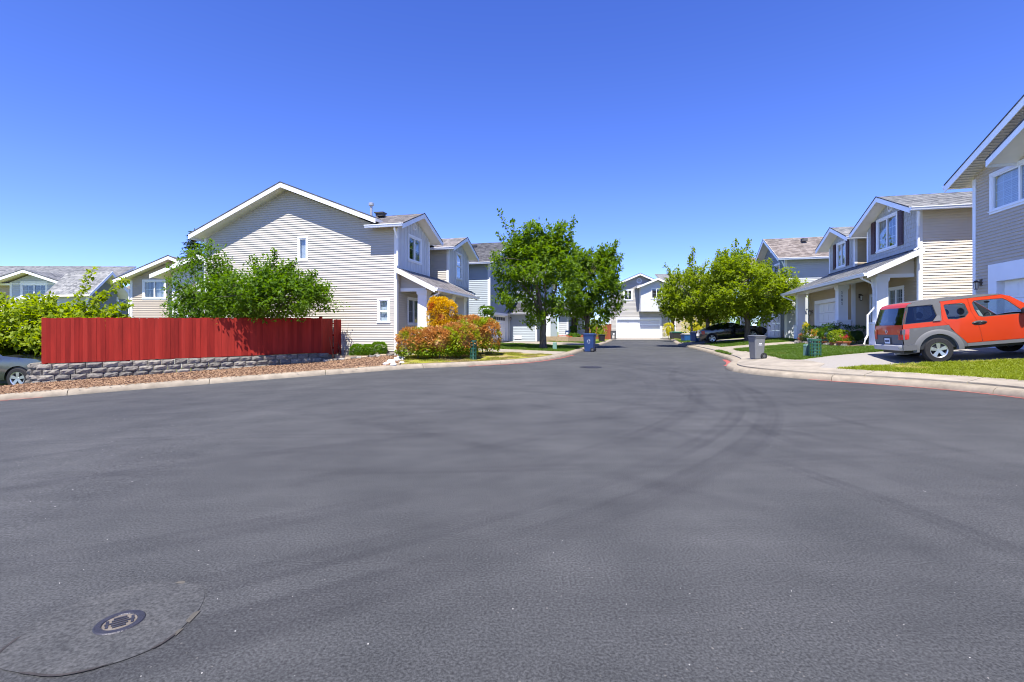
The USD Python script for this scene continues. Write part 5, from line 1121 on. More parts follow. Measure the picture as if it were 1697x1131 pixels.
# street trees, left
b1 = (1.74, 27.0, gz(1.74, 27.0))
tree('street_tree', 'taller leafy street tree with a forked trunk on the left verge', b1, 1.75, .20, (-.30, 0, 3.95), (2.05, 1.9, 2.15), 1050, 13, .19, 'leaf_street', 41,
     [((-1.2, .1, 5.2), (-2.45, 0, 7.75), 46), ((-1.1, 0, 5.2), (-1.75, .2, 7.3), 40), ((-.7, .1, 5.4), (-1.0, 0, 7.1), 40), ((.5, 0, 5.2), (.25, .1, 7.05), 40), ((.7, .1, 5.1), (1.25, .1, 7.2), 50), ((.9, 0, 5.0), (1.75, 0, 7.35), 56), ((-.2, .2, 5.4), (-.3, 0, 6.9), 40), ((-1.3, 0, 4.6), (-2.6, .3, 6.6), 40), ((1., 0, 4.6), (1.6, .3, 6.2), 40), ((.2, -.3, 5.2), (.7, -.3, 6.6), 36)],
     bark='bark', n_limb=6, lean=(-.02, .0), extra=[((-.9, .1, 5.4), (1.0, .9, 1.0), 240), ((.5, 0, 5.2), (.9, .8, 1.), 200), ((-.6, -.2, 5.9), (.8, .7, .9), 140), ((.9, 0, 5.9), (.55, .5, .9), 110)])
b2 = (5.02, 32.4, gz(5.02, 32.4))
tree('street_tree', 'leafy street tree with its trunk behind the blue wheeled bin', b2, 1.6, .18, (.30, 0, 3.8), (1.95, 1.8, 2.0), 900, 13, .195, 'leaf_street', 42,
     [((-.5, 0, 5.1), (-1.0, .2, 7.3), 40), ((-.3, .1, 5.1), (-.9, 0, 6.9), 40), ((.9, 0, 5.0), (2.0, 0, 7.0), 54), ((1.2, 0, 4.9), (2.2, .2, 7.15), 46), ((1.4, 0, 4.6), (2.4, 0, 6.2), 40), ((.2, 0, 5.2), (.35, 0, 6.5), 36), ((1.3, 0, 2.6), (2.6, 0, 3.0), 40), ((1.5, .1, 3.3), (2.85, 0, 3.4), 40)],
     n_limb=6, extra=[((1.1, .1, 5.0), (.9, .8, 1.1), 220), ((-.5, 0, 5.0), (.8, .8, 1.1), 180), ((1.3, 0, 5.7), (.6, .5, .9), 110), ((-.5, 0, 5.7), (.5, .5, .9), 90), ((1.0, -.2, 2.6), (1.2, 1.0, .6), 120)])
# street trees, right
b3 = (15.1, 31.0, gz(15.1, 31.0))
tree('street_tree', 'broad yellow green street tree with a leaning limb before the black car', b3, 1.35, .19, (.0, 0, 3.35), (2.75, 2.2, 1.75), 1350, 13, .18, 'leaf_street_light', 43,
     [((-1.0, 0, 4.6), (-.75, 0, 6.55), 40), ((-.4, 0, 4.7), (.15, .1, 6.5), 40), ((-1.6, .2, 4.2), (-1.9, 0, 5.9), 40), ((-1.1, .1, 4.4), (-1.35, .1, 5.9), 34), ((1.2, 0, 4.3), (1.5, .2, 5.3), 34)],
     bark='bark', n_limb=8, hole=.38, extra=[((-1.1, 0, 4.5), (1.2, 1.2, .9), 320), ((1.3, -.2, 2.8), (1.5, 1.4, 1.0), 320), ((-.8, -.2, 2.3), (1.7, 1.4, .7), 300)])
b4 = (13.75, 34.0, gz(13.75, 34.0))
tree('street_tree', 'narrower pale street tree left of the broad one beside the blue tubs', b4, 1.6, .15, (-.9, 0, 3.4), (2.25, 1.9, 1.65), 900, 13, .19, 'leaf_street_light', 44,
     [((-1.1, 0, 4.5), (-1.0, 0, 6.75), 60), ((-1.2, .1, 4.4), (-1.15, .1, 6.2), 50), ((-2.2, 0, 3.9), (-3.0, 0, 5.6), 44), ((-1.9, 0, 4.1), (-2.0, .1, 4.9), 30), ((-2.3, 0, 2.6), (-3.3, 0, 2.4), 40)],
     bark='bark_pale', n_limb=7, hole=.39, extra=[((-1.6, 0, 2.5), (1.5, 1.2, .8), 260), ((.3, 0, 2.7), (1.2, 1.2, 1.2), 220)])
b5 = (16.9, 45.5, gz(16.9, 45.5))
tree('street_tree', 'small tree with a thin dark trunk behind the blue tubs', b5, 2.0, .12, (-.3, 0, 3.6), (2.1, 1.8, 1.4), 520, 13, .16, 'leaf_street_light', 45, n_limb=6)
b6 = (24.5, 47., gz(24.5, 47.))
tree('background_tree', 'pale green tree top behind the street trees on the right', b6, 3.0, .2, (-2.2, 0, 6.3), (2.2, 2., 1.8), 420, 13, .2, 'leaf_yard', 46, n_limb=6)
# tree behind the fence before the cream house
b7 = (-9.75, 19.25, .35)
tree('garden_tree', 'bushy green tree behind the red fence before the cream house wall', b7, .9, .09, (.05, -.15, 2.3), (2.25, 1.3, .85), 1050, 13, .135, 'leaf_yard', 47,
     [((-.3, 0, 3.1), (-.6, 0, 3.9), 40), ((.2, 0, 3.1), (.3, 0, 4.15), 46), ((1.3, 0, 2.6), (2.4, 0, 2.5), 50), ((1.2, .1, 2.9), (1.9, .1, 3.25), 40), ((1.6, 0, 2.2), (2.6, -.2, 2.15), 46), ((.7, 0, 3.1), (1.1, 0, 3.7), 36), ((1.5, 0, 1.9), (2.5, 0, 1.75), 36)],
     n_limb=9, shell=.4, hole=.40, extra=[((.9, -.5, 2.2), (1.2, 1.0, .65), 240), ((-.9, -.5, 2.15), (1.2, 1.0, .65), 220), ((.3, 0, 3.1), (.65, .6, .6), 120)])
b8 = (-13.2, 20.6, .3)
tree('garden_tree', 'looser upright green tree behind the fence before the taupe house', b8, 1.0, .07, (.1, 0, 2.5), (1.2, 1.0, 1.55), 760, 13, .13, 'leaf_yard', 48,
     [((-.3, 0, 3.2), (-.5, 0, 4.45), 50), ((.3, 0, 3.3), (.7, 0, 4.1), 44), ((.5, 0, 3.0), (1.2, 0, 3.7), 44), ((-.7, 0, 2.0), (-1.5, 0, 2.2), 40), ((-.6, 0, 1.7), (-1.6, 0, 1.5), 40)], n_limb=7, shell=.3, hole=.41)
# cherry at the left edge, hanging over the fence
b9 = (-18.3, 18.3, gz(-18.3, 18.3))
tree('cherry_tree', 'low spreading cherry with large lime leaves hanging over the left fence end', b9, 1.3, .12, (.2, -.1, 2.05), (2.6, 1.5, 1.0), 950, 13, .18, 'leaf_lime', 49,
     [((1.6, 0, 2.6), (2.5, 0, 4.45), 40), ((2.0, 0, 2.7), (3.7, 0, 4.0), 44), ((1.8, 0, 2.4), (4.0, -.1, 3.0), 60), ((1.5, .1, 2.4), (3.9, 0, 2.55), 60), ((1.6, .1, 2.2), (4.3, 0, 2.2), 70), ((1.2, .1, 2.6), (2.9, 0, 3.3), 50), ((.6, 0, 2.7), (.9, 0, 3.4), 40), ((-.9, 0, 2.6), (-1.2, 0, 3.5), 40), ((-.1, 0, 2.7), (.1, .1, 3.3), 34)],
     n_limb=8, hole=.40, extra=[((2.0, 0, 2.1), (1.7, .9, .55), 320), ((-.6, -.3, 1.75), (2.0, 1.2, .55), 260), ((1.0, -.3, 1.75), (1.5, .9, .45), 180)], droop=.5)
# fir far behind the cream house
rng = rnd(50); ft = thing('fir_tree', 'tall dark fir behind the cream house roof on the left', 'tree', (-30.2, 46., -.8))
W, mb = MB(), MB(); W.tube([(0, 0, 0), (0, 0, 6), (0, 0, 11.9)], [.28, .18, .03], 8)
for z in np.arange(3., 11.8, .34):
    L = (11.9-z)*.40+.3
    for k in range(6):
        a = rng.uniform(0, 6.28); d = np.array([np.cos(a), np.sin(a), 0]); l = L*rng.uniform(.6, 1.15); t = np.linspace(0, 1, 6)[:, None]
        c = np.array([0, 0, z])+d*t*l+np.array([0, 0, 1])*(.18*t-.38*t*t+.16*t**3)*l; W.tube(c, np.linspace(.03, .008, 6), 4)
        n = int(26*l)+10; u = rng.uniform(.12, 1., n); P = np.column_stack([np.interp(u, t[:, 0], c[:, i]) for i in range(3)])+rng.normal(0, .05, (n, 3))
        sd = np.cross(d, Z3)*rng.choice([-1, 1], n)[:, None]; leaves(mb, P, d*.7+sd*.8+np.array([0, 0, -.25])+rng.normal(0, .2, (n, 3)), rng, .36, up=1.2, ratio=.32)
obj('trunk', W, 'bark', ft); obj('crown', mb, 'leaf_fir', ft)

def bush(name, label, lumps, n, size, lm, seed, base=(0, 0), group=None, core=None, stem='bark', cat='shrub', up=.3, inner=.9, low=None):
    """A clipped or loose shrub: leaves over rounded lumps (centre, radii) with twigs inside."""
    rng = rnd(seed); z0 = gz(*base); t = thing(name, label, cat, (*base, z0), 0, group); mb, K, W, LO = MB(), MB(), MB(), MB(); vol = np.array([r[0]*r[1]+r[0]*r[2] for _, r in lumps]); vol /= vol.sum()
    for (c, r), q in zip(lumps, vol):
        k = int(n*q); d = sphere_dirs(rng, k); d[:, 2] = np.where(d[:, 2] < -.6, -d[:, 2], d[:, 2]); pw = np.sign(d)*np.abs(d)**.75
        rr = (.86+.26*meshkit.noise(d*3.1+seed))*rng.uniform(.86, 1.04, k); P = np.asarray(c)+pw*np.asarray(r)*rr[:, None]
        P[:, 2] = np.maximum(P[:, 2], .02)
        A = d*.8+rng.normal(0, .6, (k, 3))+np.array([0, 0, up])
        if low: w = P[:, 2]+rng.normal(0, .12, k)+.35*(meshkit.noise(P*1.3+seed)-.5) < low[1]; leaves(LO, P[w], A[w], rng, size); P, A = P[~w], A[~w]
        leaves(mb, P, A, rng, size)
        cc = np.asarray(c, float); K.blob(cc, np.asarray(r)*.6*inner, rng, .25, 2); W.tube([(cc[0], cc[1], -.05), cc], [.03, .02], 5)
    if low: obj('lower_foliage', LO, low[0], t, label='older green leaves low in the hedge')
    obj('foliage', mb, lm, t); obj('inner_twigs', K, core or lm, t, kind='stuff'); obj('stem', W, stem, t)
    return t
bush('photinia_hedge', 'low copper and green clipped hedge nearest the kerb', [((-.85, .1, .55), (.76, .7, .6)), ((.0, -.05, .55), (.84, .72, .62)), ((.72, .35, .65), (.7, .75, .7))], 15000, .10, 'leaf_photinia', 61, (-2.72, 18.25), cat='hedge', low=('leaf_olive', .42))
bush('photinia_hedge', 'taller rounded copper hedge behind the green lattice post', [((-.35, .2, .8), (1.0, .95, .82)), ((.32, .35, .75), (.80, .9, .78))], 11000, .10, 'leaf_photinia', 62, (-1.58, 20.3), cat='hedge', low=('leaf_olive', .45))
bush('golden_shrub', 'golden yellow shrub with red tips beside the first porch post', [((0, 0, 1.55), (.62, .6, .75)), ((.1, .0, .8), (.6, .55, .7)), ((-.15, .0, 2.0), (.42, .4, .4))], 9000, .08, 'leaf_golden', 63, (-2.88, 20.05))
bush('young_shrub', 'small light green shrub showing over the copper hedge', [((0, 0, 2.0), (.42, .4, .26)), ((.1, .1, 1.5), (.3, .3, .4))], 700, .12, 'leaf_yard', 64, (-1.42, 27.2))
P_ = lambda H_, a, b: H_.loc+H_.ea*a+H_.eb*b
for px_b, sz, lab in ((-1.62, .30, 'left of the three clipped green globe shrubs at the cream wall'), (-1.10, .275, 'middle of the three clipped green globe shrubs at the cream wall'), (-.58, .31, 'right of the three clipped green globe shrubs at the cream wall')):
    q = P_(hL, -.42, px_b); bush('globe_shrub', lab, [((0, 0, sz*.95), (sz, sz, sz*.95))], 4200, .045, 'leaf_box', int(70-px_b*10), tuple(q), 'clipped globe shrubs')
bush('round_hedge', 'rounded bright green hedge behind the parked cars on the far left', [((0, 0, .7), (1.3, .8, .75)), ((1.3, .2, .65), (.9, .7, .65)), ((-1.2, .2, .55), (.8, .7, .6))], 4200, .07, 'leaf_box', 71, (-20.3, 21.5), cat='hedge')
bush('purple_shrub', 'dull reddish shrub at the left edge behind the cars', [((0, 0, .6), (.8, .7, .6))], 1500, .08, 'leaf_photinia', 72, (-21.8, 20.3))
bush('far_hedge', 'dark hedge behind the left cherry at the picture edge', [((0, 0, 1.0), (1.6, .9, 1.1)), ((-2., .3, 1.0), (1.6, .9, 1.1)), ((2.2, .3, .9), (1.4, .8, 1.0))], 3500, .12, 'leaf_dark', 73, (-24.0, 24.0), cat='hedge')
# dry climber on the cream wall beside the fence
rng = rnd(74); q = P_(hL, -.18, -2.45); t = thing('dry_climber', 'thin half dry climber on the cream wall beside the fence end', 'plant', (*q, gz(*q))); W, mb = MB(), MB()
for k in range(16):
    x = rng.normal(0, .22); y = rng.normal(0, .08); hgt = rng.uniform(.5, 1.75)*(1-.3*abs(x)); c = [np.array([x*.6, y, 0]), np.array([x+rng.normal(0, .06), y, hgt*.5]), np.array([x*1.2+rng.normal(0, .12), y+rng.normal(0, .05), hgt])]
    W.tube(c, [.008, .006, .003], 4); n = 9; u = rng.uniform(.15, 1, n)[:, None]; leaves(mb, c[0]*(1-u)**2+2*c[1]*u*(1-u)+c[2]*u*u+rng.normal(0, .04, (n, 3)), rng.normal(0, 1, (n, 3)), rng, .075)
for k in range(60): leaves(mb, rng.normal((.5, .05, .42), (.22, .08, .10), (1, 3)), rng.normal(0, 1, (1, 3)), rng, .08)
obj('stems', W, 'bark', t); obj('foliage', mb, 'leaf_dry', t)
# right: shrubs and pots in the bed before the porch
def P2(a, b): return hR2.loc+hR2.ea*a+hR2.eb*b
bed = MB(); nb = 14
for i in range(nb):
    a0, a1 = .35+i*.42, .35+(i+1)*.42; p = [P2(a0, 1.6), P2(a1, 1.6), P2(a1, 2.42), P2(a0, 2.42)]
    bed.add([[*p[0], .70], [*p[1], .70], [*p[2], .66], [*p[3], .66]], [[0, 1, 2, 3]])
obj('planting_bed', bed, 'soil', kind='structure')
edge = thing('stone_edging', 'grey and whitish stones edging the flower bed before the porch', 'edging'); re_ = rnd(80)
for i in range(20):
    a = .15+i*.31; p = P2(a, 2.46+re_.uniform(-.03, .03)); w = re_.uniform(.22, .32); v, f = stone_block(w, re_.uniform(.16, .24), .16, re_, .03)
    e, nn = hR2.ea, hR2.eb; z = gz(*p)-.05
    obj('stone', MB().add(np.column_stack([p[0]+e[0]*v[:, 0]-nn[0]*v[:, 1], p[1]+e[1]*v[:, 0]-nn[1]*v[:, 1], z+v[:, 2]]), f), ('block_0', 'grey_stone', 'block_2', 'timber')[int(re_.integers(0, 4))], edge)
def bed_bush(lab, a, b, lumps, n, size, lm, seed, name='garden_shrub'):
    p = P2(a, b); t = bush(name, lab, lumps, n, size, lm, seed, tuple(p)); UsdGeom.XformCommonAPI(t).SetTranslate(Gf.Vec3d(float(p[0]), float(p[1]), .66)); return t
bed_bush('dark green shrub behind the flower pots nearest the far post', 5.1, 1.85, [((0, 0, .4), (.7, .4, .45))], 1300, .07, 'leaf_dark', 81)
bed_bush('dark green shrub behind the lime bush under the house number', 2.6, 1.85, [((0, 0, .45), (.7, .38, .5)), ((.9, 0, .4), (.6, .35, .45))], 1700, .07, 'leaf_dark', 82)
bed_bush('orange golden ball shrub among the flower pots', 3.95, 2.12, [((0, 0, .46), (.26, .24, .25))], 900, .05, 'leaf_golden', 83)
bed_bush('lime green double shrub among the flower pots', 2.98, 2.12, [((.28, 0, .5), (.36, .28, .33)), ((-.28, -.05, .47), (.27, .26, .28))], 2300, .055, 'leaf_box', 84)
bed_bush('lime green low shrub nearest the porch downspout', 1.35, 2.16, [((0, 0, .36), (.40, .3, .3)), ((.15, 0, .2), (.4, .3, .2))], 1700, .06, 'leaf_lime', 85)
bed_bush('upright yellow green plant between the pots', 5.45, 2.15, [((0, 0, .5), (.14, .14, .5))], 320, .09, 'leaf_yellow', 86)
def flower_pot(lab, a, b, r, hgt, m, fl, seed, lowb=False, z=.66, green='leaf_yard'):
    rng = rnd(seed); p = P2(a, b); t = thing('flower_pot', lab, 'flower pot', (*p, z), 0, 'flower pots before the porch')
    obj('pot', MB().lathe([(0, 0), (r*(.75 if lowb else .62), 0), (r*.93, hgt*.82), (r*1.03, hgt*.82), (r*1.03, hgt), (r*.92, hgt), (r*.86, hgt*.8), (0, hgt*.8)], (0, 0, 0), 20), m, t, smooth=40)
    mb, pb = MB(), MB(); n = 170; P = rng.normal(0, 1, (n, 3))*[r*.45, r*.45, r*.28]+[0, 0, hgt+r*.28]; leaves(mb, P, rng.normal(0, 1, (n, 3))+[0, 0, .5], rng, .06); obj('greens', mb, green, t)
    for f_, cx in fl:
        P = rng.normal(0, 1, (70, 3))*[r*.28, r*.28, r*.16]+[cx*r*.6, 0, hgt+r*.62]; q = MB(); leaves(q, P, rng.normal(0, 1, (70, 3))+[0, 0, .4], rng, .05, ratio=.9); obj('flowers', q, f_, t, kind='stuff')
pots = [('tall pale pot with pink flowers, leftmost of the row', 6.55, 1.75, .24, .42, 'pot_white', [('petal_pink', 0)], False), ('tilting terracotta pot second from the left of the row', 5.95, 2.2, .19, .30, 'terracotta', [('petal_coral', 0)], False),
        ('dark pot with pale foliage between the terracotta and white pots', 5.1, 2.2, .20, .31, 'pot_black', [('petal_white', .3)], False), ('white pot with a pale plant, left of two white pots', 4.4, 2.25, .19, .27, 'pot_white', [('petal_white', 0)], False),
        ('white pot with coral flowers, right of two white pots', 3.85, 2.3, .20, .27, 'pot_white', [('petal_coral', 0)], False), ('shallow terracotta bowl with white and red flowers', 2.75, 2.42, .27, .15, 'terracotta', [('petal_white', -.9), ('petal_red', .7)], True),
        ('small terracotta bowl with white flowers', 1.35, 2.36, .20, .15, 'terracotta', [('petal_white', 0)], True), ('wide terracotta bowl with red flowers by the downspout', .62, 2.3, .26, .2, 'terracotta', [('petal_red', .2)], True)]
for i, (lab, a, b, r, hh, m, fl, lb) in enumerate(pots): flower_pot(lab, a, b, r, hh, m, fl, 90+i, lb)
# far end of the street
bush('golden_shrub', 'golden bush left of the dark red door of the far house', [((0, 0, .9), (.55, .5, .9))], 1300, .12, 'leaf_yellow', 101, (17.55, 54.2))
bush('golden_shrub', 'wide yellow bush right of the dark red door behind the tubs', [((0, 0, 1.0), (1.5, .8, 1.0)), ((1.5, .3, .9), (1.2, .8, .9)), ((2.9, .2, 1.0), (1.0, .7, 1.0))], 3600, .14, 'leaf_yellow', 102, (19.4, 51.0))
bush('garden_shrub', 'leafy green bush behind the black car', [((0, 0, 1.0), (1.6, .9, 1.1)), ((2.4, .3, 1.1), (1.5, .9, 1.2)), ((4.6, .6, 1.1), (1.5, .9, 1.2))], 3200, .14, 'leaf_yard', 103, (20.0, 46.5))
bush('garden_shrub', 'yellow green bush before the brown fence behind the black bin', [((0, 0, .9), (.6, .6, .9)), ((-.7, .3, 1.1), (.5, .5, 1.0))], 1600, .13, 'leaf_lime', 104, (8.9, 48.6))
bush('garden_shrub', 'green plant with yellow flowers beside the brown door', [((0, 0, .7), (.4, .4, .55))], 600, .12, 'leaf_yard', 105, (5.75, 45.7))
for x, y, m, lab in ((4.3, 40.6, 'petal_coral', 'coral flowers behind the timber edging near the tree'), (6.6, 43.2, 'petal_coral', 'coral flowers right of the garden steps'), (6.35, 45.4, 'petal_yellow', 'yellow flowers before the brown door')):
    bush('flower_clump', lab, [((0, 0, .25), (.5, .3, .25)), ((.5, .1, .2), (.35, .3, .22))], 420, .09, m, 106, (x, y), core='leaf_yard', cat='flowers')
bush('garden_shrub', 'low green clump beside the coral flowers', [((0, 0, .3), (.6, .4, .35))], 600, .1, 'leaf_yard', 107, (5.3, 41.4))
# ---------------------------------------------------------------- vehicles
def loft_side(P, w, off=0., step=.09, edge=.07):
    p, t = flat2d(P, step, edge); y = w(p[:, 0], p[:, 1])+off
    return np.column_stack([p[:, 0], y, p[:, 1]]), t
class Car:
    """x forward from the rear axle, y to the left, z up from the ground."""
    def __init__(s, t, W, belt, top, tumble, x0, x1, taper=.05, roundz=.35):
        s.t = t; s.W = W; s.belt, s.top, s.tumble, s.x0, s.x1, s.taper, s.rz = belt, top, tumble, x0, x1, taper, roundz
    def w(s, x, z):
        x, z = np.asarray(x, float), np.asarray(z, float); k = np.clip((z-s.belt)/(s.top-s.belt), 0, 1.1)
        e = np.clip((np.abs(x-(s.x0+s.x1)/2)/((s.x1-s.x0)/2)), 0, 1)
        low = np.clip((s.belt-z)/s.belt, 0, 1)
        return s.W/2*(1-s.tumble*k**1.2-.045*low**2.2-.016*np.clip((z-.62*s.belt)/(.4*s.belt), -1.3, 1.3)**2)*(1-s.taper*e**4)
    def side(s, name, P, m, off=0., sides=(1, -1), step=.09, edge=.07, par=None, lab=None):
        for Q in [q for q in getattr(P, 'geoms', [P]) if q.geom_type == 'Polygon' and q.area > .0008]:
          for g in sides:
            v, f = loft_side(Q, s.w, off, step, edge); v = v*[1, g, 1]; obj(name, MB().add(v, f if g < 0 else f[:, ::-1]), m, par or s.t, smooth=50, **({'label': lab} if lab else {}))
    def strip(s, name, path, m, off=0., inset=0., crown=.03, n=10, par=None, dense=True):
        """A band across the car along a profile path of (x, z)."""
        q = np.asarray(path, float)
        if dense:
            u = np.concatenate([[0], np.cumsum(np.linalg.norm(np.diff(q, axis=0), axis=1))]); k = max(4, int(u[-1]/.08)); uu = np.linspace(0, u[-1], k); q = np.column_stack([np.interp(uu, u, q[:, 0]), np.interp(uu, u, q[:, 1])])
        tg = np.gradient(q, axis=0); tg /= np.linalg.norm(tg, axis=1, keepdims=True); nr = np.column_stack([-tg[:, 1], tg[:, 0]]); c = np.array([(s.x0+s.x1)/2, s.belt*.6])
        sg = np.sign(((q-c)*nr).sum(1)); nr *= np.where(sg == 0, 1, sg)[:, None]
        yy = np.linspace(-1, 1, n+1); V = []
        for (x, z), (nx, nz) in zip(q, nr):
            w = float(s.w(x, z))-inset; b = off+crown*(1-yy**2)
            V.append(np.column_stack([x+nx*b, yy*w, z+nz*b]))
        V = np.array(V).reshape(-1, 3); m_ = n+1
        f = np.array([[i*m_+j, i*m_+j+1, (i+1)*m_+j+1, (i+1)*m_+j] for i in range(len(q)-1) for j in range(n)])
        return obj(name, MB().add(V, f), m, par or s.t, smooth=60)
def wheel(t, x, y, r, rr, wd, sgn, spokes=5, m='alloy', double=False):
    k = part('wheel', t); mb = MB(); c = (x, y, r); h = wd/2
    mb.lathe([(rr*.98, -h*.9), (rr*1.04, -h), (r*.93, -h*.96), (r*.985, -h*.78), (r, -h*.4), (r, h*.4), (r*.985, h*.78), (r*.93, h*.96), (rr*1.04, h), (rr*.98, h*.9)], c, 36, axis=1)
    obj('tyre', mb, 'rubber', k, smooth=40)
    R = MB(); o = sgn*h
    R.lathe([(rr*1.0, o*.93), (rr*.95, o*.90), (rr*.88, o*.80), (rr*.86, -o*.7)], c, 32, axis=1)
    R.lathe([(0.0, o*.78), (rr*.16, o*.78), (rr*.2, o*.70), (rr*.24, o*.60)], c, 16, axis=1)
    for i in range(spokes):
        a = i/spokes*2*np.pi+.31; d = np.array([np.cos(a), 0, np.sin(a)]); e = np.array([-np.sin(a), 0, np.cos(a)]); cc = np.array(c, float); w0, w1 = rr*.15, rr*.24
        p = [cc+d*rr*.12-e*w0, cc+d*rr*.9-e*w1, cc+d*rr*.9+e*w1, cc+d*rr*.12+e*w0]
        yo = np.array([0, o, 0]); R.hexa([q+yo*.60*np.array([0, 1, 0]) for q in p]+[p[0]+yo*.76, p[1]+yo*.84, p[2]+yo*.84, p[3]+yo*.76])
    obj('rim', R, m, k, smooth=35)
    B = MB(); B.lathe([(0, o*.2), (rr*.6, o*.2)], c, 20, axis=1); B.lathe([(0, -o*.75), (rr*.9, -o*.75)], c, 20, axis=1); obj('brake_disc', B, 'black_metal', k)
    return k

# the orange car in the drive: nose up the slope towards the garage
rzc = math.degrees(math.atan2(-.2616, .9652)); pit = -math.degrees(math.atan2(.105, 1.))
ct = UsdGeom.Xform.Define(stage, path_of('parked_car')); ct.AddTranslateOp().Set(Gf.Vec3d(11.30+.2416*.752, 12.78+.9704*.752, .437)); ct.AddRotateZOp().Set(rzc); ct.AddRotateYOp().Set(pit); ct.AddScaleOp().Set(Gf.Vec3f(.94, .94, .94))
car = tag(ct.GetPrim(), 'orange boxy car with grey plastic cladding parked nose in on the right drive', 'car')
C = Car(car, 1.80, 1.13, 1.80, .115, -.82, 3.26, .035)
arcR, arcF = Point(0, .345).buffer(.46, 32), Point(2.575, .345).buffer(.46, 32)
outline = Polygon([(-.80, .40), (3.10, .38), (3.22, .50), (3.25, .80), (3.16, .98), (2.60, 1.10), (2.42, 1.14), (1.80, 1.66), (1.55, 1.755), (1.1, 1.79), (.2, 1.785), (-.35, 1.765), (-.56, 1.71), (-.655, 1.50), (-.775, 1.12), (-.81, .80)])
body = outline.difference(arcR).difference(arcF)
rearglass = Polygon([(-.762, 1.15), (.10, 1.16), (.05, 1.40), (.02, 1.63), (-.602, 1.645), (-.65, 1.5)])
doorglassR = Polygon([(.30, 1.19), (.50, 1.165), (.70, 1.20), (.80, 1.31), (.76, 1.56), (.70, 1.60), (.30, 1.60), (.27, 1.57)])
doorglassF = Polygon([(1.01, 1.20), (1.10, 1.165), (1.98, 1.165), (2.02, 1.21), (1.72, 1.55), (1.62, 1.62), (.98, 1.63), (.93, 1.57), (.95, 1.38)])
roofband = Polygon([(-.9, 1.64), (.20, 1.64), (.14, 1.95), (-.9, 1.95)]).union(Polygon([(-.02, 1.16), (.15, 1.165), (.21, 1.66), (-.02, 1.66)]))
roofband = roofband.union(Polygon([(.13, 1.70), (1.85, 1.735), (1.85, 2), (.13, 2)]))
cladR = Polygon([(-1, .2), (-1, 1.02), (.30, 1.03), (.34, .90), (.62, .56), (.66, .50), (.66, .2)])
sill = Polygon([(.60, .2), (.60, .485), (2.2, .485), (2.2, .2)])
cladF = Polygon([(2.05, .2), (2.05, .48), (2.2, .80), (2.35, .98), (3.6, .98), (3.6, .2)])
doorR = Polygon([(.20, 1.72), (.175, 1.165), (.36, .90), (.62, .49), (1.02, .49), (.99, .80), (.95, 1.05), (.86, 1.35), (.84, 1.72)])
doorF = Polygon([(.85, 1.72), (.87, 1.35), (.96, 1.05), (1.0, .80), (1.03, .49), (2.02, .49), (2.12, .80), (2.14, 1.02), (2.10, 1.16), (1.62, 1.72)])
glass_all = rearglass.union(doorglassR).union(doorglassF)
grey = cladR.union(sill).union(cladF)
C.side('door', body.intersection(doorR).difference(doorglassR).difference(grey).difference(roofband).buffer(-.004), 'orange_paint')
C.side('door', body.intersection(doorF).difference(doorglassF).difference(grey).difference(roofband).buffer(-.004), 'orange_paint')
rest = body.difference(doorR).difference(doorF).difference(grey).difference(roofband).difference(glass_all)
for g in getattr(rest, 'geoms', [rest]):
    if g.area > .004: C.side('body_side', g, 'orange_paint')
gap = body.intersection(doorR.union(doorF)).difference(glass_all).difference(grey).buffer(-.0)
C.side('door_gap', body.difference(glass_all.buffer(.01)).buffer(-.012), 'plastic_dark', -.012)
C.side('cladding', body.intersection(cladR).buffer(-.003), 'cladding', .006)
C.side('sill_cladding', body.intersection(sill).difference(cladR).difference(cladF).buffer(-.003), 'cladding_light', .012)
C.side('cladding', body.intersection(cladF).buffer(-.003), 'cladding', .006)
rb = body.intersection(roofband).difference(rearglass).difference(doorR.buffer(.001) if False else Polygon())
for g in getattr(rb, 'geoms', [rb]):
    if g.area > .004: C.side('roof_rail', g.buffer(-.002), 'cladding', .004)
for nm, gl, mt_ in (('quarter_glass', rearglass, 'tinted_glass'), ('door_glass', doorglassR, 'car_glass'), ('door_glass', doorglassF, 'car_glass')):
    C.side(nm, gl, mt_, -.014); C.side('glass_seal', gl.buffer(.012).difference(gl.buffer(-.012)), 'plastic_dark', -.006, edge=.05)
for g in (1, -1):                                                        # arch flares
    for cx in (0., 2.575):
        th = np.linspace(-.02, math.pi+.02, 30); mb = MB(); rows = []
        for a in th:
            x0, z0 = cx+math.cos(a)*.445, .345+math.sin(a)*.445; x1, z1 = cx+math.cos(a)*.60, .345+math.sin(a)*.585; xm, zm = cx+math.cos(a)*.46, .345+math.sin(a)*.46
            rows.append([[x0, g*(float(C.w(x0, z0))-.06), z0], [xm, g*(float(C.w(xm, zm))+.032), zm], [cx+math.cos(a)*.55, g*(float(C.w(xm, zm))+.03), .345+math.sin(a)*.54], [x1, g*(float(C.w(x1, z1))+.007), z1]])
        v = np.array(rows); k = 4; f = [[i*k+j, i*k+j+1, (i+1)*k+j+1, (i+1)*k+j] for i in range(len(th)-1) for j in range(k-1)]
        obj('wheel_arch', MB().add(v.reshape(-1, 3), f), 'cladding_light', car, smooth=40)
C.strip('roof', [(1.70, 1.70), (1.55, 1.755), (1.1, 1.79), (.2, 1.785), (-.35, 1.765), (-.45, 1.742)], 'cladding', 0, .0, .02)
C.strip('windscreen', [(2.40, 1.16), (2.1, 1.41), (1.80, 1.655), (1.72, 1.69)], 'car_glass', 0, .06, .06)
C.strip('bonnet', [(2.42, 1.14), (2.60, 1.10), (2.9, 1.06), (3.10, 1.0), (3.17, .95)], 'orange_paint', 0, .0, .05)
C.strip('front_grille', [(3.17, .95), (3.24, .8), (3.25, .6), (3.20, .45), (3.08, .38)], 'cladding', 0, .0, .04)
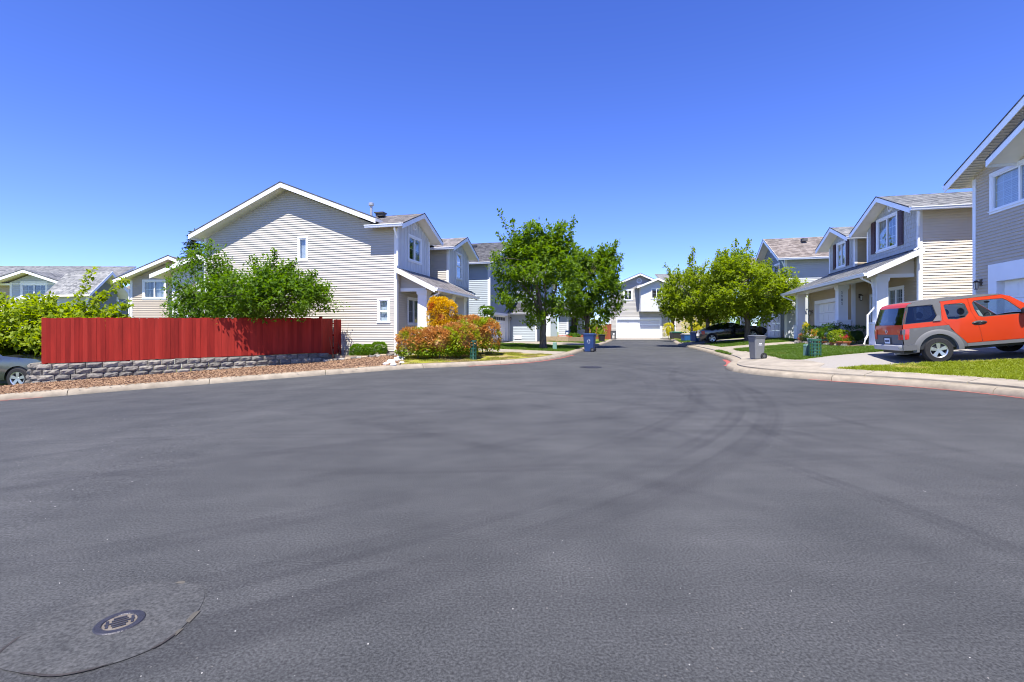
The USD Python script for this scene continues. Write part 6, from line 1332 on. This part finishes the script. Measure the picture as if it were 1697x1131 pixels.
C.strip('tailgate_top', [(-.45, 1.742), (-.56, 1.71), (-.615, 1.62)], 'orange_paint', 0, .0, .02)
C.strip('rear_window', [(-.615, 1.62), (-.655, 1.50), (-.772, 1.135)], 'tinted_glass', -.002, .055, .025)
tg = C.strip('tailgate', [(-.772, 1.135), (-.79, 1.03), (-.805, .86)], 'orange_paint', .0, .04, .025)
C.strip('tailgate_lower', [(-.805, .86), (-.81, .80), (-.80, .56)], 'cladding', .002, .04, .022)
for g in (1, -1):
    mb = MB(); rows = []
    for x, z in ((-.61, 1.63), (-.65, 1.50), (-.71, 1.33), (-.770, 1.13)):
        w = float(C.w(x, z)); rows.append([[x, g*(w-.07), z], [x-.012, g*(w-.03), z], [x+.05, g*(w+.001), z]])
    v = np.array(rows); obj('rear_pillar', MB().add(v.reshape(-1, 3), [[i*3+j, i*3+j+1, i*3+j+4, i*3+j+3] for i in range(3) for j in range(2)]), 'plastic_dark', car, smooth=40)
    rows = []
    for z in (1.015, .93, .85, .77, .72):                              # wrap-round tail lamp
        x = np.interp(z, [.72, .86, 1.03], [-.812, -.807, -.792]); w = float(C.w(x, z)); t_ = (1.02-z)/.3
        rows.append([[x-.020, g*(w-.20-.02*t_), z], [x-.026, g*(w-.08), z], [x-.006, g*(w-.012), z], [x+.06, g*(w+.016), z], [x+.20-.07*t_, g*(w+.014), z]])
    v = np.array(rows); lamp_ = obj('tail_lamp', MB().add(v.reshape(-1, 3), [[i*5+j, i*5+j+1, i*5+j+6, i*5+j+5] for i in range(4) for j in range(4)]), 'tail_red', car, smooth=50)
    v2 = v[:3].copy(); v2[..., 0] -= .004; v2[..., 1] += g*.003; v2 = v2[:, 1:4]; v2[0, :, 2] -= .02; v2[2, :, 2] += .02
    obj('reversing_lens', MB().add(v2.reshape(-1, 3), [[i*3+j, i*3+j+1, i*3+j+4, i*3+j+3] for i in range(2) for j in range(2)]), 'tail_smoke', lamp_, smooth=50)
mb = MB()                                                              # rear bumper
prof = [(-.83, .395), (-.90, .42), (-.905, .54), (-.88, .565), (-.78, .57)]
yy = np.array([-.90, -.86, -.75, -.4, 0, .4, .75, .86, .90]); rows = []
for y in yy:
    k = max(0, (abs(y)-.75)/.15)**2*.30; rows.append([[x+k*(1 if x < -.79 else .2), y, z] for x, z in prof])
v = np.array(rows); obj('bumper', MB().add(v.reshape(-1, 3), [[i*5+j, i*5+j+1, (i+1)*5+j+1, (i+1)*5+j] for i in range(len(yy)-1) for j in range(4)]), 'bumper_silver', car, smooth=45)
for g in (1, -1): obj('bumper_end', MB().hexa([[x, g*y, z] for z in (.41, .56) for x, y in ((-.80, .70), (-.52, .88), (-.52, .925), (-.84, .895))]), 'cladding', car)
pl = obj('number_plate', MB().box(-.846, -.838, -.155, .155, .60, .755), 'plate', car)
tm = MB(); t_ = meshkit.text_mesh('KX7 · 204'.replace(' · ', ' '), .055, .003, True) if False else None
obj('plate_recess', MB().box(-.839, -.833, -.24, .24, .575, .785), 'plastic_dark', car)
pm = MB()
for i, y in enumerate(np.linspace(-.11, .11, 6)): pm.box(-.8495, -.8462, y-.014, y+.014, .645, .71)
obj('plate_marks', pm, 'ink', pl)
e = MB()                                                              # chrome letter badge on the tailgate
xb = -.838
e.tube([(xb, .068*math.cos(a)*(1 if abs(math.cos(a)) < .9 else 1.0), .955+.055*math.sin(a)) for a in np.linspace(0, 2*math.pi, 25)], .007, 6, False)
for y in (-.03, .03): e.hexa([[xb+d_, y*s_+q, z] for d_ in (-.006, .006) for z, s_, q in ((.913, .8, -.010), (.913, .8, .010), (.997, 1.2, .010), (.997, 1.2, -.010))])
e.box(xb-.006, xb+.006, -.028, .028, .948, .964); obj('badge', e, 'chrome', car)
for g in (1, -1):                                                      # door handles and mirrors
    y = float(C.w(1.0, 1.02))
    hb = obj('door_handle', MB().blob((1.0, g*y, 1.015), (.175, .022, .062)), 'plastic_dark', car, smooth=True); obj('handle_grip', MB().blob((.93, g*(y+.018), 1.02), (.075, .018, .022)).blob((1.08, g*(y+.018), 1.02), (.07, .018, .022)), 'black_paint', hb, smooth=True)
    y = float(C.w(1.98, 1.2)); mb = MB().blob((1.98, g*(y+.13), 1.24), (.075, .125, .095)); mb.tube([(2.0, g*(y-.02), 1.18), (1.99, g*(y+.05), 1.20)], .03, 6); obj('mirror', mb, 'plastic_dark', car, smooth=True)
    obj('pillar_bracket', MB().hexa([[x, g*(float(C.w(x, z))+o), z] for o in (.002, .03) for x, z in ((-.06, 1.17), (.12, 1.17), (.12, 1.31), (.06, 1.32))]), 'cladding_light', car)
    obj('headlamp', MB().hexa([[x, g*y_, z] for z in (.76, .94) for x, y_ in ((3.10, .55), (3.22, .5), (3.16, .84), (3.0, .86))]), 'headlamp', car)
for x in (0., 2.575):
    for g in (1, -1): wheel(car, x, g*.785, .35, .215, .225, g, 5)
obj('underbody', MB().box(-.72, 3.05, -.62, .62, .30, .46), 'plastic_dark', car); 
for q in ((-.45, .45, -.85, -.55), (-.45, .45, .55, .85), (2.12, 3.03, -.84, -.55), (2.12, 3.03, .55, .84)): obj('wheel_well', MB().box(*q, .4, .86), 'black_metal', car)
obj('exhaust_pipe', MB().tube([(-.2, -.35, .30), (-.55, -.38, .28), (-.86, -.40, .30)], .026, 8), 'bumper_silver', car)
obj('floor', MB().box(-.7, 2.3, -.75, .75, .50, .56), 'seat_cloth', car); obj('dashboard', MB().box(1.95, 2.38, -.72, .72, .85, 1.13), 'plastic_dark', car)
for x, ys in ((.05, (-.36, .36)), (1.05, (-.36, .36))):
    for y in ys:
        sm = MB().hexa([[x+a, y+b, z] for z, a_ in ((.56, 0), (.78, 0)) for a, b in ((0, -.25), (.5, -.25), (.5, .25), (0, .25))]); sm.hexa([[x+a-(z-.7)*.28, y+b*(1 if z < 1 else .85), z] for z in (.7, 1.22) for a, b in ((-.05, -.24), (.09, -.24), (.09, .24), (-.05, .24))]); sm.blob((x-.17, y, 1.36), (.06, .14, .10)); obj('seat', sm, 'seat_cloth', car)
obj('seat_belt', MB().hexa([[.95, -.72, 1.62], [1.0, -.72, 1.62], [1.28, -.62, 1.12], [1.2, -.62, 1.12], [.95, -.70, 1.62], [1.0, -.70, 1.62], [1.28, -.60, 1.12], [1.2, -.60, 1.12]]), 'cream_trim', car)
obj('steering_wheel', MB().tube([(1.86+.06*math.sin(a), .36+.18*math.cos(a), 1.08+.17*math.sin(a)) for a in np.linspace(0, 6.3, 20)], .015, 6), 'plastic_dark', car)
obj('rear_mirror', MB().blob((1.72, 0, 1.56), (.02, .12, .035)).box(1.5, 1.75, -.6, -.2, 1.64, 1.66).box(1.5, 1.75, .2, .6, 1.64, 1.66), 'plastic_dark', car)

def generic_car(name, label, loc, rz, W, belt, top, prof, glassF, glassR, x0, x1, wb, wr, paint, arch=.40, side_split=None, roofs=None, screens=None, spokes=5, rr=None, tilt=0.):
    x = UsdGeom.Xform.Define(stage, path_of(name)); x.AddTranslateOp().Set(Gf.Vec3d(*loc)); x.AddRotateZOp().Set(rz); x.AddRotateYOp().Set(tilt)
    t = tag(x.GetPrim(), label, 'car'); K = Car(t, W, belt, top, .18, x0, x1, .12)
    out = Polygon(prof); b = out.difference(Point(0, wr).buffer(arch, 24)).difference(Point(wb, wr).buffer(arch, 24)); gl = glassF.union(glassR)
    bs = b.difference(gl)
    if side_split is None: K.side('body_side', bs, paint, step=.12)
    else:
        dx0, dxm, dx1, dz = side_split; d1 = sbox(dx0, dz, dxm, top+.1).intersection(bs); d2 = sbox(dxm, dz, dx1, top+.1).intersection(bs)
        K.side('body_side', bs.difference(d1).difference(d2), paint, step=.12)
        for d in (d1, d2):
            for g in getattr(d.buffer(-.005), 'geoms', [d.buffer(-.005)]):
                if g.area > .01: K.side('door', g, paint, step=.12)
        K.side('door_gap', bs.buffer(-.02), 'black_metal', -.012, step=.2)
    K.side('side_glass', gl, 'tinted_glass', -.012)
    for nm, pth, m in (roofs or []): K.strip(nm, pth, m, 0, 0. if 'glass' not in m else .03, .03, 8)
    for ax in (0, wb):
        for g in (1, -1): wheel(t, ax, g*(W/2-.11), wr, rr or wr*.66, .21, g, spokes)
    obj('underbody', MB().box(x0+.15, x1-.15, -W/2+.25, W/2-.25, .18, .5), 'plastic_dark', t)
    for ax in (0, wb):
        for q in ((-W/2+.08, -W/2+.3), (W/2-.3, W/2-.08)): obj('wheel_well', MB().box(ax-arch, ax+arch, *q, .3, wr+arch-.03), 'black_metal', t)
    obj('cabin', MB().box(x0+.9, x1-1.5, -W/2+.22, W/2-.22, .4, belt-.05), 'seat_cloth', t)
    return t, K
# black coupe in the drive of the grey house, nose to the garage
cz = gz(15.3, 33.6)
bt, K = generic_car('parked_car', 'black low coupe parked nose to the garage in the shade of the right trees', (14.05, 34.25, gz(14.05, 34.25)-.02), -13.0, 1.80, .92, 1.33,
    [(-.72, .30), (3.25, .22), (3.48, .35), (3.55, .55), (3.45, .70), (3.1, .84), (2.4, .96), (2.15, .99), (1.45, 1.27), (1.05, 1.33), (.6, 1.31), (.0, 1.17), (-.45, 1.02), (-.72, .93), (-.78, .70), (-.80, .5)],
    Polygon([(.95, .985), (1.95, .99), (1.40, 1.22), (1.05, 1.275), (.92, 1.27)]), Polygon([(.30, .985), (.86, .985), (.84, 1.255), (.62, 1.25)]), -.8, 3.55, 2.62, .33, 'black_paint', .385, (.85, 1.05, 2.1, .35),
    [('roof', [(1.45, 1.27), (1.05, 1.33), (.6, 1.31)], 'black_paint'), ('windscreen', [(2.15, .99), (1.8, 1.13), (1.45, 1.27)], 'tinted_glass'), ('rear_window', [(.6, 1.31), (.0, 1.17), (-.3, 1.07)], 'tinted_glass'),
     ('boot', [(-.3, 1.07), (-.45, 1.02), (-.72, .93), (-.78, .70), (-.80, .5), (-.72, .30)], 'black_paint'), ('bonnet', [(2.15, .99), (2.4, .96), (3.1, .84), (3.45, .70), (3.55, .55), (3.48, .35), (3.25, .22)], 'black_paint')], tilt=-6.)
for g in (1, -1):
    w = .5*1.8; obj('tail_lamp', MB().hexa([[x, g*y, z] for z in (.66, .90) for x, y in ((-.80, .60), (-.62, .84), (-.42, .885), (-.80, .62))]), 'tail_red', bt); obj('headlamp', MB().hexa([[x, g*y, z] for z in (.60, .72) for x, y in ((3.1, .82), (3.44, .62), (3.40, .60), (3.0, .8))]), 'headlamp', bt)
    obj('mirror', MB().blob((1.85, g*.92, 1.0), (.08, .10, .06)), 'black_paint', bt, smooth=True)
# cars at the left edge
st, K = generic_car('parked_car', 'dark silver car cut by the left edge, its nose behind the stone wall end', (-19.6, 17.2, gz(-17.0, 16.9)-.02), 3., 1.88, 1.0, 1.62,
    [(-.85, .35), (3.2, .30), (3.50, .40), (3.58, .70), (3.50, .92), (3.3, 1.02), (2.5, 1.10), (2.25, 1.13), (1.55, 1.55), (.9, 1.62), (-.2, 1.58), (-.75, 1.05), (-.88, .9)],
    Polygon([(1.02, 1.08), (2.05, 1.10), (1.5, 1.46), (1.02, 1.54)]), Polygon([(-.3, 1.08), (.94, 1.08), (.94, 1.54), (.0, 1.5)]), -.88, 3.58, 2.75, .36, 'silver_paint', .43, (.1, 1.0, 2.1, .4),
    [('roof', [(1.55, 1.55), (.9, 1.62), (-.2, 1.58)], 'silver_paint'), ('windscreen', [(2.25, 1.13), (1.55, 1.55)], 'tinted_glass'), ('rear_window', [(-.2, 1.58), (-.75, 1.05)], 'tinted_glass'), ('boot', [(-.75, 1.05), (-.88, .9), (-.85, .35)], 'silver_paint'),
     ('bonnet', [(2.25, 1.13), (2.5, 1.10), (3.3, 1.02), (3.5, .92), (3.58, .7), (3.5, .4), (3.2, .3)], 'silver_paint')])
for g in (1, -1):
    obj('mirror', MB().blob((1.95, g*1.02, 1.10), (.09, .13, .075)), 'black_paint', st, smooth=True); obj('headlamp', MB().hexa([[x, g*y, z] for z in (.80, .93) for x, y in ((3.15, .83), (3.53, .6), (3.48, .58), (3.05, .8))]), 'headlamp', st)
dt, K = generic_car('parked_car', 'dark car with a raked windscreen behind the dark silver one at the left edge', (-20.4, 20.2, gz(-19, 20.2)), 2., 1.85, 1.0, 1.52,
    [(-.85, .35), (3.2, .30), (3.50, .40), (3.58, .70), (3.3, .95), (2.5, 1.05), (2.25, 1.08), (1.35, 1.48), (.8, 1.52), (-.2, 1.46), (-.75, 1.05), (-.88, .9)],
    Polygon([(1.02, 1.05), (1.95, 1.06), (1.4, 1.38), (1.02, 1.44)]), Polygon([(-.3, 1.05), (.94, 1.05), (.94, 1.44), (.0, 1.4)]), -.88, 3.58, 2.75, .34, 'black_paint', .41, (.1, 1.0, 2.1, .4),
    [('roof', [(1.35, 1.48), (.8, 1.52), (-.2, 1.46)], 'black_paint'), ('windscreen', [(2.25, 1.08), (1.35, 1.48)], 'tinted_glass'), ('rear_window', [(-.2, 1.46), (-.75, 1.05)], 'tinted_glass'), ('boot', [(-.75, 1.05), (-.88, .9), (-.85, .35)], 'black_paint'),
     ('bonnet', [(2.25, 1.08), (2.5, 1.05), (3.3, .95), (3.58, .7), (3.5, .4), (3.2, .3)], 'black_paint')])

# ---------------------------------------------------------------- bins and street furniture
def wheeled_bin(name, label, loc, rz, W, D, Hh, mb_, ml, wheels=True, tri=True):
    t = thing(name, label, 'wheeled bin', loc, rz); b = MB()
    def ring(z, k, e=.0): w, d = W/2*k+e, D/2*k+e; c = .03; return [[-w+c, -d, z], [w-c, -d, z], [w, -d+c, z], [w, d-c, z], [w-c, d, z], [-w+c, d, z], [-w, d-c, z], [-w, -d+c, z]]
    rows = [ring(.02, .80), ring(Hh*.72, .95), ring(Hh*.86, .97), ring(Hh*.862, .97, .012), ring(Hh*.90, .985, .014), ring(Hh*.905, .985, .002), ring(Hh*.93, .99)]
    b.add(np.array(rows).reshape(-1, 3), [[i*8+j, i*8+(j+1) % 8, (i+1)*8+(j+1) % 8, (i+1)*8+j] for i in range(len(rows)-1) for j in range(8)]); b.add(rows[0], [[0, j+1, j] for j in range(1, 7)]); b.add(rows[-1], [[0, j, j+1] for j in range(1, 7)])
    obj('body', b, mb_, t)
    l = MB(); rows = [ring(Hh*.925, 1., .02), ring(Hh*.955, 1.0, .024), ring(Hh*.975, .98), ring(Hh*1.0, .80)]
    l.add(np.array(rows).reshape(-1, 3), [[i*8+j, i*8+(j+1) % 8, (i+1)*8+(j+1) % 8, (i+1)*8+j] for i in range(3) for j in range(8)]); l.add(rows[-1], [[0, j, j+1] for j in range(1, 7)]); obj('lid', l, ml, t)
    obj('handle', MB().tube([(W/2*.98, -D*.35, Hh*.90), (W/2+.07, -D*.35, Hh*.93), (W/2+.07, D*.35, Hh*.93), (W/2*.98, D*.35, Hh*.90)], .014, 6), ml, t)
    for g in (1, -1):
        m = MB(); m.lathe([(.0, -.025), (.055, -.025), (.10, -.03), (.115, -.02), (.115, .02), (.10, .03), (.055, .025), (0, .025)], (W*.34, g*(D/2*.86+.01), .115), 18, axis=1); k = obj('wheel', m, 'rubber', t, smooth=40)
        h = MB(); h.lathe([(.0, g*.027), (.045, g*.027), (.05, g*.024)], (W*.34, g*(D/2*.86+.01), .115), 12, axis=1)
        for i in range(5):
            a = i*1.257; h.box(W*.34+.07*math.cos(a)-.012, W*.34+.07*math.cos(a)+.012, *sorted((g*(D/2*.86+.036), g*(D/2*.86+.041))), .115+.07*math.sin(a)-.012, .115+.07*math.sin(a)+.012)
        obj('hub', h, 'bin_grey_dark', k)
    return t
gb = wheeled_bin('wheeled_bin', 'grey wheeled rubbish bin with white print standing on the right pavement', (8.78, 17.35, gz(8.78, 17.35)+.012), 6., .40, .46, .86, 'bin_grey', 'bin_grey_dark')
def print_on(t, txt, size, x, y, z, m='white_print'):
    q = meshkit.text_mesh(txt, size, .003, True); v = q.vertices; w = v[:, 0].max(); obj('lettering', MB().add(np.column_stack([x+v[:, 0]-w/2, y-v[:, 2], z+v[:, 1]]), q.faces), m, t)
print_on(gb, 'REN', .042, -.0, -.2165, .535); print_on(gb, 'RUBBISH', .022, .0, -.2135, .495)
bb = wheeled_bin('wheeled_bin', 'dark blue wheeled recycling bin at the left kerb under the trees', (4.40, 27.4, float(zr(4.4, 27.4))), -20., .62, .66, 1.04, 'bin_blue', 'bin_blue')
rec = MB()
for k in range(3):
    a = k*2.094; pts = [(.10*math.cos(a+u)*.8, -.318, .58+.10*math.sin(a+u)) for u in np.linspace(.15, 1.55, 6)]; rec.tube(pts, .011, 4)
obj('recycling_mark', rec, 'white_print', bb)
wheeled_bin('wheeled_bin', 'black bin at the kerb farther on before the yellow green bush', (7.9, 42.6, float(zr(7.9, 42.6))), 5., .50, .52, .78, 'bin_black', 'bin_black')
mt_ = thing('mail_box', 'grey box on legs with a white notice left of the far garage', 'mailbox', (10.75, 51.3, gz(10.75, 51.3)))
obj('box', MB().box(-.26, .26, -.18, .18, .45, .88).box(-.28, .28, -.2, .2, .86, .91), 'bin_grey_dark', mt_); obj('notice', MB().box(-.08, .08, -.19, -.182, .52, .66), 'white_print', mt_)
for a, b in ((-.2, -.14), (.2, -.14), (-.2, .14), (.2, .14)): obj('leg', MB().box(a-.035, a+.035, b-.035, b+.035, 0, .45), 'bin_grey_dark', mt_)
def tub(name, label, loc, rz, W, D, Hh, m, ml):
    t = thing(name, label, 'container', loc, rz); b = MB()
    b.hexa([[x*k, y*k, z] for z, k in ((.03, .94), (Hh*.84, 1.)) for x, y in ((-W/2, -D/2), (W/2, -D/2), (W/2, D/2), (-W/2, D/2))]); b.box(-W/2-.02, W/2+.02, -D/2-.02, D/2+.02, Hh*.76, Hh*.82)
    for x in np.linspace(-W*.36, W*.36, 5): b.box(x-.025, x+.025, -D/2-.015, -D/2+.05, .08, Hh*.75)
    obj('body', b, m, t); obj('lid', MB().box(-W/2-.03, W/2+.03, -D/2-.04, D/2+.03, Hh*.84, Hh*.92).hexa([[x*k, y*k, z] for z, k in ((Hh*.92, .96), (Hh, .8)) for x, y in ((-W/2, -D/2), (W/2, -D/2), (W/2, D/2), (-W/2, D/2))]), ml, t)
    for x in (-W*.4, W*.4):
        for y in (-D*.36, D*.36): obj('foot', MB().box(x-.04, x+.04, y-.04, y+.04, 0, .04), 'rubber', t)
    return t
tb = tub('storage_tub', 'larger blue tub with a grey lid beside the pale trunk', (14.35, 37.0, gz(14.35, 37.0)), 8., 1.12, .8, .82, 'tote_blue', 'lid_grey')
obj('white_label', MB().box(-.35, .35, -.426, -.42, .60, .66), 'white_print', tb)
tub('storage_tub', 'smaller blue tub left of the larger blue one', (15.1, 41.5, gz(15.1, 41.5)), 6., .95, .7, .64, 'tote_blue', 'lid_grey')
tub('storage_tub', 'dark tub with a green lid below the red door', (17.6, 51.3, gz(17.6, 51.3)), 0., 1.5, .9, .78, 'pot_black', 'tote_green')
def lattice(label, loc, r, Hh, rz=0.):
    """Slotted green plastic cover: rings and uprights with open windows between."""
    t = thing('cable_pedestal', label, 'utility pedestal', loc, rz); n, m = 12, 5; b = MB()
    for k in range(m+1):
        z0 = Hh*.93*k/m; hh = .035 if k < m else .06
        b.lathe([(r-.012, z0), (r, z0), (r, z0+hh), (r-.012, z0+hh), (r-.012, z0)], (0, 0, 0), 24)
    for i in range(n):
        a = i/n*2*math.pi; d = np.array([math.cos(a), math.sin(a), 0]); e = np.array([-math.sin(a), math.cos(a), 0]); b.obox((0, 0, 0), e, Z3, d, -r*.075, r*.075, 0, Hh*.95, r-.013, r-.001)
    obj('lattice_sleeve', b, 'lattice_green', t, smooth=30); obj('cap', MB().lathe([(r*1.04, Hh*.93), (r*1.05, Hh*.97), (r*.9, Hh), (0, Hh*1.0)], (0, 0, 0), 24), 'lattice_green', t, smooth=40); obj('inner_post', MB().lathe([(r*.3, 0), (r*.3, Hh*.92), (0, Hh*.93)], (0, 0, 0), 14), 'box_teal', t, smooth=40)
lattice('wide green slotted pedestal on the lawn before the flower pots', (9.78, 15.62, gz(9.78, 15.62)), .185, .58)
lattice('slim green slotted pedestal before the copper hedge', (-1.45, 18.05, gz(-1.45, 18.05)), .125, .72, 15.)
def service_box(label, loc, w, d, hh, m, rz=0.):
    t = thing('service_box', label, 'utility box', loc, rz); e = .03
    obj('housing', MB().hexa([[x*k, y*k, z] for z, k in ((0, 1.), (hh*.85, .92)) for x, y in ((-w, -d), (w, -d), (w, d), (-w, d))]), m, t); obj('cap', MB().hexa([[x*k, y*k, z] for z, k in ((hh*.85, 1.0), (hh, .8)) for x, y in ((-w, -d), (w, -d), (w, d), (-w, d))]), m, t)
service_box('pale teal utility box left of the wide green slotted pedestal', (9.72, 15.95, gz(9.72, 15.95)), .075, .07, .44, 'box_teal', 8.)
service_box('small green utility box right of the taller street tree trunk', (2.33, 26.3, gz(2.33, 26.3)), .11, .09, .40, 'box_teal', -10.)
# road covers
vc = thing('valve_cover', 'round iron valve cover in the asphalt at the lower left', 'manhole', (-1.682, 2.074, .0))
obj('ring', MB().lathe([(.060, .003), (.064, .008), (.086, .008), (.090, .004)], (0, 0, 0), 40), 'iron', vc, smooth=40)
lid = obj('lid', MB().lathe([(0, .0045), (.060, .0045)], (0, 0, 0), 40), 'iron_dust', vc)
rm = MB(); 
for q in (-.035, -.018, 0, .018, .035): 
    L = math.sqrt(.054**2-q*q)*(.55 if q else .95); rm.obox((0, 0, 0), np.array([.82, .57, 0]), np.array([-.57, .82, 0]), Z3, -L, L, q-.0045, q+.0045, .0045, .008)
for s_ in (-1, 1): rm.obox((0, 0, 0), np.array([-.57, .82, 0]), np.array([.82, .57, 0]), Z3, -.03, .03, s_*.043-.005, s_*.043+.005, .0045, .0075)
obj('ribs', rm, 'iron', lid)
def ellipse(cx, cy, a, b, rot, n=70, wob=.0, seed=0):
    th = np.linspace(0, 2*math.pi, n, endpoint=False); k = 1+wob*(meshkit.noise(np.column_stack([np.cos(th)*1.6+seed, np.sin(th)*1.6, 0*th+seed]))-.5)*2
    x, y = a*k*np.cos(th), b*k*np.sin(th); c, s_ = math.cos(rot), math.sin(rot); return Polygon(np.column_stack([cx+x*c-y*s_, cy+x*s_+y*c]))
pt = ellipse(-1.72, 2.085, .335, .31, .3, wob=.16, seed=3)
sheet('road_patch', pt, 'asphalt_patch', lambda x, y: 0*x+.0035, 0., .15, .03, kind='structure')
rb_ = rnd(77); holes = shapely.unary_union([Point(*rb_.uniform((-1.75, 1.95), (-1.25, 2.5))).buffer(rb_.uniform(.012, .05)) for _ in range(26)])
rim = pt.buffer(.012).difference(pt.buffer(-.012))
arcs = rim.intersection(holes); sheet('road_patch_edge', arcs, 'patch_rim', lambda x, y: 0*x+.0045, 0., .1, .02, kind='structure')
holes2 = shapely.unary_union([Point(*rb_.uniform((-2.1, 1.72), (-1.3, 2.1))).buffer(rb_.uniform(.015, .05)) for _ in range(18)])
seam = pt.buffer(.006).difference(pt.buffer(-.005)).difference(holes2).intersection(PG((-2.3, 1.95), (-1.75, 1.6), (-1.30, 2.0), (-1.42, 2.12), (-1.75, 2.0), (-2.2, 2.05))); sheet('road_patch_seam', seam, 'crack_tar', lambda x, y: 0*x+.005, 0., .05, .01, kind='structure')
mc = thing('manhole_cover', 'dark manhole cover in the road between the two rows of trees', 'manhole', (2.69, 16.5, float(zr(2.69, 16.5))))
obj('ring', MB().lathe([(.30, .004), (.31, .012), (.36, .012), (.38, .004)], (0, 0, 0), 36), 'iron', mc, smooth=40); l2 = obj('lid', MB().lathe([(0, .006), (.30, .006)], (0, 0, 0), 36), 'iron', mc)
g = MB()
for x in np.linspace(-.2, .2, 5): g.box(x-.02, x+.02, -math.sqrt(.07-x*x)*.8, math.sqrt(.07-x*x)*.8, .006, .012)
obj('ribs', g, 'iron', l2)
# loose grit on the asphalt
rg = rnd(120); n = 900; xy = np.column_stack([rg.uniform(-9, 8, n), 1.6+rg.random(n)**2.2*7]); xy = xy[shapely.contains_xy(ROAD.buffer(-.2), xy[:, 0], xy[:, 1])]; xy = xy[meshkit.fbm(np.column_stack([xy*.55, 0*xy[:, :1]]), 3) > .47]; n = len(xy)
gm_ = trimesh.creation.icosphere(0); instancer('road_grit', [('grain', MB().add(gm_.vertices*[.0022, .0018, .0012]+[0, 0, .001], gm_.faces), 'grey_stone'), ('grain', MB().add(gm_.vertices*[.0018, .002, .0012]+[0, 0, .001], gm_.faces), 'white_stone')],
    np.column_stack([xy, zr(xy[:, 0], xy[:, 1])]), rg.uniform(0, 6.28, n), np.repeat(rg.uniform(.5, 1.5, (n, 1)), 3, 1), rg.integers(0, 2, n), label='scattered pale grit on the asphalt', cat='grit', kind='stuff')
# stones and edgings on the left
rs = rnd(130)
for i in range(17):
    t = i/16; p = lerp((-3.92, 15.75), (-4.35, 19.0), t)+rs.normal(0, (.20, .08))*(1-.5*t); r_ = rs.uniform(.08, .17)*(1-.25*t)
    q = thing('white_stone', 'pale rounded stone in the line of stones between the bark bed and the dry grass', 'stone', (*p, gz(*p)+.01), rs.uniform(0, 360), 'pale stones between bark and grass'); obj('stone', MB().blob((0, 0, r_*.25), (r_, r_*.75, r_*.5), rs, .22, 2), 'white_stone', q, smooth=60)
ed = thing('stone_edging', 'low row of brown stones and a timber before the globe shrubs', 'edging')
for i in range(13):
    p = lerp((-7.5, 19.55), (-4.75, 19.75), i/12)+np.array([0, -.28*math.sin(i/12*math.pi)])+rs.normal(0, .03, 2); v, f = stone_block(.26, .13, .18, rs, .04); obj('stone', MB().add(v+[p[0], p[1], gz(*p)-.02], f), ('grey_stone', 'timber', 'block_1')[i % 3], ed)
obj('timber', MB().obox((-7.3, 20.05, gz(-6.3, 20.05)), np.array([.995, -.10, 0]), Z3, np.array([.10, .995, 0]), 0, 2.0, -.03, .11, -.06, .06), 'timber', ed)
obj('timber', MB().obox((-3.72, 15.85, gz(-3.8, 16.2)), np.array([-.13, .99, 0]), Z3, np.array([.99, .13, 0]), 0, 2.6, -.03, .05, -.04, .04), 'timber', ed)
stk = thing('wooden_stake', 'thin reddish stake leaning on the fence return', 'stake', (-7.25, 19.7, gz(-7.25, 19.7))); obj('stake', MB().tube([(0, 0, 0), (-.32, .35, .95)], .014, 6), 'fence_brown', stk); obj('stake_tip', MB().blob((-.32, .35, .96), (.02, .02, .03)), 'fence_brown', stk)
# brown fence and timbers at the far end
bf = thing('board_fence', 'reddish brown board fence left of the far garage', 'fence')
for i in range(14):
    x = 8.2+i*.185; obj('board', MB().box(x, x+.17, 52.6, 52.62, .3, 1.95+.03*math.sin(i*1.7)), 'fence_brown', bf)
obj('gate', MB().box(10.05, 10.75, 52.3, 52.34, .35, 2.05), 'fence_brown', bf); obj('rail', MB().box(8.2, 10.8, 52.64, 52.68, .7, .78).box(8.2, 10.8, 52.64, 52.68, 1.5, 1.58), 'fence_brown', bf)
te = thing('timber_edging', 'low timber edging of the garden beds behind the taller street tree', 'edging')
for a, b in (((2.6, 39.9), (4.6, 39.4)), ((4.6, 39.6), (6.9, 41.4)), ((1.7, 39.4), (2.4, 39.9))):
    d = np.array(b)-np.array(a); L = np.linalg.norm(d); d /= L; obj('timber', MB().obox((*a, gz(*a)), np.array([*d, 0]), Z3, np.array([-d[1], d[0], 0]), 0, L, -.05, .38, -.05, .05), 'timber', te)
gs = thing('garden_sign', 'small blue and white sign on a stake in the far garden bed', 'sign', (4.85, 42.6, gz(4.85, 42.6))); obj('stake', MB().box(-.02, .02, -.02, .02, 0, .6), 'white_metal', gs); obj('panel', MB().box(-.16, .16, -.03, -.02, .55, .9), 'bin_blue', gs); obj('panel_face', MB().box(-.1, .1, -.036, -.031, .6, .72), 'white_print', gs)
sp = thing('hose_bib', 'small outdoor tap with pipe at the grey house corner', 'tap', (17.25, 30.75, gz(17.25, 30.75))); obj('pipe', MB().tube([(0, 0, 0), (0, 0, .45), (-.05, -.05, .5)], .02, 6), 'bronze', sp); obj('handle', MB().blob((0, 0, .52), (.05, .05, .015)), 'bronze', sp)
